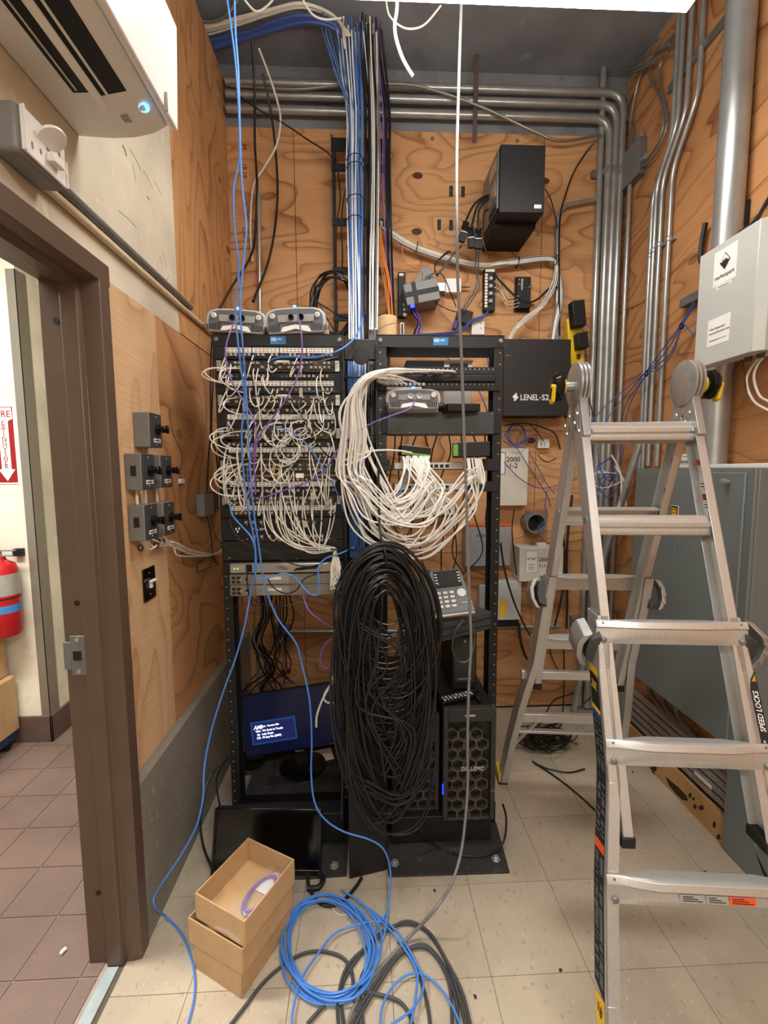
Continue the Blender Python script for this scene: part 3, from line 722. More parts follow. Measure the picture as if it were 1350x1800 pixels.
# four bent conduits
for k, (u, ub, v1, v2) in enumerate(((1146, 1181, 345, 235), (1153, 1190, 325, 215), (1163, 1205, 318, 195), (1180, 1226, 300, 165))):
    yl, yu2 = cx(u, v1, 1.50).y, cx(ub, v2, 1.50).y
    zl_, zu_ = cx(u, v1, 1.50).z, cx(ub, v2, 1.50).z
    pipe('conduit', [(1.505, yl, 1.56 if k > 1 else .9), (1.505, yl, zl_), (1.505, yu2, zu_), (1.505, yu2, ZC)], .0118, M_emt,
         'bent galvanised conduit on the right wall, %s of the four counted from the corner' % ('first', 'second', 'third', 'fourth')[k], group='bent conduits on the right wall', bend=.07)
    zs_ = cx(u, 446-10*k, 1.5).z
    o = single('conduit_strap', MB().lathe((1.505, yl, zs_), (0, 0, 1), [(.0145, -.012), (.0155, -.01), (.0155, .01), (.0145, .012)], 14).bb(1.518, 1.529, yl-.026, yl+.026, zs_-.009, zs_+.009), M_steel,
             'steel strap holding the %s bent conduit to the right wall' % ('first', 'second', 'third', 'fourth')[k], 'strap', 'straps on the bent conduits')
# strut under the ceiling on the right wall
sb = thing('strut_channel', 'long steel strut channel with clamps crossing the bent conduits high up', 'bracket', (1.52, cx(1210, 110, 1.515).y, cx(1210, 110, 1.515).z))
p0, p1 = cx(1180, 150, 1.515), cx(1250, 80, 1.515)
part('channel', MB().bb(1.516, 1.5295, p1.y-.25, p0.y+.03, p0.z-.02, p0.z+.02), M_steelD, sb, .002)
cl = MB()
for u in (1181, 1190, 1205, 1226): y = cx(u, 150, 1.5).y; cl.bb(1.487, 1.517, y-.018, y-.012, p0.z-.012, p0.z+.012)
parts('clamp', cl, M_steel, sb)
# big pipe
bp = thing('large_pipe', 'thick galvanised steel pipe running down the right wall', 'pipe', (1.468, 1.83, 1.56))
part('pipe', MB().cyl((1.468, 1.83, 1.56), (1.468, 1.83, ZC), .052, n=32), M_steel, bp)
zz1 = cx(1262, 447, 1.42).z
part('strap', MB().lathe((1.468, 1.83, zz1), (0, 0, 1), [(.053, -.018), (.0555, -.017), (.0555, .017), (.053, .018)], 32), M_steelD, bp)
part('strap_ear', MB().bb(1.44, 1.45, 1.885, 1.915, zz1-.018, zz1+.018).cyl((1.435, 1.90, zz1), (1.455, 1.90, zz1), .01), M_steel, bp)
part('strap_rail', MB().bb(1.49, 1.529, 1.62, 2.12, zz1-.10, zz1-.06), M_steelD, bp, .002)
# light grey enclosure
XE1 = 1.30
y0, y1, z0, z1 = rectX(1221, 465, 1330, 651, XE1)
z0, z1 = 1.945, 2.352
en = thing('grey_enclosure', 'light grey wall enclosure with a white logo label beside the thick pipe', 'enclosure', (1.4, (y0+y1)/2, z0))
part('body', MB().bb(XE1+.05, 1.41, y0, y1, z0+.004, z1-.004), M_greyL, en, .004)
part('door', MB().prism([(y0-.012, XE1+.05), (y0-.012, XE1+.026), (y0+.012, XE1), (y1-.012, XE1), (y1+.008, XE1+.026), (y1+.008, XE1+.05)], z0-.008, z1+.008, Matrix(((0, 1, 0, 0), (1, 0, 0, 0), (0, 0, 1, 0), (0, 0, 0, 1)))), M_greyL, en, .002)
yc = (y0+y1)/2
def lab(par, name, u0, v0, u1, v1, X, mt, e=.0008):
    a, b, c, d = rectX(u0, v0, u1, v1, X)
    return part(name, MB().bb(X-e, X, a, b, c, d), mt, par), (X-e-.0003, (a+b)/2, (c+d)/2, b-a, d-c)
ya_, yb_ = y0+.065*0+ (y1-y0)*.34, y0+(y1-y0)*.72
def lrect(fa, fb, ga, gb):   # fractions: 0 = far edge, 1 = near; g from bottom
    return y1-(y1-y0)*fb, y1-(y1-y0)*fa, z0+(z1-z0)*ga, z0+(z1-z0)*gb
a, b, c, d = lrect(.30, .66, .66, .96)
l1 = part('logo_label', MB().bb(XE1-.0008, XE1, a, b, c, d), M_whiteM, en)
cyy, czz = (a+b)/2, c+(d-c)*.62; r = .030
part('logo_diamond', MB(FXm(XE1-.0012, cyy, czz)).prism([(0, -r), (r*.8, 0), (0, r), (-r*.8, 0)], 0, .0003), M_print, l1)
part('logo_inner', MB(FXm(XE1-.0018, cyy, czz)).prism([(-.0205, .001), (-.012, .0), (-.009, .010), (-.004, .002), (0, .014), (.004, .002), (.009, .010), (.012, 0), (.0205, .001), (0, .026)], 0, .0003), M_whiteM, l1)
text('logo_text', 'marketspark', .019, M_print, l1, FXm(XE1-.0012, cyy, c+.028), .0002, .92)
a, b, c, d = lrect(.36, .60, .625, .655)
l1b = part('small_label', MB().bb(XE1-.0008, XE1, a, b, c, d), M_whiteM, en)
text('label_text', 'marketspark.com', .007, M_print, l1b, FXm(XE1-.0012, (a+b)/2, (c+d)/2), .0002)
a, b, c, d = lrect(.26, .62, .14, .38)
l2 = part('notice_label', MB().bb(XE1-.0008, XE1, a, b, c, d), M_whiteM, en)
text('label_text', 'Telco Equipment', .0105, M_print, l2, FXm(XE1-.0012, b-.008, c+(d-c)*.62), .0002, ax='LEFT')
text('label_text', 'Authorized Personnel Only', .0085, M_print, l2, FXm(XE1-.0012, b-.008, c+(d-c)*.46), .0002, ax='LEFT')
part('label_line', MB().bb(XE1-.0012, XE1-.0008, a+.012, a+.055, c+.018, c+.0195), M_print, l2)
text('label_text', 'marketspark', .0075, M_print, l2, FXm(XE1-.0012, b-.010, c+.019), .0002, ax='LEFT')
parts('cable_gland', MB().cyl((1.36, y0+.04, z0+.004), (1.36, y0+.04, z0-.02), .012).cyl((1.36, y0+.09, z0+.004), (1.36, y0+.09, z0-.02), .012), M_dgrey, en)
# leads under and over the enclosure
for k, pts in enumerate((((1305, 632), (1290, 650), (1287, 672), (1289, 690)), ((1306, 634), (1308, 655), (1312, 690)))):
    cable('antenna_lead', [cx(u, v, 1.36) for u, v in pts], .0022, M_cblack, ('black antenna lead with a brass tip under the grey enclosure', 'plain black lead hanging right of the brass tipped one')[k], 'cable')
for k, pts in enumerate((((1352, 612), (1325, 640), (1312, 670), (1325, 705), (1352, 722)), ((1352, 618), (1332, 640), (1325, 665), (1335, 695), (1352, 706)))):
    cable('grey_cable', [cx(u, v, 1.40) for u, v in pts], .0042, M_cwhite, ('outer pale cable loop under the grey enclosure', 'inner pale cable loop under the grey enclosure')[k], 'cable', 'pale loops under the enclosure', n=8)
for k in range(6):
    o_ = (rnd.random()-.5)*14; q_ = (rnd.random()-.5)*10
    cable('black_cable', [cx(1352, 352+o_, 1.44), cx(1326, 392+q_, 1.43), cx(1300, 412+o_*.6, 1.42), cx(1278, 432+q_*.5, 1.425), cx(1262, 444+o_*.2, 1.43)], .0045, M_cblack, 'black cable in the bundle above the grey enclosure', 'cable', 'black cables above the enclosure')
for k, (x, y) in enumerate(((1.50, 1.905), (1.512, 1.73))):
    pass
cable('black_cable', [cx(1240, 392, 1.50), cx(1234, 425, 1.50), cx(1232, 455, 1.50), cx(1244, 470, 1.5)], .012, M_cblack, 'thick black cable end poking out left of the pipe strap', 'cable')
single('black_adapter', MB().bb(1.495, 1.5295, cx(1305, 400, 1.5).y, cx(1287, 400, 1.5).y, cx(1290, 420, 1.5).z, cx(1290, 362, 1.5).z), M_blackM, 'black plastic adapter on the wall right of the thick pipe', 'adapter', bevel=.004)
cable('copper_wire', [cx(1238, 436, 1.5), cx(1215, 448, 1.52), cx(1190, 470, 1.522), cx(1165, 490, 1.522), cx(1130, 530, 1.525), cx(1085, 550, 1.525)], .002, mat('copper_wire', (190, 140, 92), .4, .5), 'thin copper ground wire crossing the right wall', 'wire')
# big grey electrical cabinet
XC = 1.35
yf, yn = cx(1112, 1000, XC).y, cx(1316, 1000, XC).y
zt_, zb_ = 1.548, .508
cb = thing('electrical_cabinet', 'large dull grey electrical cabinet behind the ladder on the right wall', 'cabinet', (1.44, (yf+yn)/2, zb_))
part('body', MB().bb(XC+.012, 1.5295, yn, yf, zb_, zt_), M_cab, cb, .003)
part('cover_trim', MB().bb(XC, XC+.012, yn, yf, zb_, zt_).bb(XC+.012, XC+.03, yn-.004, yn, zb_, zt_), M_cab, cb, .002)
yd0 = cx(1303, 1000, XC).y
dr = part('door', MB().bb(XC-.010, XC, yd0, yf-.006, zb_+.004, zt_-.016), M_cab, cb, .003)
kz, ky = cx(1285, 847, XC).z, cx(1285, 847, XC).y
part('latch_knob', MB().lathe((XC-.010, ky, kz), (-1, 0, 0), [(.006, 0), (.006, .012), (.013, .013), (.013, .024), (.01, .026)], 14), M_steel, dr)
ly, lz = cx(1190, 899, XC).y, cx(1190, 901, XC).z
lg = part('maker_emblem', MB().bb(XC-.0115, XC-.010, ly-.024, ly+.024, lz-.030, lz+.030), M_whiteM, dr)
part('emblem_black', MB(FXm(XC-.0118, ly, lz)).prism([(-.022, -.028), (.022, -.028), (.022, .028), (-.022, .028)], 0, .0003), M_print, lg)
for k, (r, m_) in enumerate(((.017, M_yelT), (.0135, M_print), (.010, M_yelT), (.0035, M_print))):
    part('emblem_ring', MB(FXm(XC-.0123-.0003*k, ly, lz)).prism([(-r, -r*1.2), (r, -r*1.2), (r, r*1.2), (-r, r*1.2)], 0, .0003), m_, lg)
ko = MB()
for u, v in ((1170, 955), (1189, 958), (1212, 962), (1230, 1130)):
    p = cx(u, v, XC-.010); ko.lathe((XC-.010, p.y, p.z), (-1, 0, 0), [(.017, 0), (.017, .0012), (.0155, .0016), (.0145, .0006), (0, .0006)], 24)
parts('knockout', ko, M_cab, dr)
# things lying on the cabinet
single('white_trunking', MB().bb(1.40, 1.44, yn-.02, cx(1245, 820, 1.40).y, zt_+.0, zt_+.016), M_white, 'white plastic trunking lying on top of the grey cabinet', 'trunking', bevel=.002)
pm = cx(1185, 815, 1.40)
mo = thing('white_modem', 'white wall modem standing on the grey cabinet behind the ladder', 'modem', (1.45, pm.y, zt_))
part('case', MB().bb(1.42, 1.50, pm.y-.075, pm.y+.085, zt_+.030, zt_+.062), M_white, mo, .005)
part('stand', MB().bb(1.43, 1.49, pm.y-.06, pm.y+.07, zt_, zt_+.03), M_white, mo, .004)
vt = MB()
for k in range(6): vt.bb(1.4192, 1.42, pm.y-.03-.008*k, pm.y-.026-.008*k, zt_+.05, zt_+.054)
part('vent_slot', vt, M_dgrey, mo, kind='stuff')
# lower grey wireway box and the conduits in the wall foot
pg = onZ(1277, 1490, 0)
lb = thing('wireway_box', 'low grey metal box on the floor at the right wall', 'box', (1.48, pg.y-.22, 0))
part('body', MB().bb(1.442, 1.5295, pg.y-.45, pg.y, .004, .37), M_cab, lb, .002)
part('lid_lip', MB().bb(1.438, 1.5295, pg.y-.45, pg.y-.06, .37, .376), M_cab, lb, .001)
tp = cx(1336, 1518, 1.441)
part('tape_scrap', MB(FXm(1.4412, tp.y, tp.z)).prism([(-.02, .025), (.02, -.01), (.05, -.03), (.05, -.055), (.01, -.02)], 0, .0006), M_blackM, lb)
part('lid_screw', MB().cyl((1.442, cx(1328, 1496, 1.442).y, .15), (1.438, cx(1328, 1496, 1.442).y, .15), .006), M_steel, lb)
for k, z in enumerate((.137, .178, .219, .260, .301)):
    pipe('conduit', [(1.497, 2.66, z), (1.497, pg.y+.004, z)], .0172, M_emt, 'horizontal conduit along the foot of the right wall, %s from the bottom' % ('first', 'second', 'third', 'fourth', 'fifth')[k], group='conduits along the foot of the right wall')
tg = cx(1235, 1375, 1.478)
single('conduit_label', MB().bb(1.4775, 1.4788, tg.y-.05, tg.y+.05, .168, .186), M_whiteM, 'small white paper label stuck on a conduit by the floor', 'label')
for k, y in enumerate((2.16, 2.06, 1.96)):
    pipe('conduit', [(1.47, y, .508), (1.47, y, .38), (1.465, y-.16, .345), (1.462, pg.y+.02, .335+.001*k)], .0125, M_steelD, 'curved conduit dropping out of the cabinet bottom, %s from the corner' % ('first', 'second', 'third')[k], group='curved conduits under the cabinet', bend=.12)
# slanted pipe behind the ladder
pipe('conduit', [onY(1126, 775, 2.38), onY(1058, 990, 2.50), onY(1003, 1282, 2.6)], .0185, M_emt, 'slanted galvanised conduit leaning behind the ladder', bend=.1)
# blue leads from the enclosure to the corner tangle
bl = [[(1221, 528), (1196, 572), (1166, 612), (1134, 655), (1092, 705), (1062, 745), (1050, 790), (1062, 838), (1092, 850)],
      [(1221, 536), (1198, 575), (1178, 622), (1138, 657), (1100, 712), (1090, 765), (1078, 822), (1050, 860)],
      [(1219, 590), (1208, 576), (1199, 572), (1184, 618), (1158, 650), (1136, 660), (1104, 720), (1096, 790), (1086, 830), (1060, 868)],
      [(1221, 532), (1197, 573), (1172, 616), (1136, 654), (1080, 700), (1045, 735), (1000, 800), (985, 822)]]
for k, w in enumerate(bl): cable('blue_lead', [cx(u, v, 1.455) if u > 1085 else onY(u, v, 2.42) for u, v in w], .0028, M_cblueD, 'dark blue lead, %s of the four sagging from the enclosure to the corner' % ('first', 'second', 'third', 'fourth')[k], 'cable', 'blue leads from the enclosure')
for k, (u, v) in enumerate(((1198, 573), (1136, 657))):
    p = cx(u, v, 1.455)
    single('velcro_tie', MB().tube([p+Vector((0, .012*math.cos(t), .012*math.sin(t))) for t in (0, 1.05, 2.1, 3.14, 4.2, 5.25)], .005, 6, closed=True), M_blackM, ('black velcro tie on the blue leads near the enclosure', 'black velcro tie on the blue leads above the ladder')[k], 'tie')
for k in range(5):
    rr_ = random.Random(40+k); c0 = (1070+rr_.uniform(-12, 12), 840+rr_.uniform(-18, 18)); a_ = rr_.uniform(14, 34); b_ = rr_.uniform(12, 28)
    P = [onY(c0[0]+a_*math.cos(t)*(1+.2*rr_.uniform(-1, 1)), c0[1]+b_*math.sin(t)*(1+.3*rr_.uniform(-1, 1)), 2.45+.03*rr_.uniform(-1, 1)) for t in [x*.9 for x in range(7)]]
    cable('tangled_lead', P, .003, M_cblueD if k < 3 else M_cwhite, ('blue lead coiled in the tangle beside the corner conduits' if k < 3 else 'white lead coiled in the tangle beside the corner conduits'), 'cable', 'blue tangle in the corner' if k < 3 else 'white tangle in the corner')
for k, w in enumerate(([(1075, 800), (1090, 830), (1092, 870), (1085, 900)], [(1082, 820), (1098, 850), (1100, 890)])):
    cable('white_lead', [onY(u, v, 2.43) for u, v in w], .005, M_ccream, ('longer cream lead hanging out of the corner tangle', 'shorter cream lead hanging out of the corner tangle')[k], 'cable')
# ================================================================ left wall: air conditioner, thermostat plate, switch boxes
p_ = onX(140, 243, XL); YA, ZA = p_.y, p_.z
XF = onY(303, 205, YA).x
ac = thing('air_conditioner', 'white split air conditioner over the doorway with a glowing blue ring', 'air conditioner', (-.65, YA-.4, ZA))
prof = [(XL-.001, ZA+.29), (XL-.001, ZA+.004), (XL+.09, ZA), (XL+.15, ZA+.004), (XF-.05, ZA+.016), (XF-.014, ZA+.035), (XF-.010, ZA+.06), (XF-.010, ZA+.28), (XF-.03, ZA+.29)]
RX = Matrix.Rotation(math.pi/2, 4, 'X')
part('body', MB().prism(prof, -(YA-.84), -YA, RX), M_white, ac, .004)
part('front_panel', MB().prism([(XF-.009, ZA+.03), (XF+.004, ZA+.024), (XF+.012, ZA+.028), (XF+.022, ZA+.285), (XF+.012, ZA+.29), (XF-.009, ZA+.285)], -(YA-.845), -(YA+.004), RX), M_white, ac, .003)
ys1 = YA-.15
def botz(x):
    for (xa, za), (xb, zb) in zip(prof[1:5], prof[2:6]):
        if xa <= x <= xb: return za+(zb-za)*(x-xa)/(xb-xa)
    return ZA
x1, x2, x3, x4 = XL+.078, XL+.130, XL+.138, XL+.198
for a, b in ((x1, x2), (x3, x4)):
    part('air_slot', MB().prism([(a, botz(a)-.0015), (b, botz(b)-.0015), (b, ZA+.03), (a, ZA+.03)], -(YA-.83), -(ys1-(0 if a == x1 else -.01)), RX), M_blackM, ac)
part('louver', MB(frame((x2+.005, YA-.48, ZA-.012), (0, 1, 0), (.8, 0, .6))).bb(-.36, .36, -.009, .009, -.0015, .0015), M_white, ac, .001)
part('vane', MB().bb(x1+.012, x1+.0145, YA-.83, ys1-.01, ZA-.004, ZA+.01), M_white, ac)
cgx, cgy = onZ(253, 199, ZA+.008).x, onZ(253, 199, ZA+.008).y
part('ring_light', MB().lathe((cgx, cgy, botz(cgx)+.001), (.22, 0, -1), [(.0135, 0), (.0135, .004), (.0112, .004), (.0112, 0)], 28), M_ring, ac)
s_ = onZ(219, 209, ZA+.004)
part('sensor_window', MB().bb(s_.x-.012, s_.x+.012, s_.y-.012, s_.y+.012, botz(s_.x)-.0012, botz(s_.x)+.001), mat('sensor_grey', (150, 150, 148), .5), ac)
q_ = onX(291, 186, XF+.014)
part('panel_mark', MB(FXp(XF+.0178, q_.y, q_.z+.01)).bb(-.002, .002, -.022, .022, -.004, .002), mat('panel_mark', (170, 168, 162), .5), ac)
# thermostat junction box
XT = -.70
y0, y1 = onX(40, 222, XT).y, onX(116, 300, XT).y; z0, z1 = onX(117, 331, XT).z+.004, onX(113, 262, XT).z
tb = thing('thermostat_box', 'grey cast box with an opened white plastic mounting plate above the door', 'junction box', (-.73, (y0+y1)/2, z0)); ym = (y0+y1)/2
part('box_body', MB().bb(XL-.001, XT-.006, y0-.009, y1+.004, z0-.012, z1+.004), M_grey, tb, .012, seg=3)
mp_ = part('mounting_plate', MB().bb(XT-.006, XT, y0, y1, z0-.004, z1), M_white, tb, .002)
parts('plate_rim', MB().bb(XT, XT+.005, y0, y0+.003, z0-.004, z1).bb(XT, XT+.005, y1-.003, y1, z0-.004, z1-.03), M_white, mp_)
part('flip_cover', MB(frame((XT+.014, ym-.002, z1-.022), (0, 1, -.1), (.75, 0, .45))).lathe((0, 0, 0), (0, 0, 1), [(.030, 0), (.031, .002), (.029, .006), (.02, .007)], 24), M_white, tb)
part('terminal_block', MB().bb(XT, XT+.018, ym, ym+.036, z0+.016, z0+.036), M_white, tb, .002)
parts('plate_slot', MB().bb(XT-.001, XT+.0008, ym-.045, ym-.04, z0+.012, z0+.026).bb(XT-.001, XT+.0008, ym+.042, ym+.048, z0+.052, z0+.064).bb(XT-.001, XT+.0008, ym-.02, ym-.014, z0+.018, z0+.028).bb(XT-.001, XT+.0008, ym+.002, ym+.012, z0+.04, z0+.05), M_grey, tb)
# two conduits along the left wall
zc1 = onX(250, 462, -.745).z
pipe('conduit', [(-.748, y1-.02, zc1+.004), (-.748, 2.03, zc1+.004)], .0125, M_steelD, 'dark grey conduit, the upper of two running along the left wall above the door')
pipe('conduit', [(-.754, y1-.04, zc1-.024), (-.754, 2.62, zc1-.024)], .0105, mat('painted_conduit', (206, 188, 156), .5), 'cream painted conduit, the lower of two running along the left wall above the door')
# knob switch boxes
def knob_box(u0, u1, v0, v1, label, zoff=0):
    yn_ = onX(u0, (v0+v1)/2, XL).y; ps = onY(u0, v0, yn_).z, onY(u0, v1, yn_).z
    xf = XL+.056; yf_ = yn_+.084; z1, z0 = ps
    t = thing('switch_box', label, 'switch box', ((XL+xf)/2, (yn_+yf_)/2, z0), 'grey knob switch boxes on the left wall')
    part('box_body', MB().bb(XL, xf-.003, yn_, yf_, z0, z1), M_grey, t, .003)
    part('cover', MB().bb(xf-.003, xf, yn_+.001, yf_-.001, z0+.001, z1-.001), M_dgrey, t, .001)
    yc, zc = (yn_+yf_)/2, (z0+z1)/2
    k = part('knob', MB().lathe((xf, yc+.006, zc+.004), (1, 0, 0), [(.017, 0), (.017, .008), (.011, .009), (.012, .03), (.010, .032)], 16), M_blackG, t)
    part('knob_grip', MB().bb(xf+.031, xf+.04, yc+.002, yc+.010, zc-.010, zc+.018), M_blackG, k, .002)
    l = part('name_strip', MB().bb(xf, xf+.0008, yc-.022, yc+.026, zc-.040, zc-.027), M_whiteM, t)
    pr = MB()
    for i in range(5): pr.bb(xf+.0008, xf+.0011, yc-.018+.008*i, yc-.012+.008*i, zc-.0365, zc-.031)
    part('strip_print', pr, M_print, l, kind='stuff')
    parts('cover_screw', MB().lathe((xf, yc, z1-.012), (1, 0, 0), [(.0035, 0), (.0025, .0015), (0, .002)], 8).lathe((xf, yc, z0+.012), (1, 0, 0), [(.0035, 0), (.0025, .0015), (0, .002)], 8), M_steel, t)
    return t, yn_, z0, z1
kb1 = knob_box(234, 283, 724, 786, 'grey knob switch box standing alone above the other four')
kb2 = knob_box(219, 272, 797, 862, 'grey knob switch box nearest the door in the middle row')
kb3 = knob_box(255.5, 299, 800, 858, 'grey knob switch box nearest the rack in the middle row')
kb4 = knob_box(225, 277, 888, 952, 'grey knob switch box nearest the door in the lowest row')
kb5 = knob_box(261, 303, 884, 943, 'grey knob switch box nearest the rack in the lowest row')
for t, yn_, z0, z1 in (kb2, kb4):
    part('rating_label', MB().bb(XL+.018, XL+.036, yn_-.0006, yn_, z0+.045, z0+.078), M_print, t)
for k, (u, v0, v1) in enumerate(((241, 862, 890), (255, 862, 888), (276, 858, 886))):
    p, q = onX(u, v0, XL+.016), onX(u, v1, XL+.016); y = (p.y+q.y)/2
    single('cable_stub', MB().cyl((XL+.016, y, q.z-.004), (XL+.016, y, p.z+.002), .0045, n=8), M_cwhite, 'short white cable joining the switch boxes, %s from the door' % ('first', 'second', 'third')[k], 'cable', 'cables between the switch boxes')
wp = [[(258, 950), (272, 962), (286, 958), (302, 955), (322, 966), (345, 972), (372, 976), (392, 966)], [(246, 950), (262, 966), (280, 958), (306, 962), (330, 972), (356, 976), (392, 970)],
      [(280, 944), (288, 952), (300, 951), (318, 960), (344, 970), (374, 975), (392, 964)], [(268, 948), (282, 954), (304, 960), (312, 976), (340, 978), (374, 976), (392, 972)],
      [(292, 944), (296, 954), (310, 954), (334, 966), (372, 974), (392, 968)]]
for k, w in enumerate(wp): cable('white_cable', [cx(u, v, -.742+.002*k) for u, v in w], .003, M_cwhite, 'thin white cable running from the switch boxes to the rack', 'cable', 'white cables from the switch boxes')
for k, (u, v) in enumerate(((247, 963), (275, 958), (285, 952), (372, 976))):
    p = cx(u, v, -.74)
    single('cable_tie', MB().tube([p+Vector((.008*math.cos(t), 0, .010*math.sin(t))) for t in (0, 1.05, 2.1, 3.14, 4.2, 5.25)], .0024, 5, closed=True), M_blackM, ('black tie on the switch box cables nearest the door', 'black tie, second from the door on the switch box cables', 'black tie, third from the door on the switch box cables', 'black tie on the switch box cables beside the rack')[k], 'tie')
# key switch plate
y0, y1 = onX(250, 1025, XL).y, onX(271, 1025, XL).y; z0, z1 = onX(260, 1055, XL).z, onX(260, 997, XL).z
ks = thing('wall_switch', 'black wall switch plate with a white toggle key near the door frame', 'switch', (XL, (y0+y1)/2, z0))
part('plate', MB().bb(XL, XL+.006, y0, y1, z0, z1), M_blackG, ks, .002)
yc, zc = (y0+y1)/2, (z0+z1)/2
part('toggle_key', MB().bb(XL+.006, XL+.014, yc-.008, yc+.008, zc-.016, zc+.012).bb(XL+.010, XL+.022, yc-.016, yc+.022, zc+.006, zc+.014), M_white, ks, .002)
parts('plate_screw', MB().lathe((XL+.006, yc, z1-.02), (1, 0, 0), [(.0035, 0), (0, .002)], 8).lathe((XL+.006, yc, z0+.02), (1, 0, 0), [(.0035, 0), (0, .002)], 8), M_steel, ks)
# small wall device by the rack
y0, y1, z0, z1 = rectX(357, 868, 374, 906, XL+.03)
wd = thing('wall_radio', 'small grey and blue radio device on the plywood beside the rack', 'device', (XL+.02, (y0+y1)/2, z0))
part('case', MB().bb(XL, XL+.036, y0, y1, z0, z1), M_grey, wd, .002)
part('blue_end', MB().bb(XL, XL+.034, y1+.012, y1+.075, z0+.004, z1+.004), mat('navy_plastic', (26, 40, 84), .5), wd, .002)
part('brass_jack', MB().cyl((XL+.02, y0+.02, z1), (XL+.02, y0+.02, z1+.018), .005, n=8), M_gold, wd)
single('plastic_clip', MB().bb(XL, XL+.012, cx(313, 845, XL).y, cx(320, 845, XL).y, cx(315, 850, XL).z, cx(315, 842, XL).z), M_white, 'tiny white plastic clip on the plywood right of the switch boxes', 'clip', bevel=.002)
cl_ = [[(373, 590), (370, 660), (370, 760), (366, 810), (364, 868)], [(376, 590), (374, 680), (372, 760), (380, 800), (386, 850)]]
for k, w in enumerate(cl_): cable('black_cable', [cx(u, v, -.735) for u, v in w], .0042, M_cblack, ('black cable dropping down the left wall to the small radio device', 'black cable dropping down the left wall behind the rack post')[k], 'cable')
cable('black_cable', [cx(364, 908, -.742), cx(370, 935, -.742), cx(374, 975, -.74), cx(380, 990, -.735)], .0025, M_cblack, 'thin black wire hanging from the small radio device', 'cable')
cable('black_cable', [cx(347, 990, -.745), cx(356, 984, -.745), cx(372, 980, -.742), cx(384, 992, -.74), cx(362, 1000, -.742), cx(348, 1006, -.745), cx(346, 994, -.745)], .0024, M_cblack, 'tangled black wire on the plywood under the white cables', 'cable')
# ---------------------------------------------------------------- corridor things
def YW(u, v, d=0.0): return onY(u, v, YCn-d)
x0, x1, z0, z1 = rectY(-11, 712, 28, 851, YCn-.004)
sg = thing('extinguisher_sign', 'white and red arrow sign on the corridor wall reading fire extinguisher', 'sign', ((x0+x1)/2, YCn, z0))
part('board', MB().bb(x0, x1, YCn-.004, YCn, z0, z1), M_whiteM, sg, .0006)
w, h = x1-x0, z1-z0; xc = (x0+x1)/2
FM = FY(xc, YCn-.0042, (z0+z1)/2)
part('red_field', MB(FM).prism([(-w*.46, -h*.48), (w*.46, -h*.48), (w*.46, h*.48), (-w*.46, h*.48)], 0, .0003), M_sred, sg)
ar = [(-w*.40, h*.45), (w*.40, h*.45), (w*.22, h*.33), (w*.22, -h*.30), (w*.36, -h*.30), (0, -h*.45), (-w*.36, -h*.30), (-w*.22, -h*.30), (-w*.22, h*.33)]
ap_ = part('white_arrow', MB(FM).prism([(w*.40, h*.47), (-w*.40, h*.47), (-w*.44, h*.33), (-w*.22, h*.30), (-w*.22, -h*.31), (-w*.38, -h*.31), (0, -h*.46), (w*.38, -h*.31), (w*.22, -h*.31), (w*.22, h*.30), (w*.44, h*.33)], .0003, .0006), M_whiteM, sg)
text('sign_text', 'FIRE', .050, M_sred, ap_, FM @ Matrix.Translation((0, h*.385, .0007)), .0001, .95)
for k, ch in enumerate('EXTINGUISHER'):
    text('sign_letter', ch, .033, M_sred, ap_, FM @ Matrix.Translation((0, h*(.275-.0505*k), .0007)), .0001, 1.05)
xe = onY(-2, 1000, YCn-.09).x; ze0, ze1 = onY(10, 1115, YCn-.09).z, onY(10, 985, YCn-.09).z; re = .082
ex = thing('fire_extinguisher', 'red fire extinguisher hanging on the corridor wall', 'fire extinguisher', (xe, YCn-.09, ze0))
part('cylinder', MB().lathe((xe, YCn-.09, ze0), (0, 0, 1), [(re*.9, 0), (re, .012), (re, ze1-ze0-.05), (re*.85, ze1-ze0-.02), (re*.45, ze1-ze0), (.03, ze1-ze0+.02)], 32), M_red, ex)
hz = ze1-ze0
part('silver_label', MB().lathe((xe, YCn-.09, ze0+hz*.55), (0, 0, 1), [(re+.0006, 0), (re+.0006, hz*.28)], 32), M_silvT, ex)
part('black_band', MB().lathe((xe, YCn-.09, ze0+hz*.50), (0, 0, 1), [(re+.001, 0), (re+.001, .008)], 32), M_blackM, ex)
part('blue_label', MB().lathe((xe, YCn-.09, ze0+hz*.32), (0, 0, 1), [(re+.0006, 0), (re+.0006, hz*.10)], 32), M_bluetape, ex)
part('valve', MB().cyl((xe, YCn-.09, ze1+.015), (xe, YCn-.09, ze1+.05), .018).bb(xe-.02, xe+.09, YCn-.10, YCn-.08, ze1+.05, ze1+.056).bb(xe-.02, xe+.075, YCn-.10, YCn-.08, ze1+.022, ze1+.028), M_steel, ex)
part('hanger', MB().bb(xe+.03, xe+.075, YCn-.03, YCn, ze1+.01, ze1+.05), M_blackM, ex)
part('green_tag', MB(frame((xe-.01, YCn-.12, ze1+.03), (1, .2, .4), (0, 0, 1))).bb(-.02, .025, -.03, .03, 0, .001), mat('green_tag', (60, 150, 90), .5), ex)
dl = thing('blue_dolly', 'blue dolly under the cardboard cases in the corridor', 'dolly', (-2.0, YCn-.3, 0))
xa = onY(33, 1290, YCn-.04).x
part('deck', MB().bb(xa-.5, xa-.01, YCn-.30, YCn-.04, .05, .10), mat('dolly_blue', (34, 60, 110), .5), dl, .004)
parts('caster', MB().cyl((xa-.06, YCn-.26, .028), (xa-.03, YCn-.26, .028), .028).cyl((xa-.06, YCn-.08, .028), (xa-.03, YCn-.08, .028), .028).cyl((xa-.46, YCn-.26, .028), (xa-.43, YCn-.26, .028), .028), M_blackM, dl)
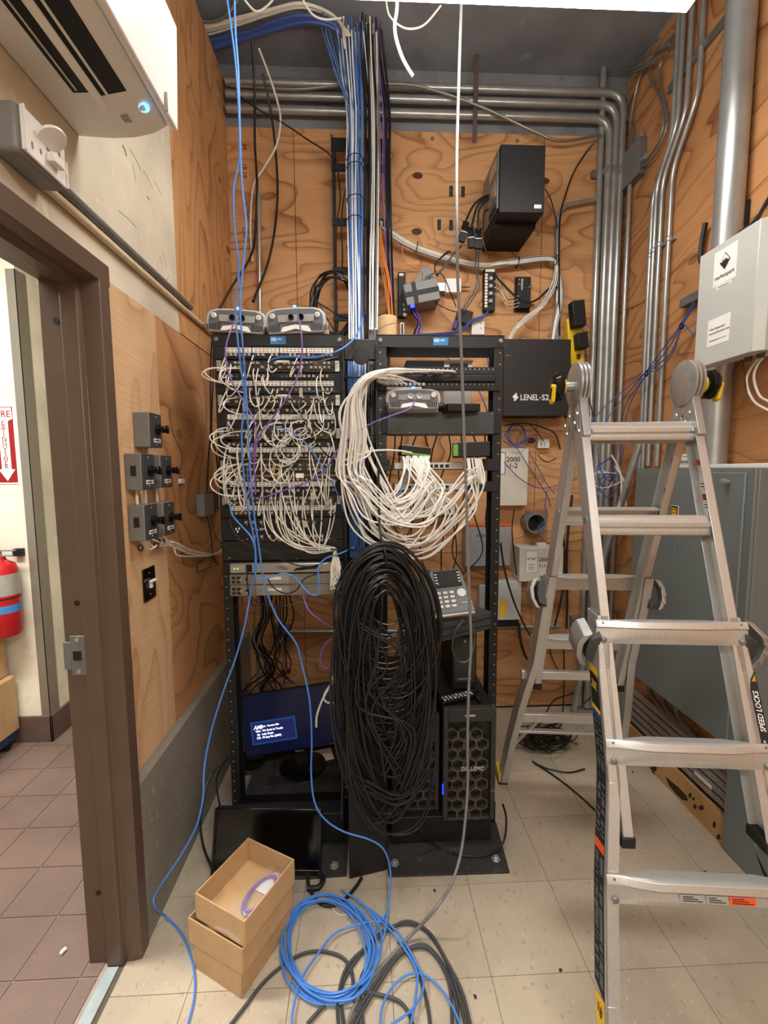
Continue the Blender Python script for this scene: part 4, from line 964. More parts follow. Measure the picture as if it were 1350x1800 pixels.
zq0, zq1, zq2 = .10, onY(20, 1212, YCn-.2).z, onY(10, 1132, YCn-.2).z
for k, (z0, z1, dx, lb_) in enumerate(((zq0, zq1, 0, 'lower'), (zq1+.002, zq2, -.035, 'upper'))):
    c_ = thing('cardboard_case', 'brown cardboard case of water, the %s of the corridor stack' % lb_, 'box', (xa-.25+dx, YCn-.27, z0), 'cardboard cases in the corridor')
    part('carton', MB().bb(xa-.46+dx, xa+dx, YCn-.30, YCn-.03, z0, z1), M_card, c_, .004)
    part('end_flap', MB().bb(xa-.045+dx, xa+.003+dx, YCn-.303, YCn-.05, z0+.004, z1-.004), M_card, c_, .002)
    text('case_text', 'PURE LIFE', .034, M_print, c_, frame((xa-.021+dx, YCn-.3036, (z0+z1)/2+.02), (0, 0, -1), (1, 0, 0)), .0002, .9)
    text('case_text', 'NATURAL', .028, M_print, c_, FY(xa-.12+dx, YCn-.3006, z1-.05), .0002, .9)
single('cable_clip', MB().tube([onZ(106, 1678, .006), onZ(110, 1672, .007), onZ(116, 1667, .006)], .006, 6), M_white, 'small white plastic plug lying on the corridor floor', 'debris')
# ================================================================ racks and what is bolted into them
YR = 1.80
RL, RR_ = (-.582, -.084), (.052, .554)
ZT = onY(770, 590, YR).z
def make_rack(x0, x1, label, plate):
    t = thing('equipment_rack', label, 'rack', ((x0+x1)/2, YR+.04, 0), 'black two-post racks')
    for s, xa in ((1, x0), (-1, x1)):
        a = lambda p, q: (min(xa+s*p, xa+s*q), max(xa+s*p, xa+s*q))
        m = MB()
        m.bb(*a(0, .036), YR, YR+.004, .01, ZT-.002); m.bb(*a(0, .036), YR+.072, YR+.076, .01, ZT-.002); m.bb(*a(0, .004), YR+.004, YR+.072, .01, ZT-.002)
        po = part('post', m, M_black, t)
        hm = MB(); nm_ = MB(); z = .12; k = 0
        while z < ZT-.06:
            hm.box((xa+s*.024, YR-.0003, z), (.006, .0008, .006)); z += (.0159, .0159, .0127)[k % 3]; k += 1
        part('mounting_hole', hm, M_port, po, kind='stuff')
        z = .14
        while z < ZT-.06: nm_.box((xa+s*.012, YR-.0003, z), (.006, .0008, .0035)); z += .0445
        part('unit_number', nm_, M_silvT, po, kind='stuff')
    part('top_angle', MB().bb(x0-.004, x1+.004, YR-.004, YR, ZT-.045, ZT).bb(x0-.004, x1+.004, YR-.004, YR+.04, ZT-.002, ZT+.002), M_black, t)
    part('rear_angle', MB().bb(x0-.004, x1+.004, YR+.076, YR+.08, ZT-.065, ZT-.025), M_black, t)
    part('foot_angle', MB().bb(x0, x1, YR-.02, YR-.014, 0, .105), M_black, t)
    part('rear_foot_angle', MB().bb(x0, x1, YR+.08, YR+.086, 0, .1).bb(x0, x1, YR+.086, YR+.30, 0, .007), M_black, t)
    part('base_plate', MB().prism(plate, 0, .008), M_dust, t, .001)
    bo = MB()
    for x in (x0+.05, x1-.05):
        bo.lathe((x, YR-.20, .008), (0, 0, 1), [(.018, 0), (.018, .003), (.011, .003), (.011, .012), (.008, .014)], 6)
    parts('anchor_bolt', bo, M_steel, t)
    tb_ = MB()
    for x in (x0+.012, x1-.012): tb_.lathe((x, YR-.004, ZT-.022), (0, -1, 0), [(.009, 0), (.009, .005), (.006, .007)], 12)
    parts('top_bolt', tb_, M_steelD, t)
    xm = (x0+x1)/2
    part('blue_tape', MB().bb(xm-.03, xm+.03, YR-.0048, YR-.004, ZT-.038, ZT-.008), M_bluetape, t)
    part('tape_print', MB().bb(xm-.027, xm-.006, YR-.0052, YR-.0048, ZT-.026, ZT-.014).bb(xm-.001, xm+.014, YR-.0052, YR-.0048, ZT-.022, ZT-.016), mat('faded_print', (190, 215, 235), .7), t, kind='stuff')
    return t
def fz(u, v): p = onZ(u, v, .004); return (p.x, p.y)
make_rack(*RL, 'left black two-post rack crowded with white patch leads', [(-.582, YR-.014), (-.57, YR-.235), fz(540, 1545), (-.084, YR-.24), (-.084, YR-.014)])
make_rack(*RR_, 'right black two-post rack holding the phone and the tower servers', [(.052, YR-.014), (.075, YR-.25), fz(690, 1541), fz(896, 1534), (.56, YR-.014)])
# ---- vertical cable manager between the racks
cm = thing('cable_manager', 'black upright cable manager between the two racks', 'cable manager', (-.016, 1.82, 0))
part('back_channel', MB().bb(-.078, .046, 1.876, 1.882, .02, ZT-.03), M_blackM, cm)
for x in (-.080, .044): part('side_wall', MB().bb(x, x+.004, 1.74, 1.88, .9, ZT-.05), M_black, cm)
for v in (660, 760, 860, 960):
    z = onY(630, v, 1.73).z
    rg = MB().tube(arc([(-.074, 1.80, z), (-.074, 1.71, z-.01), (.042, 1.71, z-.01), (.042, 1.80, z)], .03), .0045, 6, sub=1)
    part('ring', rg, M_blackM, cm)
part('top_yoke', MB().bb(-.078, .046, 1.78, 1.80, ZT-.10, ZT-.02), M_black, cm, .004)
part('top_opening', MB().lathe((-.012, 1.779, onY(632, 626, 1.78).z), (0, -1, 0), [(.032, 0), (.034, .002), (.030, .003), (0, .001)], 20), M_port, cm)
pa, pb = onZ(614, 1546, .003), onZ(680, 1530, .003)
part('lower_cover', MB().add([(pa.x, pa.y, .003), (pb.x, pb.y, .003), (pb.x, pb.y, .62), (pa.x, pa.y, .62), (pa.x-.004, 1.75, .003), (pb.x+.002, 1.75, .003), (pb.x+.002, 1.75, .62), (pa.x-.004, 1.75, .62)],
     [(0, 1, 2, 3), (4, 7, 6, 5), (0, 4, 5, 1), (3, 2, 6, 7), (0, 3, 7, 4), (1, 5, 6, 2)]), M_blackM, cm, .004)
# ---- equipment helpers
YE = 1.788
XL0, XL1 = -.574, -.092
def zv(v, u=490, Y=YE): return onY(u, v, Y).z
def ports(par, xa, xb, z, n, w, h, mt, name, y=YE, prob=1.0, rd=None, dep=.0008, gaps=True):
    m = MB()
    for i in range(n):
        if rd and rd.random() > prob: continue
        x = xa+(xb-xa)*(i+.5)/n+(.003*((i//6)-n/12) if gaps else 0)
        m.box((x, y-dep/2, z), (w, dep, h))
    if m.v: part(name, m, mt, par, kind='stuff')
def rackunit(name, label, cat, v0, v1, depth, mt, x0=XL0, x1=XL1, y=YE, grp=None, bevel=.001):
    z1, z0 = zv(v0), zv(v1)
    t = thing(name, label, cat, ((x0+x1)/2, y+depth/2, z0), grp)
    xm = .018
    part('case', MB().bb(x0+xm, x1-xm, y+.004, y+depth, z0+.001, z1-.001), mt, t, bevel)
    part('faceplate', MB().bb(x0, x1, y, y+.004, z0+.0008, z1-.0008), mt, t, bevel)
    return t, z0, z1
rp = random.Random(11)
def patch_panel(v0, v1, vl, vj, k, label):
    t, z0, z1 = rackunit('patch_bay', label, 'patch panel', v0, v1, .035, M_blackM, grp='patch panels in the left rack')
    xa, xb = -.538, -.118
    zl = zv(vl); w = (xb-xa)/4
    for i in range(4):
        l = part('label_strip', MB().bb(xa+w*i+.002, xa+w*(i+1)-.002, YE-.0015, YE, zl-.0095, zl+.0095), M_whiteM, t)
        pr = MB()
        for j in range(6):
            x = xa+w*i+.008+(w-.016)*(j+.5)/6
            for dz in (.0045, -.0045): pr.box((x, YE-.0017, zl+dz), (.011*rp.uniform(.6, 1), .0004, .003))
        part('strip_print', pr, M_scuff, l, kind='stuff')
    for v in vj:
        z = zv(v)
        ports(t, xa, xb, z, 24, .0125, .013, M_port, 'jack', gaps=False)
        ports(t, xa, xb, z, 24, .0105, .011, M_jackO, 'brown_jack', prob=.28, rd=rp, dep=.0016, gaps=False)
        ports(t, xa, xb, z+.001, 24, .0095, .010, M_jackB, 'blue_jack', prob=.45, rd=rp, dep=.002, gaps=False)
        ports(t, xa, xb, z, 24, .0085, .009, M_jackW, 'clear_plug', prob=.6, rd=rp, dep=.016, gaps=False)
    return t
def switch(v0, v1, k, label, ear=M_silver):
    t, z0, z1 = rackunit('network_switch', label, 'network switch', v0, v1, .22, M_black, grp='network switches in the left rack')
    xa, xb = -.538, -.128; zc = (z0+z1)/2
    for x in (XL0+.004, XL1-.022): part('ear', MB().bb(x, x+.018, YE-.002, YE, z0+.002, z1-.002), ear, t, .001)
    for dz in (.009, -.007):
        ports(t, xa, xb, zc+dz, 24, .0135, .0115, M_gold, 'port_shell', dep=.0006, gaps=False)
        ports(t, xa, xb, zc+dz, 24, .0110, .0090, M_port, 'port', dep=.0012, gaps=False)
        ports(t, xa, xb, zc+dz, 24, .0085, .0085, M_jackW, 'clear_plug', prob=.62, rd=rp, dep=.018, gaps=False)
    part('indicator_strip', MB().bb(xa, xb, YE-.0008, YE, z0+.003, z0+.0045), M_gold, t)
    l = part('name_label', MB().bb(-.34, -.29, YE-.0012, YE, z1-.009, z1-.001), M_whiteM, t)
    return t
ordn = ('first', 'second', 'third', 'fourth', 'fifth', 'sixth')
for k, (v0, v1, vl, vj) in enumerate(((609, 632, 616, (625,)), (655, 692, 674, (662, 685)), (716, 751, 733, (722, 743)), (775, 806, 791, (781, 801)), (838, 870, 851, (843, 862)), (889, 909, 893, (901,)))):
    patch_panel(v0, v1, vl, vj, k, 'black patch panel with white label strips, %s from the top of the left rack' % ordn[k])
for k, (v0, v1) in enumerate(((633, 654), (693, 714), (752, 772), (808, 835), (871, 888))):
    switch(v0, v1, k, 'network switch with two rows of ports, %s from the top of the left rack' % ordn[k])
# routing matrix unit
t, z0, z1 = rackunit('audio_router', 'black two-row routing unit with printed letters under the switches', 'router', 910, 949, .2, M_blackM)
text('unit_text', 'TTL-RM', .014, M_printW, t, FY(-.43, YE-.0005, zv(930)), .0001, 1.1)
for dx_, dz_ in ((-.006, .004), (.006, .006), (0, -.006)): part('maker_mark', MB(FY(-.513+dx_, YE-.0005, zv(931)+dz_)).prism([(-.004, 0), (0, -.006), (.005, .001), (0, .006)], 0, .0004), M_printW, t)
for v in (917, 942):
    ports(t, -.49, -.13, zv(v), 12, .013, .012, M_port, 'port', gaps=False)
    ports(t, -.49, -.13, zv(v), 12, .010, .010, M_jackW, 'clear_plug', prob=.6, rd=rp, dep=.016, gaps=False)
    ports(t, -.49, -.13, zv(v)-.012, 12, .003, .004, M_printW, 'port_number', gaps=False)
t, z0, z1 = rackunit('rack_blank', 'plain black blank panel under the routing unit', 'panel', 950, 985, .02, M_black, bevel=.002)
parts('panel_screw', MB().lathe((-.55, YE, z0+.012), (0, -1, 0), [(.004, 0), (.003, .002), (0, .0025)], 8).lathe((-.28, YE, z0+.006), (0, -1, 0), [(.003, 0), (0, .0025)], 8).lathe((-.12, YE, z0+.006), (0, -1, 0), [(.003, 0), (0, .0025)], 8), M_steel, t)
t, z0, z1 = rackunit('rack_server', 'slim rack server with a rounded silver bezel', 'server', 987, 1006, .5, M_blackM)
bz_ = part('bezel', MB().bb(-.545, -.12, YE-.022, YE, z0+.002, z1-.002), M_silver, t, .006, seg=3)
text('bezel_text', 'DELL', .017, M_dgrey, bz_, FY(-.335, YE-.0225, (z0+z1)/2), .0002, 1.1)
parts('status_light', MB().lathe((-.525, YE-.022, (z0+z1)/2), (0, -1, 0), [(.003, 0), (.002, .001)], 10).lathe((-.512, YE-.022, (z0+z1)/2), (0, -1, 0), [(.003, 0), (.002, .001)], 10), M_ledG, bz_)
part('bezel_slot', MB().bb(-.48, -.455, YE-.0228, YE-.022, z0+.008, z1-.006).prism([], 0, 0) if False else MB().bb(-.48, -.455, YE-.0228, YE-.022, z0+.008, z1-.006), M_port, bz_)
part('bezel_swoosh', MB(FY(-.235, YE-.0222, (z0+z1)/2)).prism([(-.06, -.012), (-.045, 0), (.04, .010), (.05, .004), (.03, -.006)], 0, .0006), M_blackG, bz_)
for k, (v0, v1) in enumerate(((1008, 1027.5), (1027.5, 1047))):
    t, z0, z1 = rackunit('router', 'silver perforated router, the %s of the pair at the foot of the stack' % ('upper', 'lower')[k], 'router', v0, v1, .4, M_perf, x0=-.552, x1=-.104, grp='silver routers in the left rack')
    zc = (z0+z1)/2
    for i in range(2):
        for j in range(2):
            p_ = part('port_pair', MB().bb(-.545+.020*i, -.528+.020*i, YE-.003, YE, z0+.006+.018*j, z0+.020+.018*j), M_gold, t)
            part('port', MB().bb(-.543+.020*i, -.530+.020*i, YE-.0036, YE-.003, z0+.008+.018*j, z0+.018+.018*j), M_port, p_)
    part('console_port', MB().bb(-.492, -.476, YE-.003, YE, zc-.007, zc+.008), M_silver, t)
    part('console_hole', MB().bb(-.490, -.478, YE-.0036, YE-.003, zc-.004, zc+.006), M_port, t)
    part('card_label', MB().bb(-.40, -.345, YE-.002, YE, zc-.002, zc+.010), M_whiteM, t)
    part('card_plate', MB().bb(-.445, -.315, YE-.0012, YE, z0+.004, z1-.004), M_silver, t)
    parts('thumb_screw', MB().lathe((-.505, YE, zc), (0, -1, 0), [(.006, 0), (.006, .01)], 10).lathe((-.325, YE, zc+.004), (0, -1, 0), [(.006, 0), (.006, .01)], 10).lathe((-.432, YE, zc-.002), (0, -1, 0), [(.006, 0), (.006, .01)], 10), M_steel, t)
# ---- right rack equipment
XR0, XR1 = .060, .546
def rz(v, u=770, Y=YE): return onY(u, v, Y).z
z1, z0 = rz(645), rz(687)
t = thing('patch_bay', 'black 48-port patch panel feeding the thick white cable bundle', 'patch panel', (.3, YE, z0))
part('faceplate', MB().bb(XR0, XR1, YE, YE+.004, z0, z1), M_blackM, t, .001)
part('wire_manager', MB().bb(.085, .52, YE-.012, YE, (z0+z1)/2-.012, (z0+z1)/2+.012), M_blackM, t, .003)
for zz_ in (z1-.018, z0+.016):
    ports(t, .085, .52, zz_, 24, .0145, .013, M_dgrey, 'jack_shell', gaps=False)
    ports(t, .085, .52, zz_, 24, .0115, .0095, M_port, 'jack', dep=.0016, gaps=False)
    ports(t, .085, .52, zz_+.010, 24, .004, .003, M_printW, 'port_number', gaps=False)
l = part('label_strip', MB().bb(.088, .225, YE-.016, YE-.014, z0+.001, z0+.012), M_whiteM, t)
ports(t, .085, .24, z0+.022, 9, .011, .011, M_jackW, 'clear_plug', dep=.022, gaps=False)
z1, z0 = rz(724), rz(763)
bl2 = thing('rack_blank', 'dark grey two-unit blank panel under the access point in the right rack', 'panel', (.3, YE, z0))
part('panel', MB().bb(.09, .518, YE-.002, YE+.10, z0, z1), M_dgrey, bl2, .001)
for a, b in ((XR0+.006, .09), (.518, XR1)): part('ear', MB().bb(a, b, YE, YE+.004, z0+.002, z1-.004), M_blackM, bl2, .001)
sm = MB()
for x, z in ((.10, z1-.008), (.51, z1-.008), (.18, z0+.006), (.30, z0+.006), (.43, z0+.006)): sm.lathe((x, YE-.002, z), (0, -1, 0), [(.003, 0), (.002, .0015)], 8)
parts('panel_screw', sm, M_steel, bl2)
# small black boxes resting on it and below
def dev(name, label, cat, u0, v0, u1, v1, Y, dep, mt, tilt=0.0, yawd=0.0, bevel=.003):
    x0, x1, z0, z1 = rectY(u0, v0, u1, v1, Y)
    w, h = x1-x0, z1-z0
    M = Matrix.Translation(((x0+x1)/2, Y, z0)) @ Matrix.Rotation(yawd, 4, 'Z') @ Matrix.Rotation(tilt, 4, 'Y')
    t = thing(name, label, cat, ((x0+x1)/2, Y, z0))
    part('case', MB(M).bb(-w/2, w/2, 0, dep, 0, h), mt, t, bevel)
    return t, M, w, h
t, M, w, h = dev('black_adapter', 'flat black box tilted on top of the blank panel', 'adapter', 786, 709, 848, 723, 1.74, .10, M_blackM, -.03, .25)
t, M, w, h = dev('small_switch', 'small black switch with a green face and many white leads', 'network switch', 704, 785, 757, 802, 1.75, .10, M_blackM, .10, .05)
part('green_face', MB(M).bb(-w/2+.004, w/2-.004, -.001, 0, .002, .012), M_green, t)
part('silver_top', MB(M).bb(-w/2+.002, w/2-.002, .0, .09, h, h+.002), M_silver, t)
t, M, w, h = dev('small_switch', 'small black switch with a label strip, right of the green faced one', 'network switch', 797, 777, 861, 803, 1.70, .11, M_blackM, -.03, -.18)
part('label_strip', MB(M).bb(-w/2+.004, -w/2+.02, .0, .085, h, h+.001), M_whiteM, t)
part('green_face', MB(M).bb(-w/2+.002, -w/2+.02, -.001, 0, .006, h-.006), M_green, t)
for k, (va, vb) in enumerate(((808, 826), (848, 863))):
    z1, z0 = rz(va), rz(vb)
    t = thing('router_shelf', 'black bracket shelf with a white router, the %s of two in the right rack' % ('upper', 'lower')[k], 'shelf', (.3, YE, z0), 'router shelves in the right rack')
    part('tray', MB().bb(.075, .53, YE, YE+.14, z0, z0+.003), M_black, t)
    for a, b in ((XR0, .10), (.40, XR1)): part('bracket', MB().bb(a, b, YE-.002, YE+.002, z0-.004, z1+.002), M_black, t, .001)
    r_ = thing('white_router', 'white router with a row of ports on the %s bracket shelf' % ('upper', 'lower')[k], 'router', (.26, YE, z0+.003), 'white routers in the right rack')
    part('case', MB().bb(.118, .398, YE+.004, YE+.13, z0+.003, z0+.030), M_white, r_, .003)
    for j in range(8): part('port', MB().bb(.17+.022*j, .185+.022*j, YE+.003, YE+.004, z0+.009, z0+.022), M_port, r_)
# white steel computer chassis standing behind the patch panel
t, M, w, h = dev('pc_chassis', 'bare white steel computer bracket behind the patch panel', 'chassis', 780, 634, 829, 722, 1.96, .12, M_white, 0, 0, .002)
part('cut_out', MB(M).bb(-w*.30, w*.36, -.002, 0, h*.80, h*.94), M_blackM, t)
part('rim', MB(M).bb(-w/2-.004, w/2+.004, -.006, 0, h-.006, h+.002), M_steelD, t)
t, M, w, h = dev('pc_board', 'dark computer part lying left of the white steel bracket', 'chassis', 714, 633, 780, 650, 1.96, .12, M_blackM)
# ---- access points
def access_point(c, w, h, rz_, label, dep=.17):
    M = Matrix.Translation(c) @ Matrix.Rotation(rz_, 4, 'Y') @ Matrix.Rotation(-.12, 4, 'X')
    t = thing('access_point', label, 'access point', c, 'wireless access points')
    def arch(k, d): # rounded hull outline in x,z
        a, b = w/2-k, h-k; P = []
        for i in range(9):
            th = math.pi*i/8; P.append((a*(abs(math.cos(th))**.45)*(1 if math.cos(th) >= 0 else -1), k*.3+b*.42+b*.55*(math.sin(th)**.7 if math.sin(th) > 0 else 0)))
        P += [(-a*.97, b*.30), (-a*.90, k*.5+.0), (a*.90, k*.5), (a*.97, b*.30)]
        return P
    RXm = M @ Matrix.Rotation(math.pi/2, 4, 'X')
    part('shell', MB(RXm).prism(arch(0, 0), 0, -dep), M_apG, t, .006, seg=3)
    part('recess', MB(RXm).prism(arch(.012, 0), -.0002, .0016), mat('ap_recess', (96, 96, 98), .5), t)
    part('plate', MB(M).bb(-w*.28, w*.30, -.006, -.001, h*.38, h*.66), mat('ap_plate', (150, 148, 146), .5), t, .002)
    for x in (-w*.36, w*.36): part('screw', MB(M).lathe((x, -.001, h*.62), (0, -1, 0), [(.010, 0), (.010, .006), (.006, .008), (.006, .004), (0, .004)], 16), M_white, t)
    for x in (-w*.06, w*.10): part('port', MB(M).lathe((x, -.006, h*.54), (0, -1, 0), [(.011, 0), (.011, .008), (.007, .008), (.007, .002), (0, .002)], 18), M_blackG, t)
    part('bracket', MB(M).prism([(-w*.24, 0), (-w*.20, h*.18), (0, h*.26), (w*.20, h*.20), (w*.26, -h*.02), (w*.20, -h*.02), (0, h*.10), (-w*.18, 0)], .004, .012, Matrix.Rotation(math.pi/2, 4, 'X')), M_white, t, .001)
    fn = MB(M)
    for i in range(9):
        for s in (-1, 1):
            fn.bb(s*(w*.26+.008*i)-.0015, s*(w*.26+.008*i)+.0015, -.003, 0, h*.06, h*(.34-.012*i))
    part('fin', fn, M_blackM, t, kind='stuff')
    part('status_light', MB(M).bb(-.006, .006, -.002, .004, h*.965, h*1.02), M_ledB, t)
    return t, M
zt2 = ZT+.004
pA, pB = onY(416, 590, YR+.0), onY(521, 590, YR+.0)
access_point((pA.x, YR-.01, zt2), .235, .096, .05, 'grey wireless access point on top of the left rack, nearer the left wall')
access_point((pB.x, YR-.01, zt2), .24, .105, -.05, 'grey wireless access point on top of the left rack, nearer the cable bundle')
pC = onY(727, 724, 1.72)
access_point((pC.x, 1.72, rz(724)+.004), .215, .082, 0, 'grey wireless access point resting on the blank panel of the right rack', .14)
# ---- tower servers, plinth and the things stacked on them
pl = thing('server_plinth', 'low black plinth in the foot of the right rack under the servers', 'plinth', (.3, 2.0, 0))
YT = 1.66
zp = onY(835, 1442, YT).z
part('box', MB().bb(.094, .51, 1.69, 1.776, .012, zp-.002).bb(.094, .51, 1.90, 2.34, .012, zp-.002), M_blackM, pl, .003)
def tower(x0, x1, yf, v1, label, txt):
    z0 = zp; z1 = onY((x0+x1)/2/yf*FPX+642, v1, yf).z; xc, zc = (x0+x1)/2, (z0+z1)/2
    t = thing('tower_server', label, 'server', (xc, yf+.25, z0), 'black tower servers')
    part('chassis', MB().bb(x0+.004, x1-.004, yf+.03, yf+.60, z0, z1-.004), M_black, t, .006)
    w, h = x1-x0, z1-z0
    part('bezel_frame', MB().bb(x0, x0+.020, yf, yf+.03, z0, z1).bb(x1-.020, x1, yf, yf+.03, z0, z1).bb(x0+.02, x1-.02, yf, yf+.03, z1-.055, z1).bb(x0+.02, x1-.02, yf, yf+.03, z0, z0+.012), M_dust, t, .003)
    part('bezel_back', MB().bb(x0+.02, x1-.02, yf+.022, yf+.028, z0+.012, z1-.055), M_port, t)
    hx = MB(); r = .0285; dx = r*math.sqrt(3); dz = r*1.5; row = 0; z = z0+.026
    while z < z1-.068:
        x = x0+.034+(dx/2 if row % 2 else 0)
        while x < x1-.030:
            O = [(x+r*math.sin(math.pi/3*i), z+r*math.cos(math.pi/3*i)) for i in range(6)]; I = [(x+(r-.0052)*math.sin(math.pi/3*i), z+(r-.0052)*math.cos(math.pi/3*i)) for i in range(6)]
            vs = [(a, yf+.002, b) for a, b in O]+[(a, yf+.002, b) for a, b in I]+[(a, yf+.02, b) for a, b in I]
            fs = [(i, (i+1) % 6, 6+(i+1) % 6, 6+i) for i in range(6)]+[(6+i, 6+(i+1) % 6, 12+(i+1) % 6, 12+i) for i in range(6)]
            hx.add(vs, fs); x += dx
        row += 1; z += dz
    part('hex_grille', hx, mat('dusty_grille', (76, 69, 60), .6, .2, .2, 30), t, kind='stuff')
    part('front_light', MB().bb(xc-.02, xc+.02, yf-.001, yf, z1-.032, z1-.024), M_silvT, t)
    text('maker_text', txt, .022, M_silvT, t, FY(xc+.012, yf-.0012, z0+h*.47), .003, 1.0)
    return t, z1
_, zt3 = tower(.302, .514, YT, 1246, 'black tower server with a dusty honeycomb front, the nearer right one', 'DELLEMC')
_, zt4 = tower(.098, .296, 1.72, 1258, 'black tower server half hidden behind the black cable coil', 'DELL')
single('blue_glow_light', MB().bb(.2975, .3010, 1.652, 1.656, onY(783, 1396, 1.655).z, onY(783, 1378, 1.655).z), M_ledB2, 'deep blue status light between the two tower servers', 'light')
# UPS on the right tower
x0, x1, z0, z1 = rectY(794, 1114, 838, 1218, 1.82)
ups = thing('battery_backup', 'black battery backup tower standing on the right server', 'battery backup', ((x0+x1)/2, 1.95, zt3))
part('case', MB().bb(x0, x1, 1.82, 2.16, zt3-.004, z1), M_blackM, ups, .008, seg=3)
part('front_face', MB().bb(x0+.006, x1-.006, 1.812, 1.82, zt3+.03, z1-.012), mat('satin_charcoal', (46, 45, 44), .3), ups, .006)
part('power_button', MB().lathe(((x0+x1)/2, 1.812, z1-.03), (0, -1, 0), [(.006, 0), (.005, .002), (0, .002)], 14), M_steel, ups)
text('maker_text', 'CyberPower', .013, M_silvT, ups, FY((x0+x1)/2, 1.8115, zt3+.05), .0002, .9)
# dark box under the phone
pb_ = onY(803, 1100, 1.72)
bxM = Matrix.Translation((pb_.x, 1.78, onY(800, 1118, 1.70).z)) @ Matrix.Rotation(.42, 4, 'Z') @ Matrix.Rotation(-.05, 4, 'Y')
hb = onY(800, 1078, 1.70).z-onY(800, 1120, 1.70).z
kx = thing('dark_box', 'dark grey flat box carrying the desk phone', 'box', (pb_.x, 1.78, onY(800, 1118, 1.70).z))
part('case', MB(bxM).bb(-.11, .13, -.085, .16, 0, hb*.75), M_dgrey, kx, .004)
parts('ridge', MB(bxM).bb(-.11, .13, -.0865, -.085, hb*.18, hb*.22).bb(-.11, .13, -.0865, -.085, hb*.48, hb*.52), M_blackM, kx)
# desk phone
zph = onY(800, 1080, 1.66).z
PM = Matrix.Translation((onY(792, 1080, 1.64).x, 1.66, zph)) @ Matrix.Rotation(-.10, 4, 'Y') @ Matrix.Rotation(math.radians(48), 4, 'X')
ph = thing('desk_phone', 'grey office desk phone with a dark display and white keys', 'phone', (onY(792, 1080, 1.64).x, 1.66, zph))
Mgp = mat('phone_grey', (112, 114, 116), .4)
part('body', MB(PM).prism([(-.10, -.004), (.10, -.004), (.092, .06), (.076, .185), (-.074, .185), (-.095, .06)], 0, .022), Mgp, ph, .005)
part('front_lip', MB(PM).bb(-.098, .098, -.014, .0, -.002, .018), M_silver, ph, .004)
hs = part('handset', MB(PM).prism([(-.100, .0), (-.052, .0), (-.050, .05), (-.054, .13), (-.048, .185), (-.088, .188), (-.098, .14)], .022, .045), M_dgrey, ph, .008, seg=3)
scr = part('display', MB(PM).bb(-.036, .070, .105, .178, .022, .027), M_blackM, ph, .003)
for s in (-1, 1):
    for j in range(4): part('side_key', MB(PM).bb(.017+s*.046-.005, .017+s*.046+.005, .122+.013*j, .126+.013*j, .027, .028), M_printW, ph)
for i in range(3):
    for j in range(4):
        x, y = -.030+.026*i, .024+.019*j
        part('key', MB(PM).bb(x-.009, x+.009, y-.006, y+.006, .022, .027), M_white, ph, .002)
part('navigation_ring', MB(PM).lathe((.060, .075, .022), (0, 0, 1), [(.017, 0), (.017, .003), (.009, .004), (.008, .002), (0, .002)], 20), M_white, ph)
parts('function_key', MB(PM).bb(.082, .09, .062, .068, .022, .026).bb(.083, .091, .045, .051, .022, .026).bb(.084, .092, .028, .034, .022, .026).bb(.05, .075, .030, .034, .022, .025), M_silvT, ph)
text('display_text', '7', .012, M_printW, scr, PM @ Matrix.Translation((-.024, .118, .0272)), .0001)
cable('phone_cord', [(815, 1090, 1.60), (800, 1110, 1.58), (795, 1140, 1.62), (806, 1162, 1.64), (824, 1160, 1.64), (834, 1130, 1.66), (832, 1100, 1.66)], .0045, M_cdgrey, 'curly dark phone cord looping below the desk phone', 'cord')
# remote control and plug on the tower top
rM = Matrix.Translation((.375, 1.735, zt3-.002)) @ Matrix.Rotation(.35, 4, 'Z')
rm = thing('remote_control', 'black remote control lying on the right tower server', 'remote control', (.375, 1.735, zt3-.004))
part('case', MB(rM).bb(-.085, .085, -.022, .022, 0, .018), M_blackG, rm, .005, seg=3)
for i in range(9):
    for j in range(3):
        part('button', MB(rM).bb(-.072+.016*i, -.064+.016*i, -.014+.011*j, -.007+.011*j, .018, .0205), M_silvT if (i+j) % 3 else M_white, rm)
single('power_plug', MB().tube([(.46, 1.70, zt3+.006), (.455, 1.73, zt3+.012), (.475, 1.76, zt3+.012), (.45, 1.79, zt3+.008), (.42, 1.78, zt3+.006)], .007, 8), M_blackM, 'short black plug lead lying behind the remote control', 'plug')
# ================================================================ things fixed to the back wall
def wbox(name, label, cat, u0, v0, u1, v1, dep, mt, bevel=.003, pname='case', Yb=YB):
    Y = Yb-dep
    x0, x1, z0, z1 = rectY(u0, v0, u1, v1, Y)
    t = thing(name, label, cat, ((x0+x1)/2, Yb, z0))
    part(pname, MB().bb(x0, x1, Y, Yb-.0005, z0, z1), mt, t, bevel)
    return t, x0, x1, z0, z1, Y
# cable ladder
lx0, lx1 = onY(588, 400, 2.62).x, onY(682, 400, 2.62).x
zt5, zb5 = onY(600, 246, 2.62).z, 2.02
cl5 = thing('cable_runway', 'black upright cable ladder fixed to the back wall', 'cable ladder', ((lx0+lx1)/2, 2.65, zb5))
for x in (lx0, lx1): part('rail', MB().bb(x-.009, x+.009, 2.61, 2.645, zb5, zt5), M_blackM, cl5, .001)
for v, h in ((258, .035), (298, .02), (393, .02), (478, .02), (560, .02)):
    z = onY(630, v, 2.62).z; part('rung', MB().bb(lx0-.012, lx1+.012, 2.605, 2.612, z-h, z+h), M_blackM, cl5, .001)
for z in (zt5-.05, zb5+.4): part('wall_bracket', MB().bb(lx0-.01, lx0+.01, 2.645, 2.7195, z-.02, z+.02).bb(lx1-.01, lx1+.01, 2.645, 2.7195, z-.02, z+.02), M_blackM, cl5)
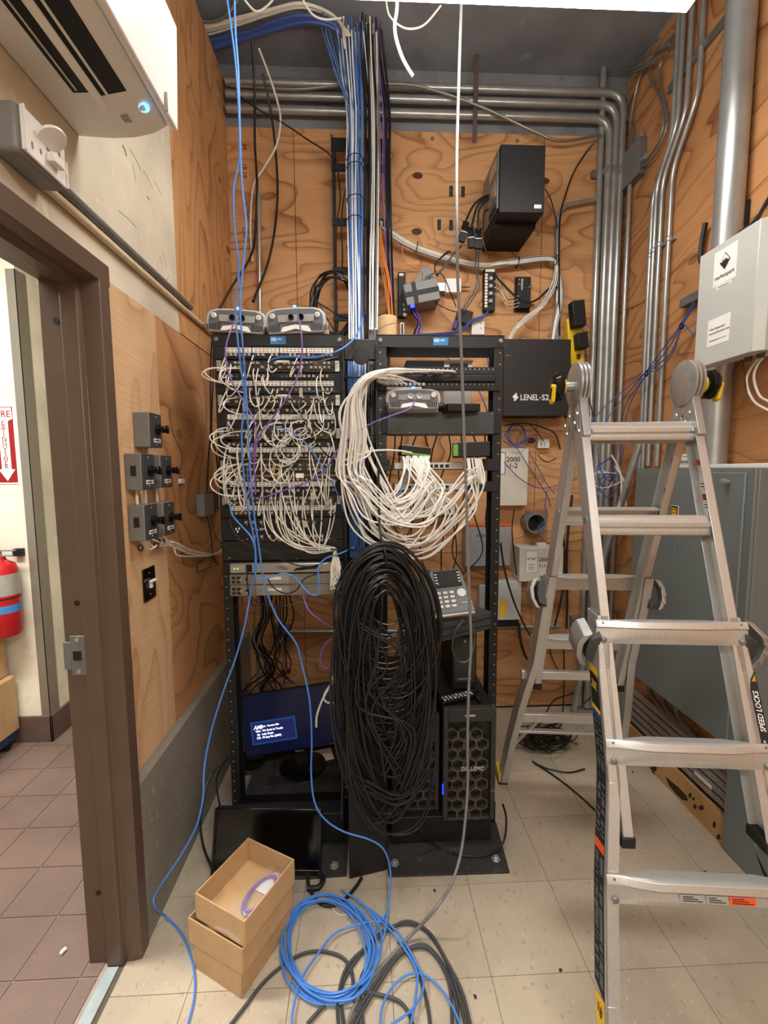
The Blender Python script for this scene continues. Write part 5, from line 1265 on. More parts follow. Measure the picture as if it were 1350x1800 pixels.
# big black computer box
YX = 2.36
x0, x1, z0, z1 = rectY(879, 254, 958, 374, YX)
pc = thing('wall_computer', 'tall black computer case mounted high on the back wall', 'computer', ((x0+x1)/2, 2.5, z0))
part('case', MB().bb(x0, x1, YX, YB-.04, z0, z1), mat('soft_black', (20, 21, 24), .55), pc, .004)
part('lower_foot', MB().bb(x0+.004, x1-.004, YX+.10, YB-.001, z0-.022, z0), M_blackM, pc, .003)
part('connector_panel', MB().bb(x0-.008, x0, YX+.02, YB-.06, z0+.03, z1-.01), M_steelD, pc, .002)
for k, (fz_, hh) in enumerate(((.16, .03), (.42, .07), (.78, .06))):
    part('connector_plate', MB().bb(x0-.011, x0-.008, YX+.04, YX+.16, z0+(z1-z0)*fz_-hh/2, z0+(z1-z0)*fz_+hh/2), M_silver if k else M_blackM, pc, .001)
part('spec_label', MB().bb(x1-.052, x1-.015, YX-.0008, YX, z0+.022, z0+.040), M_whiteM, pc)
# junction of plugs below it
for k, (u, v, r_) in enumerate(((815, 408, .25), (828, 418, -.1), (840, 420, 0))):
    p = onY(u, v, 2.55); M = Matrix.Translation(p) @ Matrix.Rotation(r_, 4, 'Y')
    t = thing('video_adapter', 'black cable adapter plug hanging under the wall computer, %s from the left' % ('first', 'second', 'third')[k], 'adapter', p, 'adapter plugs under the wall computer')
    part('upper_plug', MB(M).bb(-.018, .018, -.009, .009, .0, .055), M_blackG, t, .004)
    part('lower_plug', MB(M).bb(-.02, .02, -.010, .010, -.055, -.003), M_blackM, t, .004)
    part('metal_collar', MB(M).bb(-.017, .017, -.0095, .0095, -.004, .001), M_steel, t)
for k, w in enumerate(([(815, 398), (830, 365), (848, 348), (868, 342)], [(828, 402), (838, 365), (852, 350), (868, 340)], [(841, 405), (842, 370), (856, 352), (868, 346)], [(866, 368), (852, 372), (849, 400), (851, 430), (860, 455)])):
    cable('black_cable', [onY(u, v, 2.54) for u, v in w], .0065 if k < 3 else .004, M_cblack, ('black video cable from the wall computer to the first plug', 'black video cable from the wall computer to the second plug', 'black video cable from the wall computer to the third plug', 'thin black power lead dropping from the wall computer')[k], 'cable')
for k, w in enumerate(([(838, 442), (836, 470), (838, 500), (826, 525), (812, 545)], [(842, 442), (840, 480), (842, 505), (828, 530), (815, 548)], [(812, 432), (796, 448), (780, 470), (768, 486)])):
    cable('black_cable', [onY(u, v, 2.62) for u, v in w], .0035, M_cblack, ('left black lead below the plugs running down to the small black box', 'right black lead below the plugs running down to the small black box', 'black lead from the plugs down to the tied cable loop')[k], 'cable')
# velcro pads
for k, (u, v) in enumerate(((793, 336), (814, 337), (772, 395), (793, 396))):
    p = onY(u, v, YB-.002)
    single('velcro_pad', MB().box((p.x, YB-.0015, p.z), (.021, .003, .058)), M_dust, 'small dark velcro strip on the plywood, %s of the four' % ('upper left', 'upper right', 'lower left', 'lower right')[k], 'strip', 'velcro strips on the back wall')
bo = [(u, v) for u, v in ((760, 244), (583, 240), (769, 430), (945, 412), (909, 248))]
for k, (u, v) in enumerate(bo):
    p = onY(u, v, YB); single('screw_head', MB().lathe((p.x, YB-.0002, p.z), (0, -1, 0), [(.011, 0), (.010, .004), (.005, .006), (0, .006)], 12), M_steelD, ('washer head screw above the velcro strips', 'washer head screw beside the top of the cable ladder', 'washer head screw below the velcro strips', 'washer head screw below the wall computer', 'washer head screw above the wall computer')[k], 'screw')
# brown strap hanging from the ceiling conduits
p = onY(838, 150, 2.63); q = onY(835, 250, 2.63)
single('hanger_strap', MB().add([(p.x-.012, 2.630, ZC), (p.x+.012, 2.630, ZC), (q.x+.010, 2.632, q.z), (q.x-.014, 2.632, q.z), (p.x-.012, 2.636, ZC), (p.x+.012, 2.636, ZC), (q.x+.010, 2.638, q.z), (q.x-.014, 2.638, q.z)], [(0, 3, 2, 1), (4, 5, 6, 7), (0, 1, 5, 4), (3, 7, 6, 2), (0, 4, 7, 3), (1, 2, 6, 5)]), mat('rusty_strap', (92, 76, 72), .7), 'brown metal hanger strap crossing the ceiling conduits', 'strap')
# grey block with black straps
gM = Matrix.Translation(onY(741, 518, 2.60)) @ Matrix.Rotation(-.20, 4, 'Y')
gb = thing('grey_power_block', 'grey block tied with crossed black straps on the back wall', 'power supply', onY(741, 518, 2.60))
part('block', MB(gM).bb(-.10, .09, -.05, .115, -.058, .055), M_grey, gb, .003)
part('back_wedge', MB(gM).prism([(-.06, .05), (.09, .05), (.085, .15), (.03, .15)], -.02, -.11, Matrix.Rotation(math.pi/2, 4, 'X')), M_grey, gb, .003)
part('strap', MB(gM).bb(-.102, .092, -.053, -.05, -.015, .010), M_blackM, gb)
part('strap', MB(gM).bb(-.055, -.032, -.054, -.05, -.060, .057), M_blackM, gb)
part('blue_light', MB(gM).bb(-.082, -.06, -.052, -.04, -.074, -.058), M_ledB2, gb)
# white converter with brass jacks
t, x0, x1, z0, z1, Y = wbox('white_converter', 'white metal signal converter with a brass jack right of the grey block', 'converter', 783, 489, 811, 514, .05, M_white)
part('side_box', MB().bb(x0-.06, x0, Y+.01, YB-.001, z0+.01, z1-.02), M_silver, t, .002)
part('jack', MB().cyl((x1, Y+.02, (z0+z1)/2), (x1+.035, Y+.02, (z0+z1)/2), .007, n=10).cyl((x1+.02, Y+.02, (z0+z1)/2), (x1+.055, Y+.02, (z0+z1)/2-.002), .004, n=8), M_gold, t)
part('face_label', MB().bb(x0+.012, x0+.03, Y-.0008, Y, z0+.012, z1-.012), M_silvT, t)
# punch-down block with white leads
t, x0, x1, z0, z1, Y = wbox('patch_block', 'slim upright black patch block with a column of white jacks', 'patch block', 851, 472, 871, 546, .04, M_blackM)
part('top_label', MB().bb(x0+.006, x1-.006, Y-.001, Y, z1-.018, z1-.004), M_whiteM, t)
for j in range(11): part('jack_label', MB().bb(x0+.004, x0+.020, Y-.001, Y, z1-.042-.0175*j, z1-.029-.0175*j), M_whiteM, t)
for j in range(4): part('white_plug', MB().bb(x0+.026, x0+.045, Y-.02, Y, z1-.07-.042*j, z1-.052-.042*j), M_jackW, t, .002)
# black amplifier box
t, x0, x1, z0, z1, Y = wbox('amplifier', 'black upright amplifier box with screw terminals on the back wall', 'amplifier', 909, 486, 933, 542, .035, M_blackM)
text('unit_text', 'Multiplex', .017, M_printW, t, frame(((x0+x1)/2-.012, Y-.0005, (z0+z1)/2+.045), (0, 0, -1), (1, 0, 0)), .0001)
parts('terminal', MB().cyl((x0+.010, Y, z1-.02), (x0+.010, Y-.006, z1-.02), .004, n=8).cyl((x0+.010, Y, z1-.045), (x0+.010, Y-.006, z1-.045), .004, n=8).cyl((x0+.010, Y, z0+.05), (x0+.010, Y-.006, z0+.05), .004, n=8).cyl((x0+.010, Y, z0+.028), (x0+.010, Y-.006, z0+.028), .004, n=8).cyl((x1-.010, Y, z1-.06), (x1-.010, Y-.006, z1-.06), .004, n=8), M_steel, t)
part('flange', MB().bb(x0-.006, x1+.004, Y+.025, YB-.001, z0-.012, z1+.008), M_blackM, t)
part('power_jack', MB().bb(x1, x1+.03, Y+.005, Y+.025, z0+.03, z0+.045), M_yel, t)
# small black box, white rack bracket
bM = Matrix.Translation(onY(817, 555, 2.66)) @ Matrix.Rotation(.25, 4, 'Y')
t = thing('mini_converter', 'small black converter box tilted above the right rack', 'converter', onY(817, 555, 2.66))
part('case', MB(bM).bb(-.045, .045, 0, .04, -.04, .035), M_blackM, t, .003)
part('blue_plug', MB(bM).bb(-.05, -.03, -.012, .02, -.09, -.04), mat('blue_plug', (36, 44, 140), .5), t, .003)
t, x0, x1, z0, z1, Y = wbox('white_outlet_box', 'white plastic outlet box just above the right rack', 'outlet box', 829, 562, 852, 588, .04, M_white)
parts('slot', MB().bb(x1-.03, x1-.016, Y-.0006, Y, z1-.024, z1-.020).bb(x1-.03, x1-.016, Y-.0006, Y, z1-.05, z1-.046), M_grey, t)
# roll of twine on the rack top
pt_ = onY(681, 590, 1.86)
tr = thing('twine_roll', 'tan roll of twine standing on top of the right rack', 'roll', (pt_.x, 1.86, ZT+.002))
part('roll', MB().cyl((pt_.x, 1.86, ZT+.002), (pt_.x, 1.86, onY(681, 558, 1.86).z), .0385, n=28), M_tan, tr, .004)
part('core_hole', MB().cyl((pt_.x, 1.86, onY(681, 558, 1.86).z), (pt_.x, 1.86, onY(681, 558, 1.86).z+.0006), .012), M_rot, tr)
zq_ = ZT+.045
part('loose_thread', MB().tube([(pt_.x+.039*math.sin(a), 1.86-.039*math.cos(a), ZT+.03+.012*(a+1.5)) for a in (-1.5, -1, -.5, 0, .5, 1, 1.5)], .0006, 4), M_scuff, tr)
# module strip left of the grey block
t, x0, x1, z0, z1, Y = wbox('module_strip', 'black strip of small modules and jacks left of the grey block', 'patch block', 700, 478, 713, 556, .05, M_blackM)
part('top_label', MB().bb(x0+.006, x1-.012, Y-.001, Y, z1-.022, z1-.008), M_whiteM, t)
for j in range(6): part('module', MB().bb(x1-.016, x1+.008, Y-.012, Y, z1-.11-.028*j, z1-.09-.028*j), M_silver, t, .002)
for nm, (u0, v0, u1, v1), l in (('status_display', (573, 568, 577, 584), 'thin upright black module with a white rim behind the right access point'), ('status_display', (704, 567, 710, 584), 'thin upright black module with a white rim behind the twine roll')):
    Yd = 1.87; x0, x1, z0, z1 = rectY(u0, v0, u1, v1, Yd)
    t = thing(nm, l, 'module', ((x0+x1)/2, Yd, ZT)); part('rim', MB().bb(x0, x1, Yd, Yd+.02, ZT+.003, z1), M_white, t, .001); part('face', MB().bb(x0+.003, x1-.003, Yd-.0006, Yd, ZT+.010, z1-.004), M_port, t)
# yellow power strip with adapters
yM = Matrix.Translation(onY(1012, 600, 2.66)) @ Matrix.Rotation(-.13, 4, 'Y')
yp_ = thing('power_strip', 'yellow power strip with black plug-in adapters on the back wall', 'power strip', onY(1012, 600, 2.66))
part('body', MB(yM).bb(-.040, .040, 0, .055, -.135, .135), M_yel, yp_, .006)
part('adapter', MB(yM).bb(-.030, .045, -.06, .0, .07, .215), M_blackM, yp_, .006)
part('adapter', MB(yM).bb(-.015, .050, -.055, .0, -.055, .035), M_blackM, yp_, .006)
part('rocker_switch', MB(yM).bb(-.004, .018, -.006, 0, -.105, -.075), mat('rocker_brown', (90, 40, 20), .4), yp_, .002)
part('lower_cap', MB(yM).bb(-.040, .045, -.006, .055, -.20, -.137), M_blackM, yp_, .008)
# access control enclosure
YL = 2.56
x0, x1, z0, z1 = rectY(886, 596, 1002, 731, YL)
le = thing('control_enclosure', 'black wall enclosure with white lettering beside the right rack', 'enclosure', ((x0+x1)/2, YL+.07, z0))
part('body', MB().bb(x0+.003, x1-.003, YL+.004, YB-.0005, z0+.003, z1-.003), M_blackM, le, .003)
ld_ = part('door', MB().bb(x0, x1, YL, YL+.006, z0, z1), mat('enclosure_black', (36, 35, 36), .45), le, .002)
pk = onY(985, 662, YL)
part('key_lock', MB().lathe((pk.x, YL, pk.z), (0, -1, 0), [(.010, 0), (.010, .005), (.007, .007), (0, .007)], 16), M_steel, ld_)
pt5 = onY(914, 699, YL)
text('logo_text', 'LENEL', .046, M_printW, ld_, FY(pt5.x+.001, YL-.0005, pt5.z), .0003, .86, 'LEFT')
text('logo_text', 'S2', .046, M_printW, ld_, FY(onY(952, 699, YL).x, YL-.0005, pt5.z), .0003, 1.0, 'LEFT')
part('logo_dot', MB().box((onY(949.5, 699, YL).x, YL-.0006, pt5.z), (.007, .001, .007)), M_printW, ld_)
pd = onY(906, 698, YL)
part('logo_mark', MB(FY(pd.x, YL-.0005, pd.z)).prism([(-.018, .002), (.004, .024), (.010, .018), (-.004, .003), (.004, -.003), (-.006, -.012)], 0, .0006), M_printW, ld_)
part('logo_mark', MB(FY(pd.x, YL-.0005, pd.z)).prism([(.018, -.002), (-.004, -.024), (-.010, -.018), (.004, -.003), (-.004, .003), (.006, .012)], 0, .0006), M_printW, ld_)
part('corner_mark', MB().bb(x0+.004, x0+.03, YL-.0006, YL, onY(890, 625, YL).z-.001, onY(890, 625, YL).z+.001), M_silvT, ld_)
# enclosure beside it, half hidden by the ladder hinge
t, x0, x1, z0, z1, Y = wbox('side_module', 'dark module behind the left ladder hinge', 'module', 1000, 651, 1030, 732, .06, M_blackM)
# white numbered box 2000 -1-2
t, x0, x1, z0, z1, Y = wbox('numbered_box', 'white wall box numbered 2000 right of the rack', 'wall box', 868, 788, 928, 889, .09, M_beige)
for s_, v in (('2000', 808), ('-1-2', 819)):
    p = onY(890 if s_[0] == '2' else 890, v, Y)
    text('box_number', s_, .042, M_print, t, FY(p.x, Y-.0005, p.z), .0003, 1.0, 'LEFT')
fr5 = MB(); pz0, pz1 = onY(880, 834, Y).z, onY(880, 795, Y).z; px1 = onY(888.5, 815, Y).x
part('label_frame', MB().bb(x0, px1, Y-.0005, Y, pz0, pz1), M_print, t)
part('label_paper', MB().bb(x0, px1-.004, Y-.0009, Y-.0005, pz0+.004, pz1-.004), M_whiteM, t)
# telephone interface box
t, x0, x1, z0, z1, Y = wbox('telephone_box', 'beige telephone interface box with a printed label behind the ladder', 'wall box', 913, 962, 990, 1022, .12, M_beige)
pa_, pc_ = rectY(924, 968, 945, 1006, Y)[:2], rectY(924, 968, 945, 1006, Y)[2:]
l = part('paper_label', MB().bb(pa_[0], pa_[1], Y-.0006, Y, *pc_), M_print, t)
l2 = part('label_face', MB().bb(pa_[0]+.002, pa_[1]-.002, Y-.001, Y-.0006, pc_[0]+.002, pc_[1]-.002), M_whiteM, t)
text('label_text', 'AT&T', .022, M_print, l2, FY(sum(pa_)/2, Y-.0013, pc_[0]+(pc_[1]-pc_[0])*.62), .0002)
ln = MB()
for j in range(4): ln.box((sum(pa_)/2, Y-.0012, pc_[0]+.016+.011*j), ((pa_[1]-pa_[0])*(.5+.15*(j % 2)), .0004, .003))
part('label_print', ln, M_print, l2, kind='stuff')
for s_, v in (('2000', 984), ('1-1-2', 995)):
    p = onY(947, v, Y); text('box_number', s_, .032, M_print, t, FY(p.x, Y-.0005, p.z), .0002, 1.0, 'LEFT')
part('side_screw', MB().cyl((x0-.002, Y+.05, (z0+z1)/2), (x0, Y+.05, (z0+z1)/2), .006, n=8), M_steel, t)
single('white_switch', MB().bb(onY(942, 958, 2.65).x, onY(957, 958, 2.65).x, 2.62, 2.66, z1, z1+.022), M_white, 'small white push switch on top of the telephone box', 'switch', bevel=.002)
# grey boxes seen through and beside the right rack
t, x0, x1, z0, z1, Y = wbox('carrier_box', 'pale grey network box with printed letters behind the right rack', 'wall box', 818, 926, 898, 995, .10, mat('pale_blue_grey', (150, 154, 158), .4))
text('unit_text', 'VERIZON', .02, M_print, t, FY(onY(848, 942, Y).x, Y-.0004, onY(848, 942, Y).z), .0002)
part('orange_tape', MB().bb(x0, onY(902, 920, Y).x, Y-.001, Y+.04, z1+.004, z1+.016), M_org, t)
t, x0, x1, z0, z1, Y = wbox('warning_box', 'pale grey box with a yellow warning sticker low on the back wall', 'wall box', 866, 1022, 916, 1090, .10, M_greyL)
p0_, p1_, p2_, p3_ = rectY(878, 1056, 890, 1084, Y)
part('warning_sticker', MB().bb(p0_, p1_, Y-.0006, Y, p2_, p3_), M_yelT, t)
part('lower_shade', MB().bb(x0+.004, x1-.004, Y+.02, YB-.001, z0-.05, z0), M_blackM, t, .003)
t, x0, x1, z0, z1, Y = wbox('beige_panel', 'beige flat panel seen through the right rack above the phone', 'wall box', 684, 876, 800, 906, .05, M_beige)
# grey sleeve pipe
ps = onY(942, 920, 2.62)
sl_ = thing('pipe_sleeve', 'open grey plastic pipe sleeve sticking out of the back wall', 'pipe', (ps.x, 2.66, ps.z-.05))
part('sleeve', MB().lathe((ps.x, YB-.001, ps.z), (0, -1, 0), [(.062, 0), (.062, .11), (.053, .11), (.053, .005)], 28), M_grey, sl_)
part('dark_bore', MB().cyl((ps.x, YB-.004, ps.z), (ps.x, YB-.008, ps.z), .053, n=24), M_port, sl_)
single('knockout_square', MB().bb(onY(923, 900, YB).x, onY(962, 900, YB).x, YB-.006, YB-.0005, onY(940, 962, YB).z, onY(940, 895, YB).z), M_plyLk, 'square plywood patch around the grey pipe sleeve', 'patch')
# power outlet, wall plate, terminal strip
t, x0, x1, z0, z1, Y = wbox('wall_jack', 'white telephone wall jack left of the ladder hinge', 'wall jack', 946, 772, 966, 788, .03, M_white)
parts('socket', MB().bb(x0+.014, x0+.022, Y-.0008, Y, z0+.012, z0+.036).bb(x0+.036, x0+.044, Y-.0008, Y, z0+.012, z0+.036), M_silvT, t)
t, x0, x1, z0, z1, Y = wbox('terminal_strip', 'upright grey terminal strip behind the top of the ladder', 'terminal strip', 994, 700+80, 1010, 838, .03, M_greyL)
tm_ = MB()
for j in range(14): tm_.box(((x0+x1)/2, Y-.001, z0+.01+(z1-z0-.02)*j/13), ((x1-x0)*.6, .002, .005))
part('terminal', tm_, M_silvT, t, kind='stuff')
t, x0, x1, z0, z1, Y = wbox('terminal_block', 'pale grey ribbed terminal block right of the desk phone', 'terminal strip', 842, 1028, 858, 1074, .03, M_greyL)
tm_ = MB()
for j in range(5): tm_.box((x0+(x1-x0)*(j+.5)/5, Y-.001, (z0+z1)/2), (.004, .002, (z1-z0)*.9))
part('rib', tm_, M_grey, t, kind='stuff')
t, x0, x1, z0, z1, Y = wbox('power_outlet', 'metal power outlet with black plugs on the dark back wall', 'outlet', 482, 1100, 508, 1130, .045, M_steelD)
parts('plug', MB().bb(x0+.015, x0+.040, Y-.03, Y, z0+.02, z0+.06).bb(x0+.055, x0+.08, Y-.03, Y, z0+.02, z0+.06), M_blackM, t, .004)
t, x0, x1, z0, z1, Y = wbox('power_outlet', 'metal power outlet with black plugs behind the ladder', 'outlet', 1006, 1085, 1030, 1118, .045, M_steelD)
parts('plug', MB().bb(x0+.012, x0+.037, Y-.03, Y, z0+.02, z0+.07).bb(x0+.05, x0+.078, Y-.03, Y, z0+.02, z0+.07), M_blackM, t, .004)
pipe('conduit', [(onY(508, 1110, 2.70).x, 2.70, onY(560, 1109, 2.70).z), (onY(600, 1109, 2.70).x+.5, 2.70, onY(600, 1109, 2.70).z-.01)], .011, M_emt, 'horizontal conduit right of the outlet on the dark back wall')
pipe('conduit', [(onY(860, 1103, 2.70).x, 2.70, onY(860, 1103, 2.70).z), (onY(985, 1103, 2.70).x, 2.70, onY(860, 1103, 2.70).z)], .011, M_emt, 'horizontal conduit low on the back wall left of the ladder')
# bent conduit by the wall computer
pipe('conduit', [onY(1056, 349, 2.69), onY(1015, 357, 2.69), onY(990, 362, 2.69), onY(980, 385, 2.69), onY(979, 600, 2.69)], .0125, M_emt, 'bent conduit rising right of the wall computer to the corner', bend=.06)
pipe('conduit', [onY(455, 340, 2.69), onY(457, 590, 2.69)], .011, M_emt, 'thin upright conduit on the back wall above the left access points')
cable('flexible_conduit', [(405, 150, 2.62), (520, 157, 2.6), (600, 150, 2.6), (700, 148, 2.6), (760, 158, 2.6), (850, 190, 2.62), (940, 232, 2.63), (985, 248, 2.64), (1055, 238, 2.66)], .0075, M_flex, 'long flexible conduit draped across the ceiling conduits', 'conduit', n=8)
# ================================================================ cables
rc_ = random.Random(21)
def J(a): return rc_.uniform(-a, a)
ORD = ('first', 'second', 'third', 'fourth', 'fifth', 'sixth', 'seventh', 'eighth', 'ninth', 'tenth')
# --- the big riser from ceiling to racks: (count, u range at v=300, u range at v=560, radius, material, label, group)
def riser(n, ua, ub, r, m, label, grp, yb, vend, top=(0, 0), utop=None):
    for k in range(n):
        f = (k+.5)/n; a = ua[0]+(ua[1]-ua[0])*f+J(1.5); b = ub[0]+(ub[1]-ub[0])*f+J(2.5)
        dy = J(.03); ut = (utop[0]+(utop[1]-utop[0])*f) if utop else a+J(4)
        P = [(ut, 40+J(20), 2.40+dy), (ut*.6+a*.4, 110+J(10), 2.46+dy), (a+J(2), 200, 2.50+dy), (a, 300, 2.50+dy), (a*.6+b*.4+J(1.5), 400, 2.48+dy), (b*.8+a*.2+J(1.5), 500, yb+.25+dy), (b, 580, yb+.05+dy*.5)]
        if vend > 600: P += [(b+J(3), 660, 1.845+J(.015)), (b+J(4), 780, 1.845+J(.015)), (b+J(6), vend, 1.845+J(.015))]
        cable(label[0], P, r, m, label[1], 'cable', grp, n=6, sub=4)
riser(16, (612, 637), (614, 640), .0036, M_crblue, ('riser_cable', 'blue data cable in the thick riser bundle from the ceiling'), 'blue cables of the riser', 1.98, 980, utop=(560, 640))
riser(8, (608, 640), (612, 642), .0034, M_cwhite, ('riser_cable', 'white data cable among the blue ones of the riser bundle'), 'white cables of the riser', 1.95, 760, utop=(590, 640))
riser(9, (640, 664), (642, 660), .005, M_cblack, ('riser_cable', 'black cable in the middle of the riser bundle'), 'black cables of the riser', 1.96, 1000, utop=(632, 660))
riser(8, (655, 668), (650, 663), .0032, M_cgrey, ('riser_cable', 'grey cable on the right side of the riser bundle'), 'grey cables of the riser', 1.9, 640, utop=(640, 665))
riser(5, (650, 666), (650, 664), .0034, M_cwhite, ('riser_cable', 'white cable among the black ones of the riser bundle'), 'white cables among the black riser cables', 1.88, 600, utop=(636, 664))
riser(5, (676, 688), (682, 696), .0038, M_cblack, ('riser_cable', 'loose black cable right of the riser bundle'), 'loose black cables of the riser', 2.35, 590, utop=(655, 672))
riser(3, (672, 678), (684, 692), .003, M_cpurp, ('riser_cable', 'thin purple cable right of the riser bundle'), 'purple cables of the riser', 2.3, 590, utop=(658, 668))
for k in range(5):
    b = 655+3*k
    cable('orange_cable', [(660+2*k, 398, 2.52), (664+2.5*k, 440, 2.5), (676+2*k+J(2), 490, 2.46), (682+2*k+J(2), 540, 2.4), (688+J(3), 585, 2.1)], .0026, M_corng, 'orange cable slanting down right of the riser bundle', 'cable', 'orange riser cables')
for v in (282, 296, 352, 388, 436, 474):
    p = onY(624, v, 2.50); rx_ = .044
    single('cable_tie', MB().tube([p+Vector((rx_*math.cos(t*math.pi/4), .055*math.sin(t*math.pi/4), .003*math.sin(t))) for t in range(8)], .0024, 5, closed=True), M_blackM, 'black tie around the blue riser bundle, about %d centimetres above the rack' % round((p.z-ZT)*100), 'tie', 'ties on the riser bundle')
# --- bundle coming over the left wall under the ceiling
def oz(u, v, z): return onZ(u, v, z)
for k in range(9):
    a, b = J(8), J(8); z = 3.73+J(.02)
    cable('overhead_cable', [oz(330, 88+a, z), oz(372, 78+a, z), oz(420, 66+a, z), oz(480, 46+b, z), oz(545, 34+b*.8, z), oz(598, 55+a*.6, z-.02), (624+J(6), 118, 2.46), (626+J(8), 190, 2.5)], .0085, M_cblueD, 'dark blue cable of the bundle under the ceiling on the left', 'cable', 'blue ceiling cables')
for k in range(8):
    a = J(14); z = 3.76+J(.02)
    cable('overhead_cable', [oz(325, 66+a*1.3, z), oz(375, 56+a*1.2, z), oz(425, 40+a, z), oz(475, 24+a*.7, z), oz(530, 12+a*.6, z), oz(585, 30+a*.4, z), (612+J(5), 62, 2.36)], .0048, M_ccream, 'cream cable lying over the dark blue ceiling bundle', 'cable', 'cream ceiling cables')
cable('flexible_conduit', [oz(300, -30, 3.75), oz(322, 2, 3.75), oz(335, 22, 3.75), oz(352, 36, 3.75), oz(375, 38, 3.75), oz(398, 26, 3.75), oz(425, -10, 3.8)], .0075, M_flex, 'flexible conduit sagging in the top left corner', 'conduit', n=8)
cable('wire_mold', [(455, 85, 2.5), (472, 130, 2.55), (488, 180, 2.6), (493, 215, 2.62), (485, 258, 2.65), (462, 298, 2.68), (445, 330, 2.69), (440, 400, 2.70), (444, 460, 2.70)], .0058, M_ccream, 'curving cream cable hanging left of the riser', 'cable', n=8)
for k, w in enumerate(([(443, 75, 2.5), (448, 160, 2.6), (448, 250, 2.66), (452, 330, 2.68), (448, 420, 2.69), (436, 460, 2.6), (410, 500, 2.3), (385, 545, 2.0)], [(462, 130, 2.55), (475, 190, 2.62), (484, 260, 2.67), (488, 340, 2.68), (482, 410, 2.66), (470, 465, 2.4), (445, 530, 2.1)])):
    cable('black_cable', w, .0065, M_cblack, ('thick black cable hanging down to the left access point', 'thick black cable hanging between the blue pair and the riser')[k], 'cable', n=8)
cable('black_cable', [(415, 165, 2.6), (450, 190, 2.6), (500, 218, 2.62), (540, 245, 2.62), (580, 272, 2.62), (590, 300, 2.6)], .004, M_cblack, 'thin black cable slanting across to the cable ladder', 'cable')
for k, w in enumerate(([(594, 300, 2.58), (598, 350, 2.58), (592, 390, 2.58), (590, 440, 2.56), (588, 480, 2.5)], [(618, 300, 2.56), (606, 340, 2.58), (600, 390, 2.58), (602, 440, 2.56), (601, 480, 2.5)])):
    cable('black_cable', w, .0042, M_cblack, ('left black cable running down the cable ladder', 'right black cable running down the cable ladder')[k], 'cable')
# --- black coil hung over the left rack corner
cw_ = thing('hanging_coil', 'coil of black cable hanging on the wall between the racks', 'cable coil', onY(590, 590, 2.3))
for k in range(9):
    a, b, c0, d0 = 36+J(7), 52+J(7), 588+J(5), 533+J(5)
    P = [onY(c0+a*math.cos(t)+J(1.5), d0+b*math.sin(t)+J(2)+(6 if math.sin(t) > 0 else 0), 2.36+.05*math.sin(t)+J(.02)) for t in [i*math.pi/7 for i in range(14)]]
    part('loop', MB().tube(P, .0045, 6, closed=True, sub=4), M_cblack, cw_)
part('crossing_strand', MB().tube([onY(u, v, 2.3) for u, v in ((556, 530), (580, 545), (600, 556), (622, 560), (634, 545))], .0035, 6), M_cblack, cw_)
part('crossing_strand', MB().tube([onY(u, v, 2.3) for u, v in ((558, 528), (572, 555), (584, 575), (592, 588))], .0035, 6), M_cblack, cw_)
# --- blue pair hanging to the floor, traced by hand
def mix(pts): return [p if isinstance(p, Vector) else onY(*p) for p in pts]
B1 = [(398, -10, 1.62), (408, 60, 1.62), (415, 120, 1.62), (420, 200, 1.62), (421, 280, 1.62), (411, 330, 1.62), (412, 400, 1.62), (420, 470, 1.61), (414, 540, 1.60), (418, 600, 1.60), (424, 650, 1.62), (430, 700, 1.64), (425, 760, 1.64), (428, 830, 1.64), (437, 900, 1.65), (447, 950, 1.66), (450, 1000, 1.66), (441, 1040, 1.66), (430, 1100, 1.64), (413, 1160, 1.62), (391, 1220, 1.6), (370, 1290, 1.58), (359, 1350, 1.54), (357, 1400, 1.50), (346, 1450, 1.46), (320, 1500, 1.42), (290, 1545, 1.385), (272, 1574, 1.37), (272, 1594, 1.36), onZ(292, 1612, .012), onZ(322, 1645, .006), onZ(340, 1700, .006), onZ(342, 1750, .006), onZ(328, 1810, .006)]
B2 = [(412, -10, 1.62), (414, 60, 1.62), (419, 130, 1.62), (423, 280, 1.62), (427, 340, 1.62), (433, 400, 1.61), (427, 470, 1.6), (422, 540, 1.59), (426, 600, 1.59), (432, 680, 1.62), (436, 750, 1.63), (440, 830, 1.63), (446, 900, 1.64), (455, 960, 1.65), (463, 1020, 1.65), (472, 1050, 1.66), (490, 1090, 1.66), (520, 1130, 1.66), (530, 1165, 1.66), (544, 1230, 1.64), (548, 1300, 1.62), (547, 1360, 1.6), (553, 1410, 1.56), (572, 1441, 1.54), (605, 1462, 1.53), (650, 1476, 1.52), (675, 1494, 1.51), (686, 1530, 1.49), (684, 1580, 1.42), onZ(676, 1640, .03), onZ(662, 1690, .012)]
cable('blue_cable', mix(B1), .0034, M_cblue, 'blue cable hanging from the ceiling and curling on the floor by the kerb', 'cable', n=8)
cable('blue_cable', mix(B2), .0034, M_cblue, 'blue cable hanging from the ceiling and crossing the racks to the floor coil', 'cable', n=8)
cable('blue_cable', [(404, 884, 1.72), (408, 905, 1.70), (425, 925, 1.68), (442, 945, 1.67), (449, 972, 1.66), (448, 1005, 1.66), (455, 1018, 1.66), (478, 1014, 1.67), (500, 1008, 1.68), (520, 1016, 1.68), (536, 1036, 1.67), (550, 1046, 1.66), (562, 1042, 1.66), (560, 1018, 1.67), (560, 998, 1.68), (572, 982, 1.7), (600, 972, 1.72), (622, 962, 1.74)], .0032, M_cblue, 'blue patch cable waving across the silver routers', 'cable', n=8)
cable('blue_cable', [(468, 638, 1.76), (484, 630, 1.72), (510, 627, 1.70), (545, 629, 1.68), (580, 622, 1.68), (606, 610, 1.7), (626, 590, 1.76), (638, 560, 1.95)], .0032, M_cblue, 'blue cable crossing the top label strip towards the riser', 'cable', n=8)
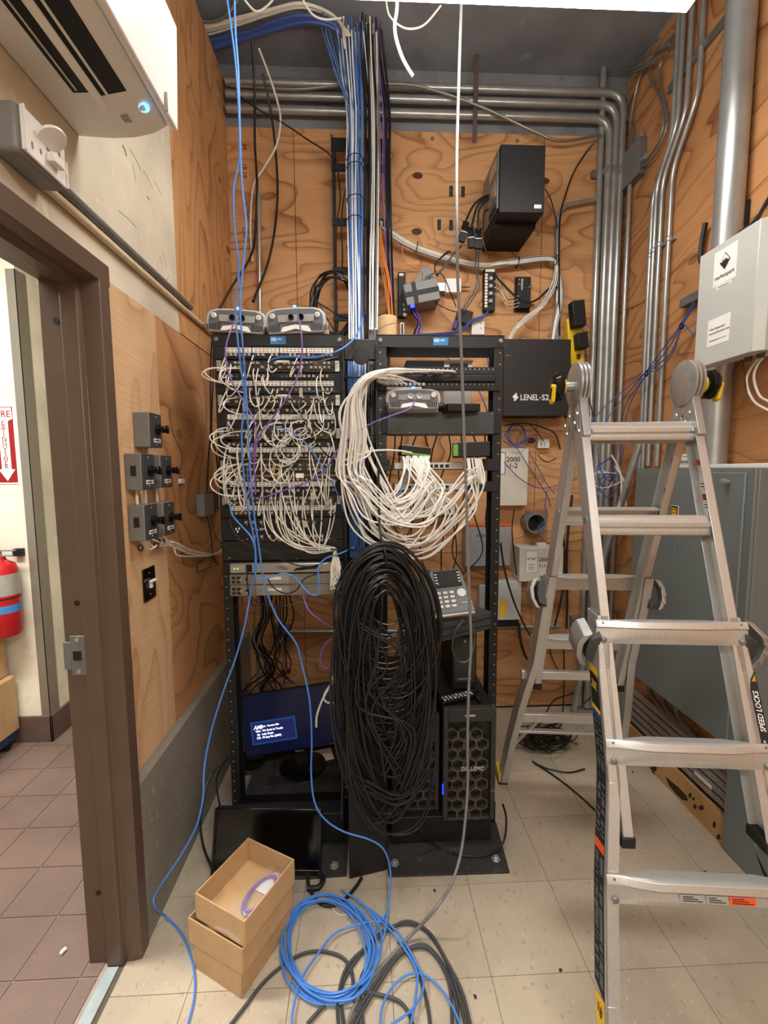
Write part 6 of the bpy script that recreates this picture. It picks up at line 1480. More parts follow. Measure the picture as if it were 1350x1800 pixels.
cable('blue_cable', [(464, 753, 1.77), (490, 752, 1.72), (515, 760, 1.71), (540, 782, 1.71), (565, 818, 1.71), (588, 856, 1.72), (605, 900, 1.75)], .0026, M_cblue, 'thin blue lead slanting down across the third switch', 'cable')
# --- purple leads of the access points
PU = [[(413, 566, 1.76), (406, 580, 1.70), (398, 605, 1.68), (397, 632, 1.68), (404, 662, 1.68), (422, 696, 1.67), (442, 728, 1.67), (450, 755, 1.67), (446, 790, 1.67), (435, 830, 1.68), (440, 875, 1.70)],
      [(523, 553, 1.76), (528, 575, 1.70), (531, 610, 1.68), (528, 645, 1.68), (519, 672, 1.67), (500, 706, 1.66), (474, 742, 1.66), (455, 768, 1.66), (447, 810, 1.67), (449, 870, 1.68)],
      [(452, 877, 1.70), (470, 872, 1.69), (505, 860, 1.68), (545, 845, 1.68), (572, 826, 1.67), (590, 795, 1.66), (615, 770, 1.66), (650, 746, 1.66), (690, 730, 1.66), (718, 720, 1.67), (729, 706, 1.70)]]
for k, w in enumerate(PU): cable('purple_cable', w, .003, M_cpurp, ('purple cable dropping from the left access point', 'purple cable dropping from the middle access point', 'purple cable swinging across to the access point in the right rack')[k], 'cable', n=8)
cable('purple_cable', [(538, 1032, 1.75), (534, 1050, 1.72), (544, 1074, 1.70), (566, 1092, 1.70), (590, 1106, 1.72)], .003, M_cpurp, 'purple cable curving under the silver routers', 'cable', n=8)
cable('purple_cable', [(590, 1118, 1.72), (572, 1132, 1.70), (563, 1155, 1.70), (566, 1170, 1.70), (576, 1174, 1.70), (590, 1156, 1.72)], .003, M_cpurp, 'purple cable loop beside the black coil', 'cable', n=8)
# --- black leads across the left rack
BK = [[(432, 638, 1.74), (450, 634, 1.70), (490, 642, 1.70), (540, 640, 1.70), (575, 632, 1.72), (600, 626, 1.76)], [(436, 698, 1.75), (470, 694, 1.71), (520, 690, 1.70), (565, 688, 1.71), (600, 690, 1.75)],
      [(524, 704, 1.75), (530, 730, 1.71), (548, 765, 1.70), (570, 795, 1.71), (592, 812, 1.75)], [(508, 885, 1.74), (520, 905, 1.70), (545, 916, 1.70), (575, 912, 1.70), (596, 896, 1.74)],
      [(402, 885, 1.75), (384, 895, 1.70), (372, 915, 1.70), (380, 945, 1.71), (402, 964, 1.72), (440, 974, 1.73)], [(404, 905, 1.75), (408, 930, 1.73), (430, 955, 1.72), (470, 970, 1.71), (510, 990, 1.71), (550, 995, 1.72), (600, 975, 1.75)],
      [(438, 995, 1.76), (434, 1015, 1.73), (438, 1045, 1.73), (445, 1065, 1.75)], [(470, 1015, 1.75), (480, 1032, 1.72), (500, 1043, 1.72), (520, 1038, 1.72), (535, 1018, 1.72), (560, 1008, 1.74)],
      [(602, 690, 1.70), (598, 720, 1.70), (606, 760, 1.70), (602, 820, 1.72)], [(436, 1045, 1.78), (460, 1062, 1.76), (495, 1066, 1.75), (530, 1058, 1.76), (548, 1046, 1.78)]]
BKL = ('black lead crossing the first switch', 'black lead crossing the second switch', 'black lead slanting down over the third switch', 'black lead loop in front of the lower patch panels', 'black lead bulging out past the left rack post', 'long black lead sagging across the silver server bezel',
       'short black lead hanging over the silver routers', 'black lead drooping across the router faces', 'black lead running down the cable manager', 'grey black lead drooping below the routers')
for w, l in zip(BK, BKL): cable('black_lead', w, .0026, M_cblack, l, 'cable')
# --- tangle of patch leads in front of the left rack
rows_p = [625, 662, 685, 722, 743, 781, 801, 843, 862]; rows_s = [640, 648, 699, 708, 758, 766, 815, 827, 876, 884]
def port_u(i, v): return 397+8.0*i+(v-620)*.035
def lead(P, r=.0022, m=M_ccream, sub=5):
    cable('patch_lead', P, r, m, 'short cream patch lead in the tangle covering the left rack', 'cable', 'cream patch leads of the left rack', n=6, sub=sub)
def bez(S, A, B, E, n=16):
    return [S*(1-t)**3+A*3*t*(1-t)**2+B*3*t*t*(1-t)+E*t**3 for t in [i/n for i in range(n+1)]]
def plead(u0, v0, u1, v1, out, sag, sd=0.0, m=M_ccream):
    S, E = onY(u0, v0, 1.778), onY(u1, v1, 1.778)
    lead(bez(S, S+Vector((sd, -out*1.33, -sag)), E+Vector((sd*.8, -out*1.33, -sag*.8)), E), .0023, m, 1)
for k in range(84):
    si = rc_.randrange(len(rows_s)); v0 = rows_s[si]; cand = sorted(rows_p, key=lambda q: abs(q-v0))[:4]; v1 = rc_.choice(cand)
    i0 = rc_.randrange(24); i1 = min(23, max(0, i0+rc_.randrange(-4, 5)))
    plead(port_u(i0, v0), v0, port_u(i1, v1), v1, rc_.uniform(.03, .085), rc_.uniform(.01, .11), J(.03), M_cwhite if k % 3 == 0 else M_ccream)
for k in range(15):     # loops bulging over the left post
    v0 = rc_.choice((752, 758, 766, 815, 827, 648, 699, 815)); v1 = v0+rc_.uniform(18, 58); i0, i1 = rc_.randrange(0, 5), rc_.randrange(0, 5)
    plead(port_u(i0, v0), v0, port_u(i1, v1), v1, rc_.uniform(.05, .09), rc_.uniform(0, .03), -rc_.uniform(.05, .15), M_cwhite if k % 2 else M_ccream)
for k in range(10):     # round loops in the middle
    c0, d0 = rc_.uniform(470, 570), rc_.uniform(725, 805); a, b = rc_.uniform(12, 26), rc_.uniform(14, 24)
    lead([(c0+a*math.cos(t), d0+b*math.sin(t), 1.715+.02*math.sin(t*.5+k)) for t in [-.6+i*.8 for i in range(8)]], .0022, M_cwhite)
for k in range(15):     # leads running down from the fourth and fifth switch into the tie at the rack foot
    i0 = rc_.randrange(6, 24); v0 = rc_.choice((827, 876, 884, 862)); S = onY(port_u(i0, v0), v0, 1.778); E = onY(589+J(3), 964+J(2), 1.735)
    sg_ = rc_.uniform(.10, .26)
    lead(bez(S, S+Vector((J(.02), -.12, -sg_)), E+Vector((-.10, -.05, rc_.uniform(-.03, .03))), E)+[onY(590+J(5), 990+J(4), 1.75)], .0022, M_cwhite if k % 3 == 0 else M_ccream, 1)
for k in range(9):
    u0 = 466+10*k+J(3); S, E = onY(u0, 880, 1.778), onY(486+10*k, 941, 1.776)
    lead(bez(S, S+Vector((J(.02), -.10, -.10)), E+Vector((J(.03), -.10, -.05)), E), .0022, M_ccream, 1)
for k in range(9):
    S = onY(590, 966, 1.72); d_ = .13+J(.04)
    lead(bez(S, S+Vector((-.05+J(.03), -.03, -d_*1.5)), S+Vector((.03+J(.03), -.04, -d_*1.5)), S+Vector((J(.01), 0, -.03))), .0022, M_ccream, 1)
single('cable_tie', MB().tube([onY(589, 964, 1.735)+Vector((.02*math.cos(t*.785), .02*math.sin(t*.785), 0)) for t in range(8)], .003, 5, closed=True), M_blackM, 'black tie gathering the cream leads at the foot of the left rack', 'tie')
cable('patch_lead', [(488, 824, 1.77), (480, 822, 1.73), (478, 832, 1.72), (484, 838, 1.74)], .003, M_cyel, 'short yellow patch lead on the fourth switch', 'cable')
for k, (u, v, w, h) in enumerate(((529, 690, 6, 16), (502, 773, 6, 14), (550, 872, 8, 14), (536, 921, 7, 12), (527, 836, 14, 8))):
    p = onY(u, v, 1.70); single('loose_plug', MB().box((p.x, 1.70, p.z), (w*.0021, .008, h*.0021)), M_jackW if k < 4 else M_whiteM, ('clear plug dangling over the second switch', 'clear plug dangling over the third switch', 'clear plug dangling over the fifth switch', 'clear plug dangling in front of the routing unit', 'white paper tag on the leads of the fourth switch')[k], 'plug')
# --- thick white bundle from the right patch panel
for k in range(30):
    top = k % 2; s = k/29.0
    u0 = 690+rc_.uniform(0, 115) if not top else 676+rc_.uniform(0, 66); v0 = 655 if not top else 676
    x1 = 594+rc_.uniform(0, 46); dv = J(9); Yc = 1.66+J(.035); bot = rc_.uniform(905, 985); kind = rc_.random()
    P = [(u0, v0, 1.776), (u0-14, v0-3 + (0 if not top else -4), 1.72), (672+J(8)+(8 if not top else 0), 651+(0 if not top else 10)+J(5), 1.69), (645+J(4), 664+dv*.6, Yc), (622+(x1-617)*.5, 702+dv, Yc), (x1+5, 765+dv, Yc), (x1+J(3), 830+J(10), Yc)]
    if kind < .52:     # up to the green switch
        ue = rc_.uniform(714, 756); um = rc_.uniform(690, 760)
        P += [(x1+22+J(6), bot-62, Yc-.02), (x1+58+J(10), bot-18, Yc-.03), (um, bot-8+J(8), Yc-.03), (um+42+J(10), bot-62, Yc-.02), (ue+26+J(10), 860+J(15), 1.68), (ue+J(5), 818, 1.71), (ue, 802, 1.745)]
    elif kind < .85:   # up to the right small switch
        ue = rc_.uniform(808, 852)
        P += [(x1+28+J(6), bot-55, Yc-.02), (x1+75+J(8), bot-10, Yc-.03), (735+J(14), bot+J(5), Yc-.03), (790+J(10), bot-32, Yc-.03), (830+J(8), bot-85, Yc-.01), (ue+6, 850, 1.68), (ue, 806, 1.695)]
    else:
        P += [(x1+18, bot-60, Yc-.02), (x1+50, bot-20, Yc-.02), (690+J(10), bot+2, 1.66), (720+J(10), bot-4, 1.68)]
    cable('thick_white_cable', P, .0035, M_cwhite, 'thick white cable in the bundle sweeping from the right patch panel', 'cable', 'thick white cables of the right rack', n=7, sub=5)
for k in range(9):     # loops among the small switches
    ua, ub = rc_.uniform(706, 752), rc_.uniform(640, 700)
    cable('thick_white_cable', [(ua, 803, 1.745), (ua+J(6), 825, 1.70), (ua-15+J(8), 865, 1.67), (ua-48, 888+J(10), 1.66), (ub+5, 870+J(8), 1.66), (ub-18, 825+J(8), 1.66), (ub-40, 770+J(8), 1.67), (ub-44, 715, 1.67), (650, 668+J(4), 1.68), (690+J(20), 655, 1.74)], .0035, M_cwhite, 'thick white cable looping from the green faced switch back to the bundle', 'cable', 'white loops at the small switches', n=7)
cable('thick_white_cable', [(724, 796, 1.74), (700, 792, 1.70), (660, 792, 1.66), (625, 802, 1.65), (600, 812, 1.65), (598, 818, 1.65), (620, 814, 1.64), (648, 800, 1.645), (652, 786, 1.65)], .0035, M_cwhite, 'thick white cable lying almost level across the bundle', 'cable', n=7)
single('hook_strap', MB().tube(mix([(665, 822, 1.63), (666, 880, 1.625), (668, 935, 1.56), (675, 962, 1.475), (679, 990, 1.475), (674, 1030, 1.56)]), .0045, 6), M_blackM, 'black hook strap carrying the black cable coil', 'strap')
cable('grey_cable', [(812, -60, 1.74), (811, 0, 1.73), (809, 60, 1.71), (806, 160, 1.66), (803, 280, 1.58), (803, 400, 1.5), (805, 500, 1.5), (809, 580, 1.5), (812, 650, 1.5), (815, 740, 1.5), (819, 850, 1.5), (822, 950, 1.5), (825, 1050, 1.5), (828, 1130, 1.5), (824, 1210, 1.5), (822, 1300, 1.5), (822, 1380, 1.5), (818, 1440, 1.48), (810, 1500, 1.44), (794, 1552, 1.38), (768, 1594, 1.31), onZ(738, 1628, .05), onZ(712, 1655, .012), onZ(660, 1712, .008), onZ(625, 1765, .008), onZ(605, 1815, .008)], .0052, M_cgrey, 'long grey cable hanging in front of the right rack down to the floor', 'cable', n=8)
cable('white_stub', [(700, -120, 1.78), (698, 8, 1.75), (694, 40, 1.75), (696, 66, 1.75), (706, 98, 1.75), (716, 118, 1.75), (726, 134, 1.76)], .0062, M_cwhite, 'thick white cable end dangling below the strip light', 'cable', n=8)
cable('white_wire', [(672, -60, 1.92), (680, 10, 1.9), (688, 32, 1.9), (708, 48, 1.9), (730, 50, 1.9), (750, 40, 1.9), (775, 10, 1.9)], .0035, M_ccream, 'thin white wire loop under the strip light', 'cable')
for k, w in enumerate(([(430, 0, 1.9), (450, 20, 1.95), (470, 10, 2.0), (485, -8, 2.0)], [(604, 30, 2.2), (603, 60, 2.3), (606, 85, 2.35)], [(530, -5, 2.0), (548, 24, 2.05), (570, 34, 2.1), (600, 32, 2.15)])):
    cable('white_wire', w, .004, M_ccream, ('white wire arching left of the strip light', 'short white wire dropping beside the riser top', 'white wire sagging between the ceiling bundle and the riser')[k], 'cable')
# --- bundle of grey and white cables along the back wall
for k in range(13):
    a, b = J(7), J(6); m = M_cwhite if k % 3 else M_cgrey
    P = [(668, 392+a*.8, 2.60), (690, 412+a, 2.64), (730, 435+a*.8, 2.66), (790, 455+a*.7, 2.67), (845, 466+a*.6, 2.665), (900, 460+b, 2.67), (945, 454+b, 2.67), (970, 455+b*.8, 2.665), (978+b*.4, 468+a*.3, 2.66)]
    if k % 2: P += [(974+b, 500, 2.65), (955+b, 535, 2.64), (925+b, 560+a*.5, 2.63), (905+b*.7, 580, 2.62), (893+b*.5, 604, 2.60)]
    else: P += [(984+b*.6, 495, 2.66), (984+b*.8, 530, 2.66), (976+b, 565, 2.65), (970+b*.6, 604, 2.62)]
    cable('wall_cable', P, .0036, m, 'cable of the white bundle sagging along the back wall and dropping left' if k % 2 else 'cable of the white bundle sagging along the back wall and dropping straight', 'cable', 'wall bundle dropping left' if k % 2 else 'wall bundle dropping straight')
for k, (u, v) in enumerate(((733, 434), (910, 462), (978, 457))):
    p = onY(u, v, 2.66); single('cable_tie', MB().tube([p+Vector((.006*math.cos(t*.785), .026*math.sin(t*.785), .028*math.cos(t*.785))) for t in range(8)], .003, 5, closed=True), M_blackM, ('black tie near the riser end of the wall bundle', 'black tie in the middle of the wall bundle', 'black tie at the corner of the wall bundle')[k], 'tie')
for k in range(4):
    p = onY(869, 483+11*k, 2.66); q = onY(912, 520+6*k, 2.67)
    cable('thin_lead', [p, onY(880+J(2), 490+10*k, 2.655), onY(888+J(3), 512+7*k, 2.66), onY(895, 524+6*k, 2.665), q], .0018, M_ccream, 'thin cream lead from the patch block to the amplifier, %s from the top' % ORD[k], 'cable', 'leads between patch block and amplifier')
cable('black_cable', [(868, 480, 2.66), (885, 500, 2.65), (905, 520, 2.64), (925, 532, 2.64), (945, 526, 2.65), (965, 508, 2.66), (980, 505, 2.67)], .006, M_cblack, 'thick black cable swinging under the amplifier', 'cable', n=8)
for k in range(5):
    a = J(3)
    cable('blue_bundle_cable', [(858, 548+a, 2.67), (850, 556+a, 2.66), (838, 560+a, 2.66), (826, 566+a, 2.65), (814, 578+a*1.5, 2.62), (795, 585+a, 2.5), (760, 588+a, 2.3), (735, 588, 2.1)], .004, M_cblueD, 'blue cable of the bundle bending down from the patch block', 'cable', 'blue bundle under the patch block')
for k in range(6):
    a = J(6)
    cable('dark_lead', [(726+a, 540, 2.62), (730+a*1.2, 552, 2.6), (738+a*.6, 566, 2.55), (736+a*1.5, 580, 2.45), (734+a*2, 596, 2.2)], .0035, M_cblack if k % 2 else M_cpurp, 'dark lead bundled under the grey block' if k % 2 else 'violet lead bundled under the grey block', 'cable', 'dark leads under the grey block' if k % 2 else 'violet leads under the grey block')
for k in range(5):
    a, b = J(4), J(4)
    cable('black_loop', [(768+a, 486+b, 2.62), (764, 470+b, 2.6), (776+a, 452, 2.6), (790+a, 444+b, 2.6), (794, 450+a, 2.6), (786+b, 464, 2.6), (772, 478+a, 2.6), (758, 482, 2.6), (748+a, 488, 2.6)], .0032, M_cblack, 'black lead in the tied loop above the grey block', 'cable', 'tied black loop')
cable('black_lead', [(757, 486, 2.6), (752, 500, 2.58), (756, 520, 2.57), (770, 535, 2.58), (790, 545, 2.6), (808, 550, 2.62)], .003, M_cblack, 'black lead crossing the face of the grey block', 'cable')
cable('black_lead', [(772, 478, 2.6), (782, 490, 2.6), (792, 515, 2.6), (802, 540, 2.62)], .003, M_cblack, 'black lead dropping from the tied loop to the small black box', 'cable')
cable('orange_cable', [(695, 408, 2.66), (705, 432, 2.67), (712, 460, 2.67), (728, 470, 2.66), (742, 478, 2.62), (745, 500, 2.60)], .003, M_corng, 'orange cable curving down into the grey block', 'cable')
cable('orange_cable', [(715, 466, 2.67), (735, 466, 2.67), (755, 466, 2.68)], .0025, M_corng, 'short orange cable lying level above the grey block', 'cable')
cable('black_cable', [(1058, 238, 2.62), (1035, 262, 2.66), (1010, 300, 2.68), (995, 340, 2.685), (985, 380, 2.66), (983, 450, 2.65), (984, 590, 2.66)], .0048, M_cblack, 'black cable arching down beside the bent conduit', 'cable')
cable('black_cable', [(958, 332, 2.6), (968, 350, 2.66), (976, 380, 2.66), (980, 400, 2.66)], .003, M_cblack, 'thin black lead leaving the right side of the wall computer', 'cable')
cable('white_lead', [(1030, 572, 2.66), (1022, 580, 2.66), (1024, 610, 2.66), (1028, 660, 2.67)], .0028, M_ccream, 'cream lead dropping right of the yellow power strip', 'cable')
cable('black_lead', [(1032, 582, 2.66), (1030, 620, 2.66), (1034, 680, 2.67), (1040, 720, 2.67), (1050, 745, 2.67)], .0028, M_cblack, 'black lead dropping right of the yellow power strip', 'cable')
# --- leads right of the rack under the black enclosure
RT = [[(886, 762, 2.60), (910, 790, 2.60), (935, 830, 2.60), (960, 868, 2.62), (968, 890, 2.64)], [(884, 775, 2.6), (905, 785, 2.6), (922, 785, 2.62), (930, 765, 2.64)], [(886, 812, 2.6), (915, 842, 2.6), (950, 858, 2.62), (990, 850, 2.62), (1015, 842, 2.62)],
      [(930, 795, 2.64), (950, 830, 2.62), (962, 852, 2.62), (975, 868, 2.62)], [(962, 862, 2.6), (958, 890, 2.6), (962, 910, 2.6), (948, 925, 2.58), (947, 938, 2.58), (958, 952, 2.58)]]
for k, w in enumerate(RT): cable('blue_lead', w, .0028, M_cblueD, 'dark blue lead below the black enclosure, %s of five' % ORD[k], 'cable', 'blue leads below the black enclosure')
cb2 = thing('blue_coil', 'small coil of dark blue cable hanging below the black enclosure', 'cable coil', onY(908, 785, 2.64))
for k in range(5):
    a, b = 16+J(3), 19+J(3)
    part('loop', MB().tube([onY(908+a*math.cos(t*.7)+J(1), 764+b*math.sin(t*.7)+J(1), 2.64+J(.012)) for t in range(9)], .0028, 6, closed=True, sub=4), M_cblueD, cb2)
for k, w in enumerate(([(886, 748, 2.62), (920, 744, 2.62), (950, 750, 2.64), (975, 762, 2.66), (985, 790, 2.68)], [(930, 745, 2.64), (945, 760, 2.65), (955, 775, 2.66)], [(945, 800, 2.66), (960, 812, 2.66), (978, 806, 2.66)], [(904, 895, 2.62), (900, 930, 2.62), (904, 980, 2.62), (908, 1010, 2.62)], [(880, 955, 1.885), (884, 985, 2.1), (890, 1015, 2.3), (905, 1062, 2.45), (925, 1105, 2.58), (948, 1142, 2.715)],
                       [(912, 1095, 2.64), (914, 1120, 2.62), (922, 1150, 2.6), (935, 1170, 2.6)], [(1006, 870, 2.66), (1000, 920, 2.66), (996, 980, 2.66), (997, 1050, 2.66), (996, 1105, 2.66)], [(990, 935, 2.66), (993, 1000, 2.65), (985, 1060, 2.64), (975, 1100, 2.64)], [(966, 1140, 2.715), (972, 1160, 2.68), (985, 1180, 2.66), (1015, 1188, 2.66), (1030, 1160, 2.68), (1034, 1140, 2.715)]))                       :
    cable('black_cable', w, (.004, .003, .003, .0035, .0055, .009, .0075, .0065, .004)[k], M_cblack, ('black cable sagging from the black enclosure to the ladder', 'short black cable dropping to the white wall jack', 'black cable loop below the white wall jack', 'black cable running down left of the telephone box', 'black cable slanting from the rack post to the ladder leg', 'thick black cable under the yellow sticker box', 'thick black cable running down behind the ladder', 'black cable beside the thick one behind the ladder', 'black cable loop behind the ladder rungs')[k], 'cable', n=8)
for k, w in enumerate(([(854, 612, 2.715), (858, 640, 2.6), (862, 670, 2.4), (866, 700, 2.15), (870, 735, 1.885)], [(830, 665, 2.08), (838, 680, 2.06), (850, 705, 1.98), (860, 735, 1.885)], [(770, 615, 2.66), (790, 632, 2.66), (800, 640, 2.66)])):
    cable('blue_lead', w, .003, M_cblueD, ('blue lead behind the right rack post, the upper one', 'blue lead behind the right rack post, the lower one', 'blue lead behind the top of the right rack')[k], 'cable')
cable('orange_cable', [(668, 830, 1.86), (700, 836, 1.84), (735, 834, 1.82), (762, 824, 1.80)], .0025, M_corng, 'orange lead crossing behind the white router', 'cable')
cable('blue_cable', [(718, 818, 1.74), (710, 850, 1.72), (695, 878, 1.70), (660, 890, 1.70), (640, 905, 1.72), (622, 960, 1.78)], .003, M_cblue, 'blue lead dropping among the thick white cables', 'cable', n=7)
for k in range(9):     # black leads inside the right rack
    u0 = 690+20*k+J(6)
    cable('inner_lead', [(u0, 765, 1.92), (u0+J(10), 800, 1.95), (u0+J(16), 850, 2.0), (u0+J(20), 910, 2.05), (u0+J(20), 970, 2.05), (u0+J(20), 1010, 2.0)], .0032, M_cblack, 'black lead hanging inside the right rack behind the white bundle', 'cable', 'black leads inside the right rack')
# --- dark leads hanging below the left rack
for k in range(18):
    u0 = 440+rc_.uniform(0, 70)
    cable('hanging_lead', [(u0, 1046, 2.15+J(.1)), (u0+J(8), 1085, 2.25+J(.1)), (u0+J(14)-4, 1130, 2.35+J(.1)), (u0+J(22), 1175, 2.45+J(.1)), (u0+J(34), 1215, 2.5+J(.08)), (u0+J(40), 1262, 2.5+J(.08))], rc_.choice((.003, .004, .005)), M_cblack if k % 5 else M_cgrey, 'dark lead hanging in the open space below the left rack' if k % 5 else 'grey lead hanging in the open space below the left rack', 'cable', 'dark leads below the left rack' if k % 5 else 'grey leads below the left rack')
for k, w in enumerate(([(592, 1165, 1.72), (582, 1200, 1.70), (566, 1232, 1.68), (557, 1258, 1.68), (556, 1278, 1.68)], [(594, 1190, 1.72), (578, 1208, 1.70), (569, 1225, 1.69), (576, 1235, 1.69), (596, 1236, 1.7)])):
    cable('white_cable', w, .0042, M_ccream, ('long cream cable end hanging beside the black coil', 'short cream cable end hooked beside the black coil')[k], 'cable', n=8)
# --- the large black coil
ck = thing('black_cable_coil', 'huge coil of black cable hanging on a strap between the racks', 'cable coil', onY(678, 1400, 1.6))
YK = 1.515
for k in range(60):
    f = k/59; w = 38+52*(f**.8)+J(2); top = 1040-(w-38)*1.62+J(3); bot = rc_.uniform(1290, 1450) if rc_.random() < .5 else rc_.uniform(1180, 1300)
    c0 = 676+J(5); sk = J(12); Yc = YK+J(.04); ph_, am = rc_.uniform(0, 6.28), J(.07); P = []
    for i in range(18):
        t = 2*math.pi*i/18; x = math.sin(t); y = -math.cos(t)
        cy = (top+bot)/2; hy = (bot-top)/2
        wd = w*(1.0 if y < 0 else (1-.2*y*y))*(1+am*math.sin(2*t+ph_))
        P.append(onY(c0+wd*x+sk*(y+1)*.9, cy+hy*y, Yc+.02*x+.03*max(0, y)))
    part('strand', MB().tube(P, .0040, 6, closed=True, sub=4), M_cblack, ck)
for k in range(9):     # stray strands crossing inside
    u0 = 640+J(30); v0 = 1000+J(25)
    P = [onY(u0, v0, YK+.02), onY(u0+J(25), 1075+J(20), YK-.02), onY(676+J(45), 1160+J(15), YK-.05), onY(650+J(35), 1230+J(15), YK-.05), onY(690+J(40), 1290+J(15), YK-.04), onY(700+J(30), 1360+J(30), YK-.01)]
    part('strand', MB().tube(P, .0036, 6), M_cblack, ck)
for k in range(16):     # bowed strands at the back of the coil
    v0 = 1095+13*k+J(5); s0 = 26+2.2*k
    part('strand', MB().tube([onY(676-s0-6+J(4), v0-30, YK+.055), onY(676-s0*.6, v0-4, YK+.05), onY(680+J(6), v0+4, YK+.045), onY(684+s0*.6, v0-5, YK+.05), onY(688+s0+J(4), v0-34, YK+.055)], .0034, 6), M_cblack, ck)
for k in range(7):      # loops falling to the right foot
    b = rc_.uniform(1395, 1475)
    part('strand', MB().tube([onY(606+J(6), 1290+J(30), YK), onY(622+J(8), 1360+J(20), YK-.01), onY(655+J(10), b-22, YK-.02), onY(700+J(10), b, YK-.02), onY(740+J(8), b-28, YK), onY(762+J(6), 1340+J(20), YK+.03)], .0036, 6), M_cblack, ck)
for k, w in enumerate(([(600, 1000, 1.6), (594, 1100, 1.52), (597, 1250, 1.5), (602, 1350, 1.5), (600, 1440, 1.5)], [(612, 1180, 1.45), (610, 1290, 1.45), (618, 1380, 1.46), (640, 1440, 1.48), (655, 1460, 1.5)])):
    cable('black_lead', w, .0032, M_cblack, ('loose black lead hanging along the left of the big coil', 'loose black lead hanging in front of the big coil')[k], 'cable')
# ================================================================ floor things
# --- trays
P0 = onZ(424, 1760, 0); HT = onY(430, 1621, P0.y).z
def tray(z0, z1, cn, label, inner=False):
    """cn: pixel corners of the rim (front, right-back, left-front) at height z1"""
    a, b, c = (onZ(u, v, z1) for u, v in cn); d = b+(c-a)
    t = thing('cardboard_tray', label, 'box', ((a.x+d.x)/2, (a.y+d.y)/2, z0), 'stacked cardboard trays')
    e1 = (b-a); l1 = e1.length; e1 = e1/l1; e2 = (c-a); l2 = e2.length; e2 = e2/l2; bi = (e1+e2).normalized(); pe = Vector((-bi.y, bi.x, 0)); pe = pe if pe.dot(e2) > 0 else -pe; e1, e2 = (bi-pe).normalized(), (bi+pe).normalized()
    M = Matrix((e1, e2, Vector((0, 0, 1)))).transposed().to_4x4(); M.translation = Vector((a.x, a.y, z0)); h = z1-z0; th = .0045
    part('bottom', MB(M).bb(.001, l1-.001, .001, l2-.001, .001, .005), M_cardI, t)
    part('side', MB(M).bb(0, l1, 0, th, 0, h), M_card, t, .0012)
    part('side', MB(M).bb(0, l1, l2-th, l2, 0, h), M_card, t, .0012)
    part('side', MB(M).bb(0, th, th+.0003, l2-th-.0003, 0, h), M_card, t, .0012)
    part('side', MB(M).bb(l1-th, l1, th+.0003, l2-th-.0003, 0, h), M_card, t, .0012)
    return t, M, l1, l2, h
h3 = HT/3
tray(.001, h3-.001, ((423, 1712), (520, 1598), (330, 1672)), 'brown cardboard tray at the bottom of the stack')
tray(h3, h3*2-.001, ((426, 1670), (520, 1556), (322, 1622)), 'brown cardboard tray in the middle of the stack, turned askew')
tt, TM, l1, l2, hh_ = tray(h3*2, HT, ((430, 1621), (528, 1516), (332, 1581)), 'open brown cardboard tray on top of the stack with a bag in it')
bg = thing('cable_bag', 'clear bag with a coiled purple cable inside the top tray', 'bag', TM @ Vector((l1*.5, l2*.35, .006)))
bM_ = TM @ Matrix.Translation((l1*.50, l2*.33, .008))
part('film', MB(bM_).grid(-.125, .115, -.052, .052, lambda x, y: (x, y, .016+.003*math.sin(x*90)*math.cos(y*120)-.9*(abs(y)/.052)**4*.012), 24, 12), M_clear, bg)
part('purple_loop', MB(bM_).tube([(.02+.07*math.cos(t*.7), .036*math.sin(t*.7), .006) for t in range(9)], .0042, 8, closed=True, sub=5), M_cpurp, bg)
part('purple_loop', MB(bM_).tube([(.022+.064*math.cos(t*.7+.3), .031*math.sin(t*.7+.3), .010) for t in range(9)], .0042, 8, closed=True, sub=5), M_cpurp, bg)
part('paper_insert', MB(bM_).bb(.03, .085, -.02, .03, .001, .002), M_whiteM, bg)
part('pink_card', MB(bM_).bb(.085, .112, -.04, .0, .003, .004), M_pink, bg)
parts('twist_tie', MB(bM_).tube([(-.045, .004, .004), (-.05, .0, .014), (-.055, -.006, .012), (-.05, -.008, .003)], .002, 5).tube([(.09, .004, .004), (.094, .0, .014), (.098, -.006, .012), (.094, -.008, .003)], .002, 5), M_white, bg)
# --- monitor with lit screen in the left rack
sh = thing('vented_cabinet', 'dusty black vented cabinet in the foot of the left rack', 'cabinet', (-.33, 2.0, 0))
zs2 = onY(500, 1398, 1.89).z
part('case', MB().bb(-.56, -.106, 1.892, 2.36, .012, zs2), M_dust, sh, .002)
sl = MB()
for r_ in range(2):
    for g_ in range(2):
        for i in range(12): sl.bb(-.47+.20*g_+.0125*i, -.464+.20*g_+.0125*i, 1.96+.12*r_, 2.02+.12*r_, zs2-.001, zs2+.0006)
part('vent_slot', sl, M_port, sh, kind='stuff')
part('front_shelf', MB().bb(-.56, -.1, 1.70, 1.775, .02, onY(500, 1420, 1.74).z), M_blackM, sh, .003)
pm_ = onY(513, 1266, 2.10); MW, MHt = .50, .285
MM = frame(pm_, (1, -.03, .155), (-.10, .22, 1))
mo = thing('lit_monitor', 'black monitor showing a small glowing text box on a dark blue screen', 'monitor', (pm_.x, pm_.y, zs2))
part('housing', MB(MM).bb(-MW/2, MW/2, -MHt/2-.012, MHt/2+.006, -.035, -.004), M_blackM, mo, .004)
part('bezel', MB(MM).bb(-MW/2, MW/2, -MHt/2-.014, -MHt/2+.006, -.006, .002), M_blackG, mo, .002)
scn = part('screen', MB(MM).bb(-MW/2+.006, MW/2-.006, -MHt/2+.006, MHt/2, -.004, 0), mat('screen_navy', (10, 16, 44), .3, emit=.35, var=.5, scale=4), mo)
gx_, gy_ = -.095, -.035
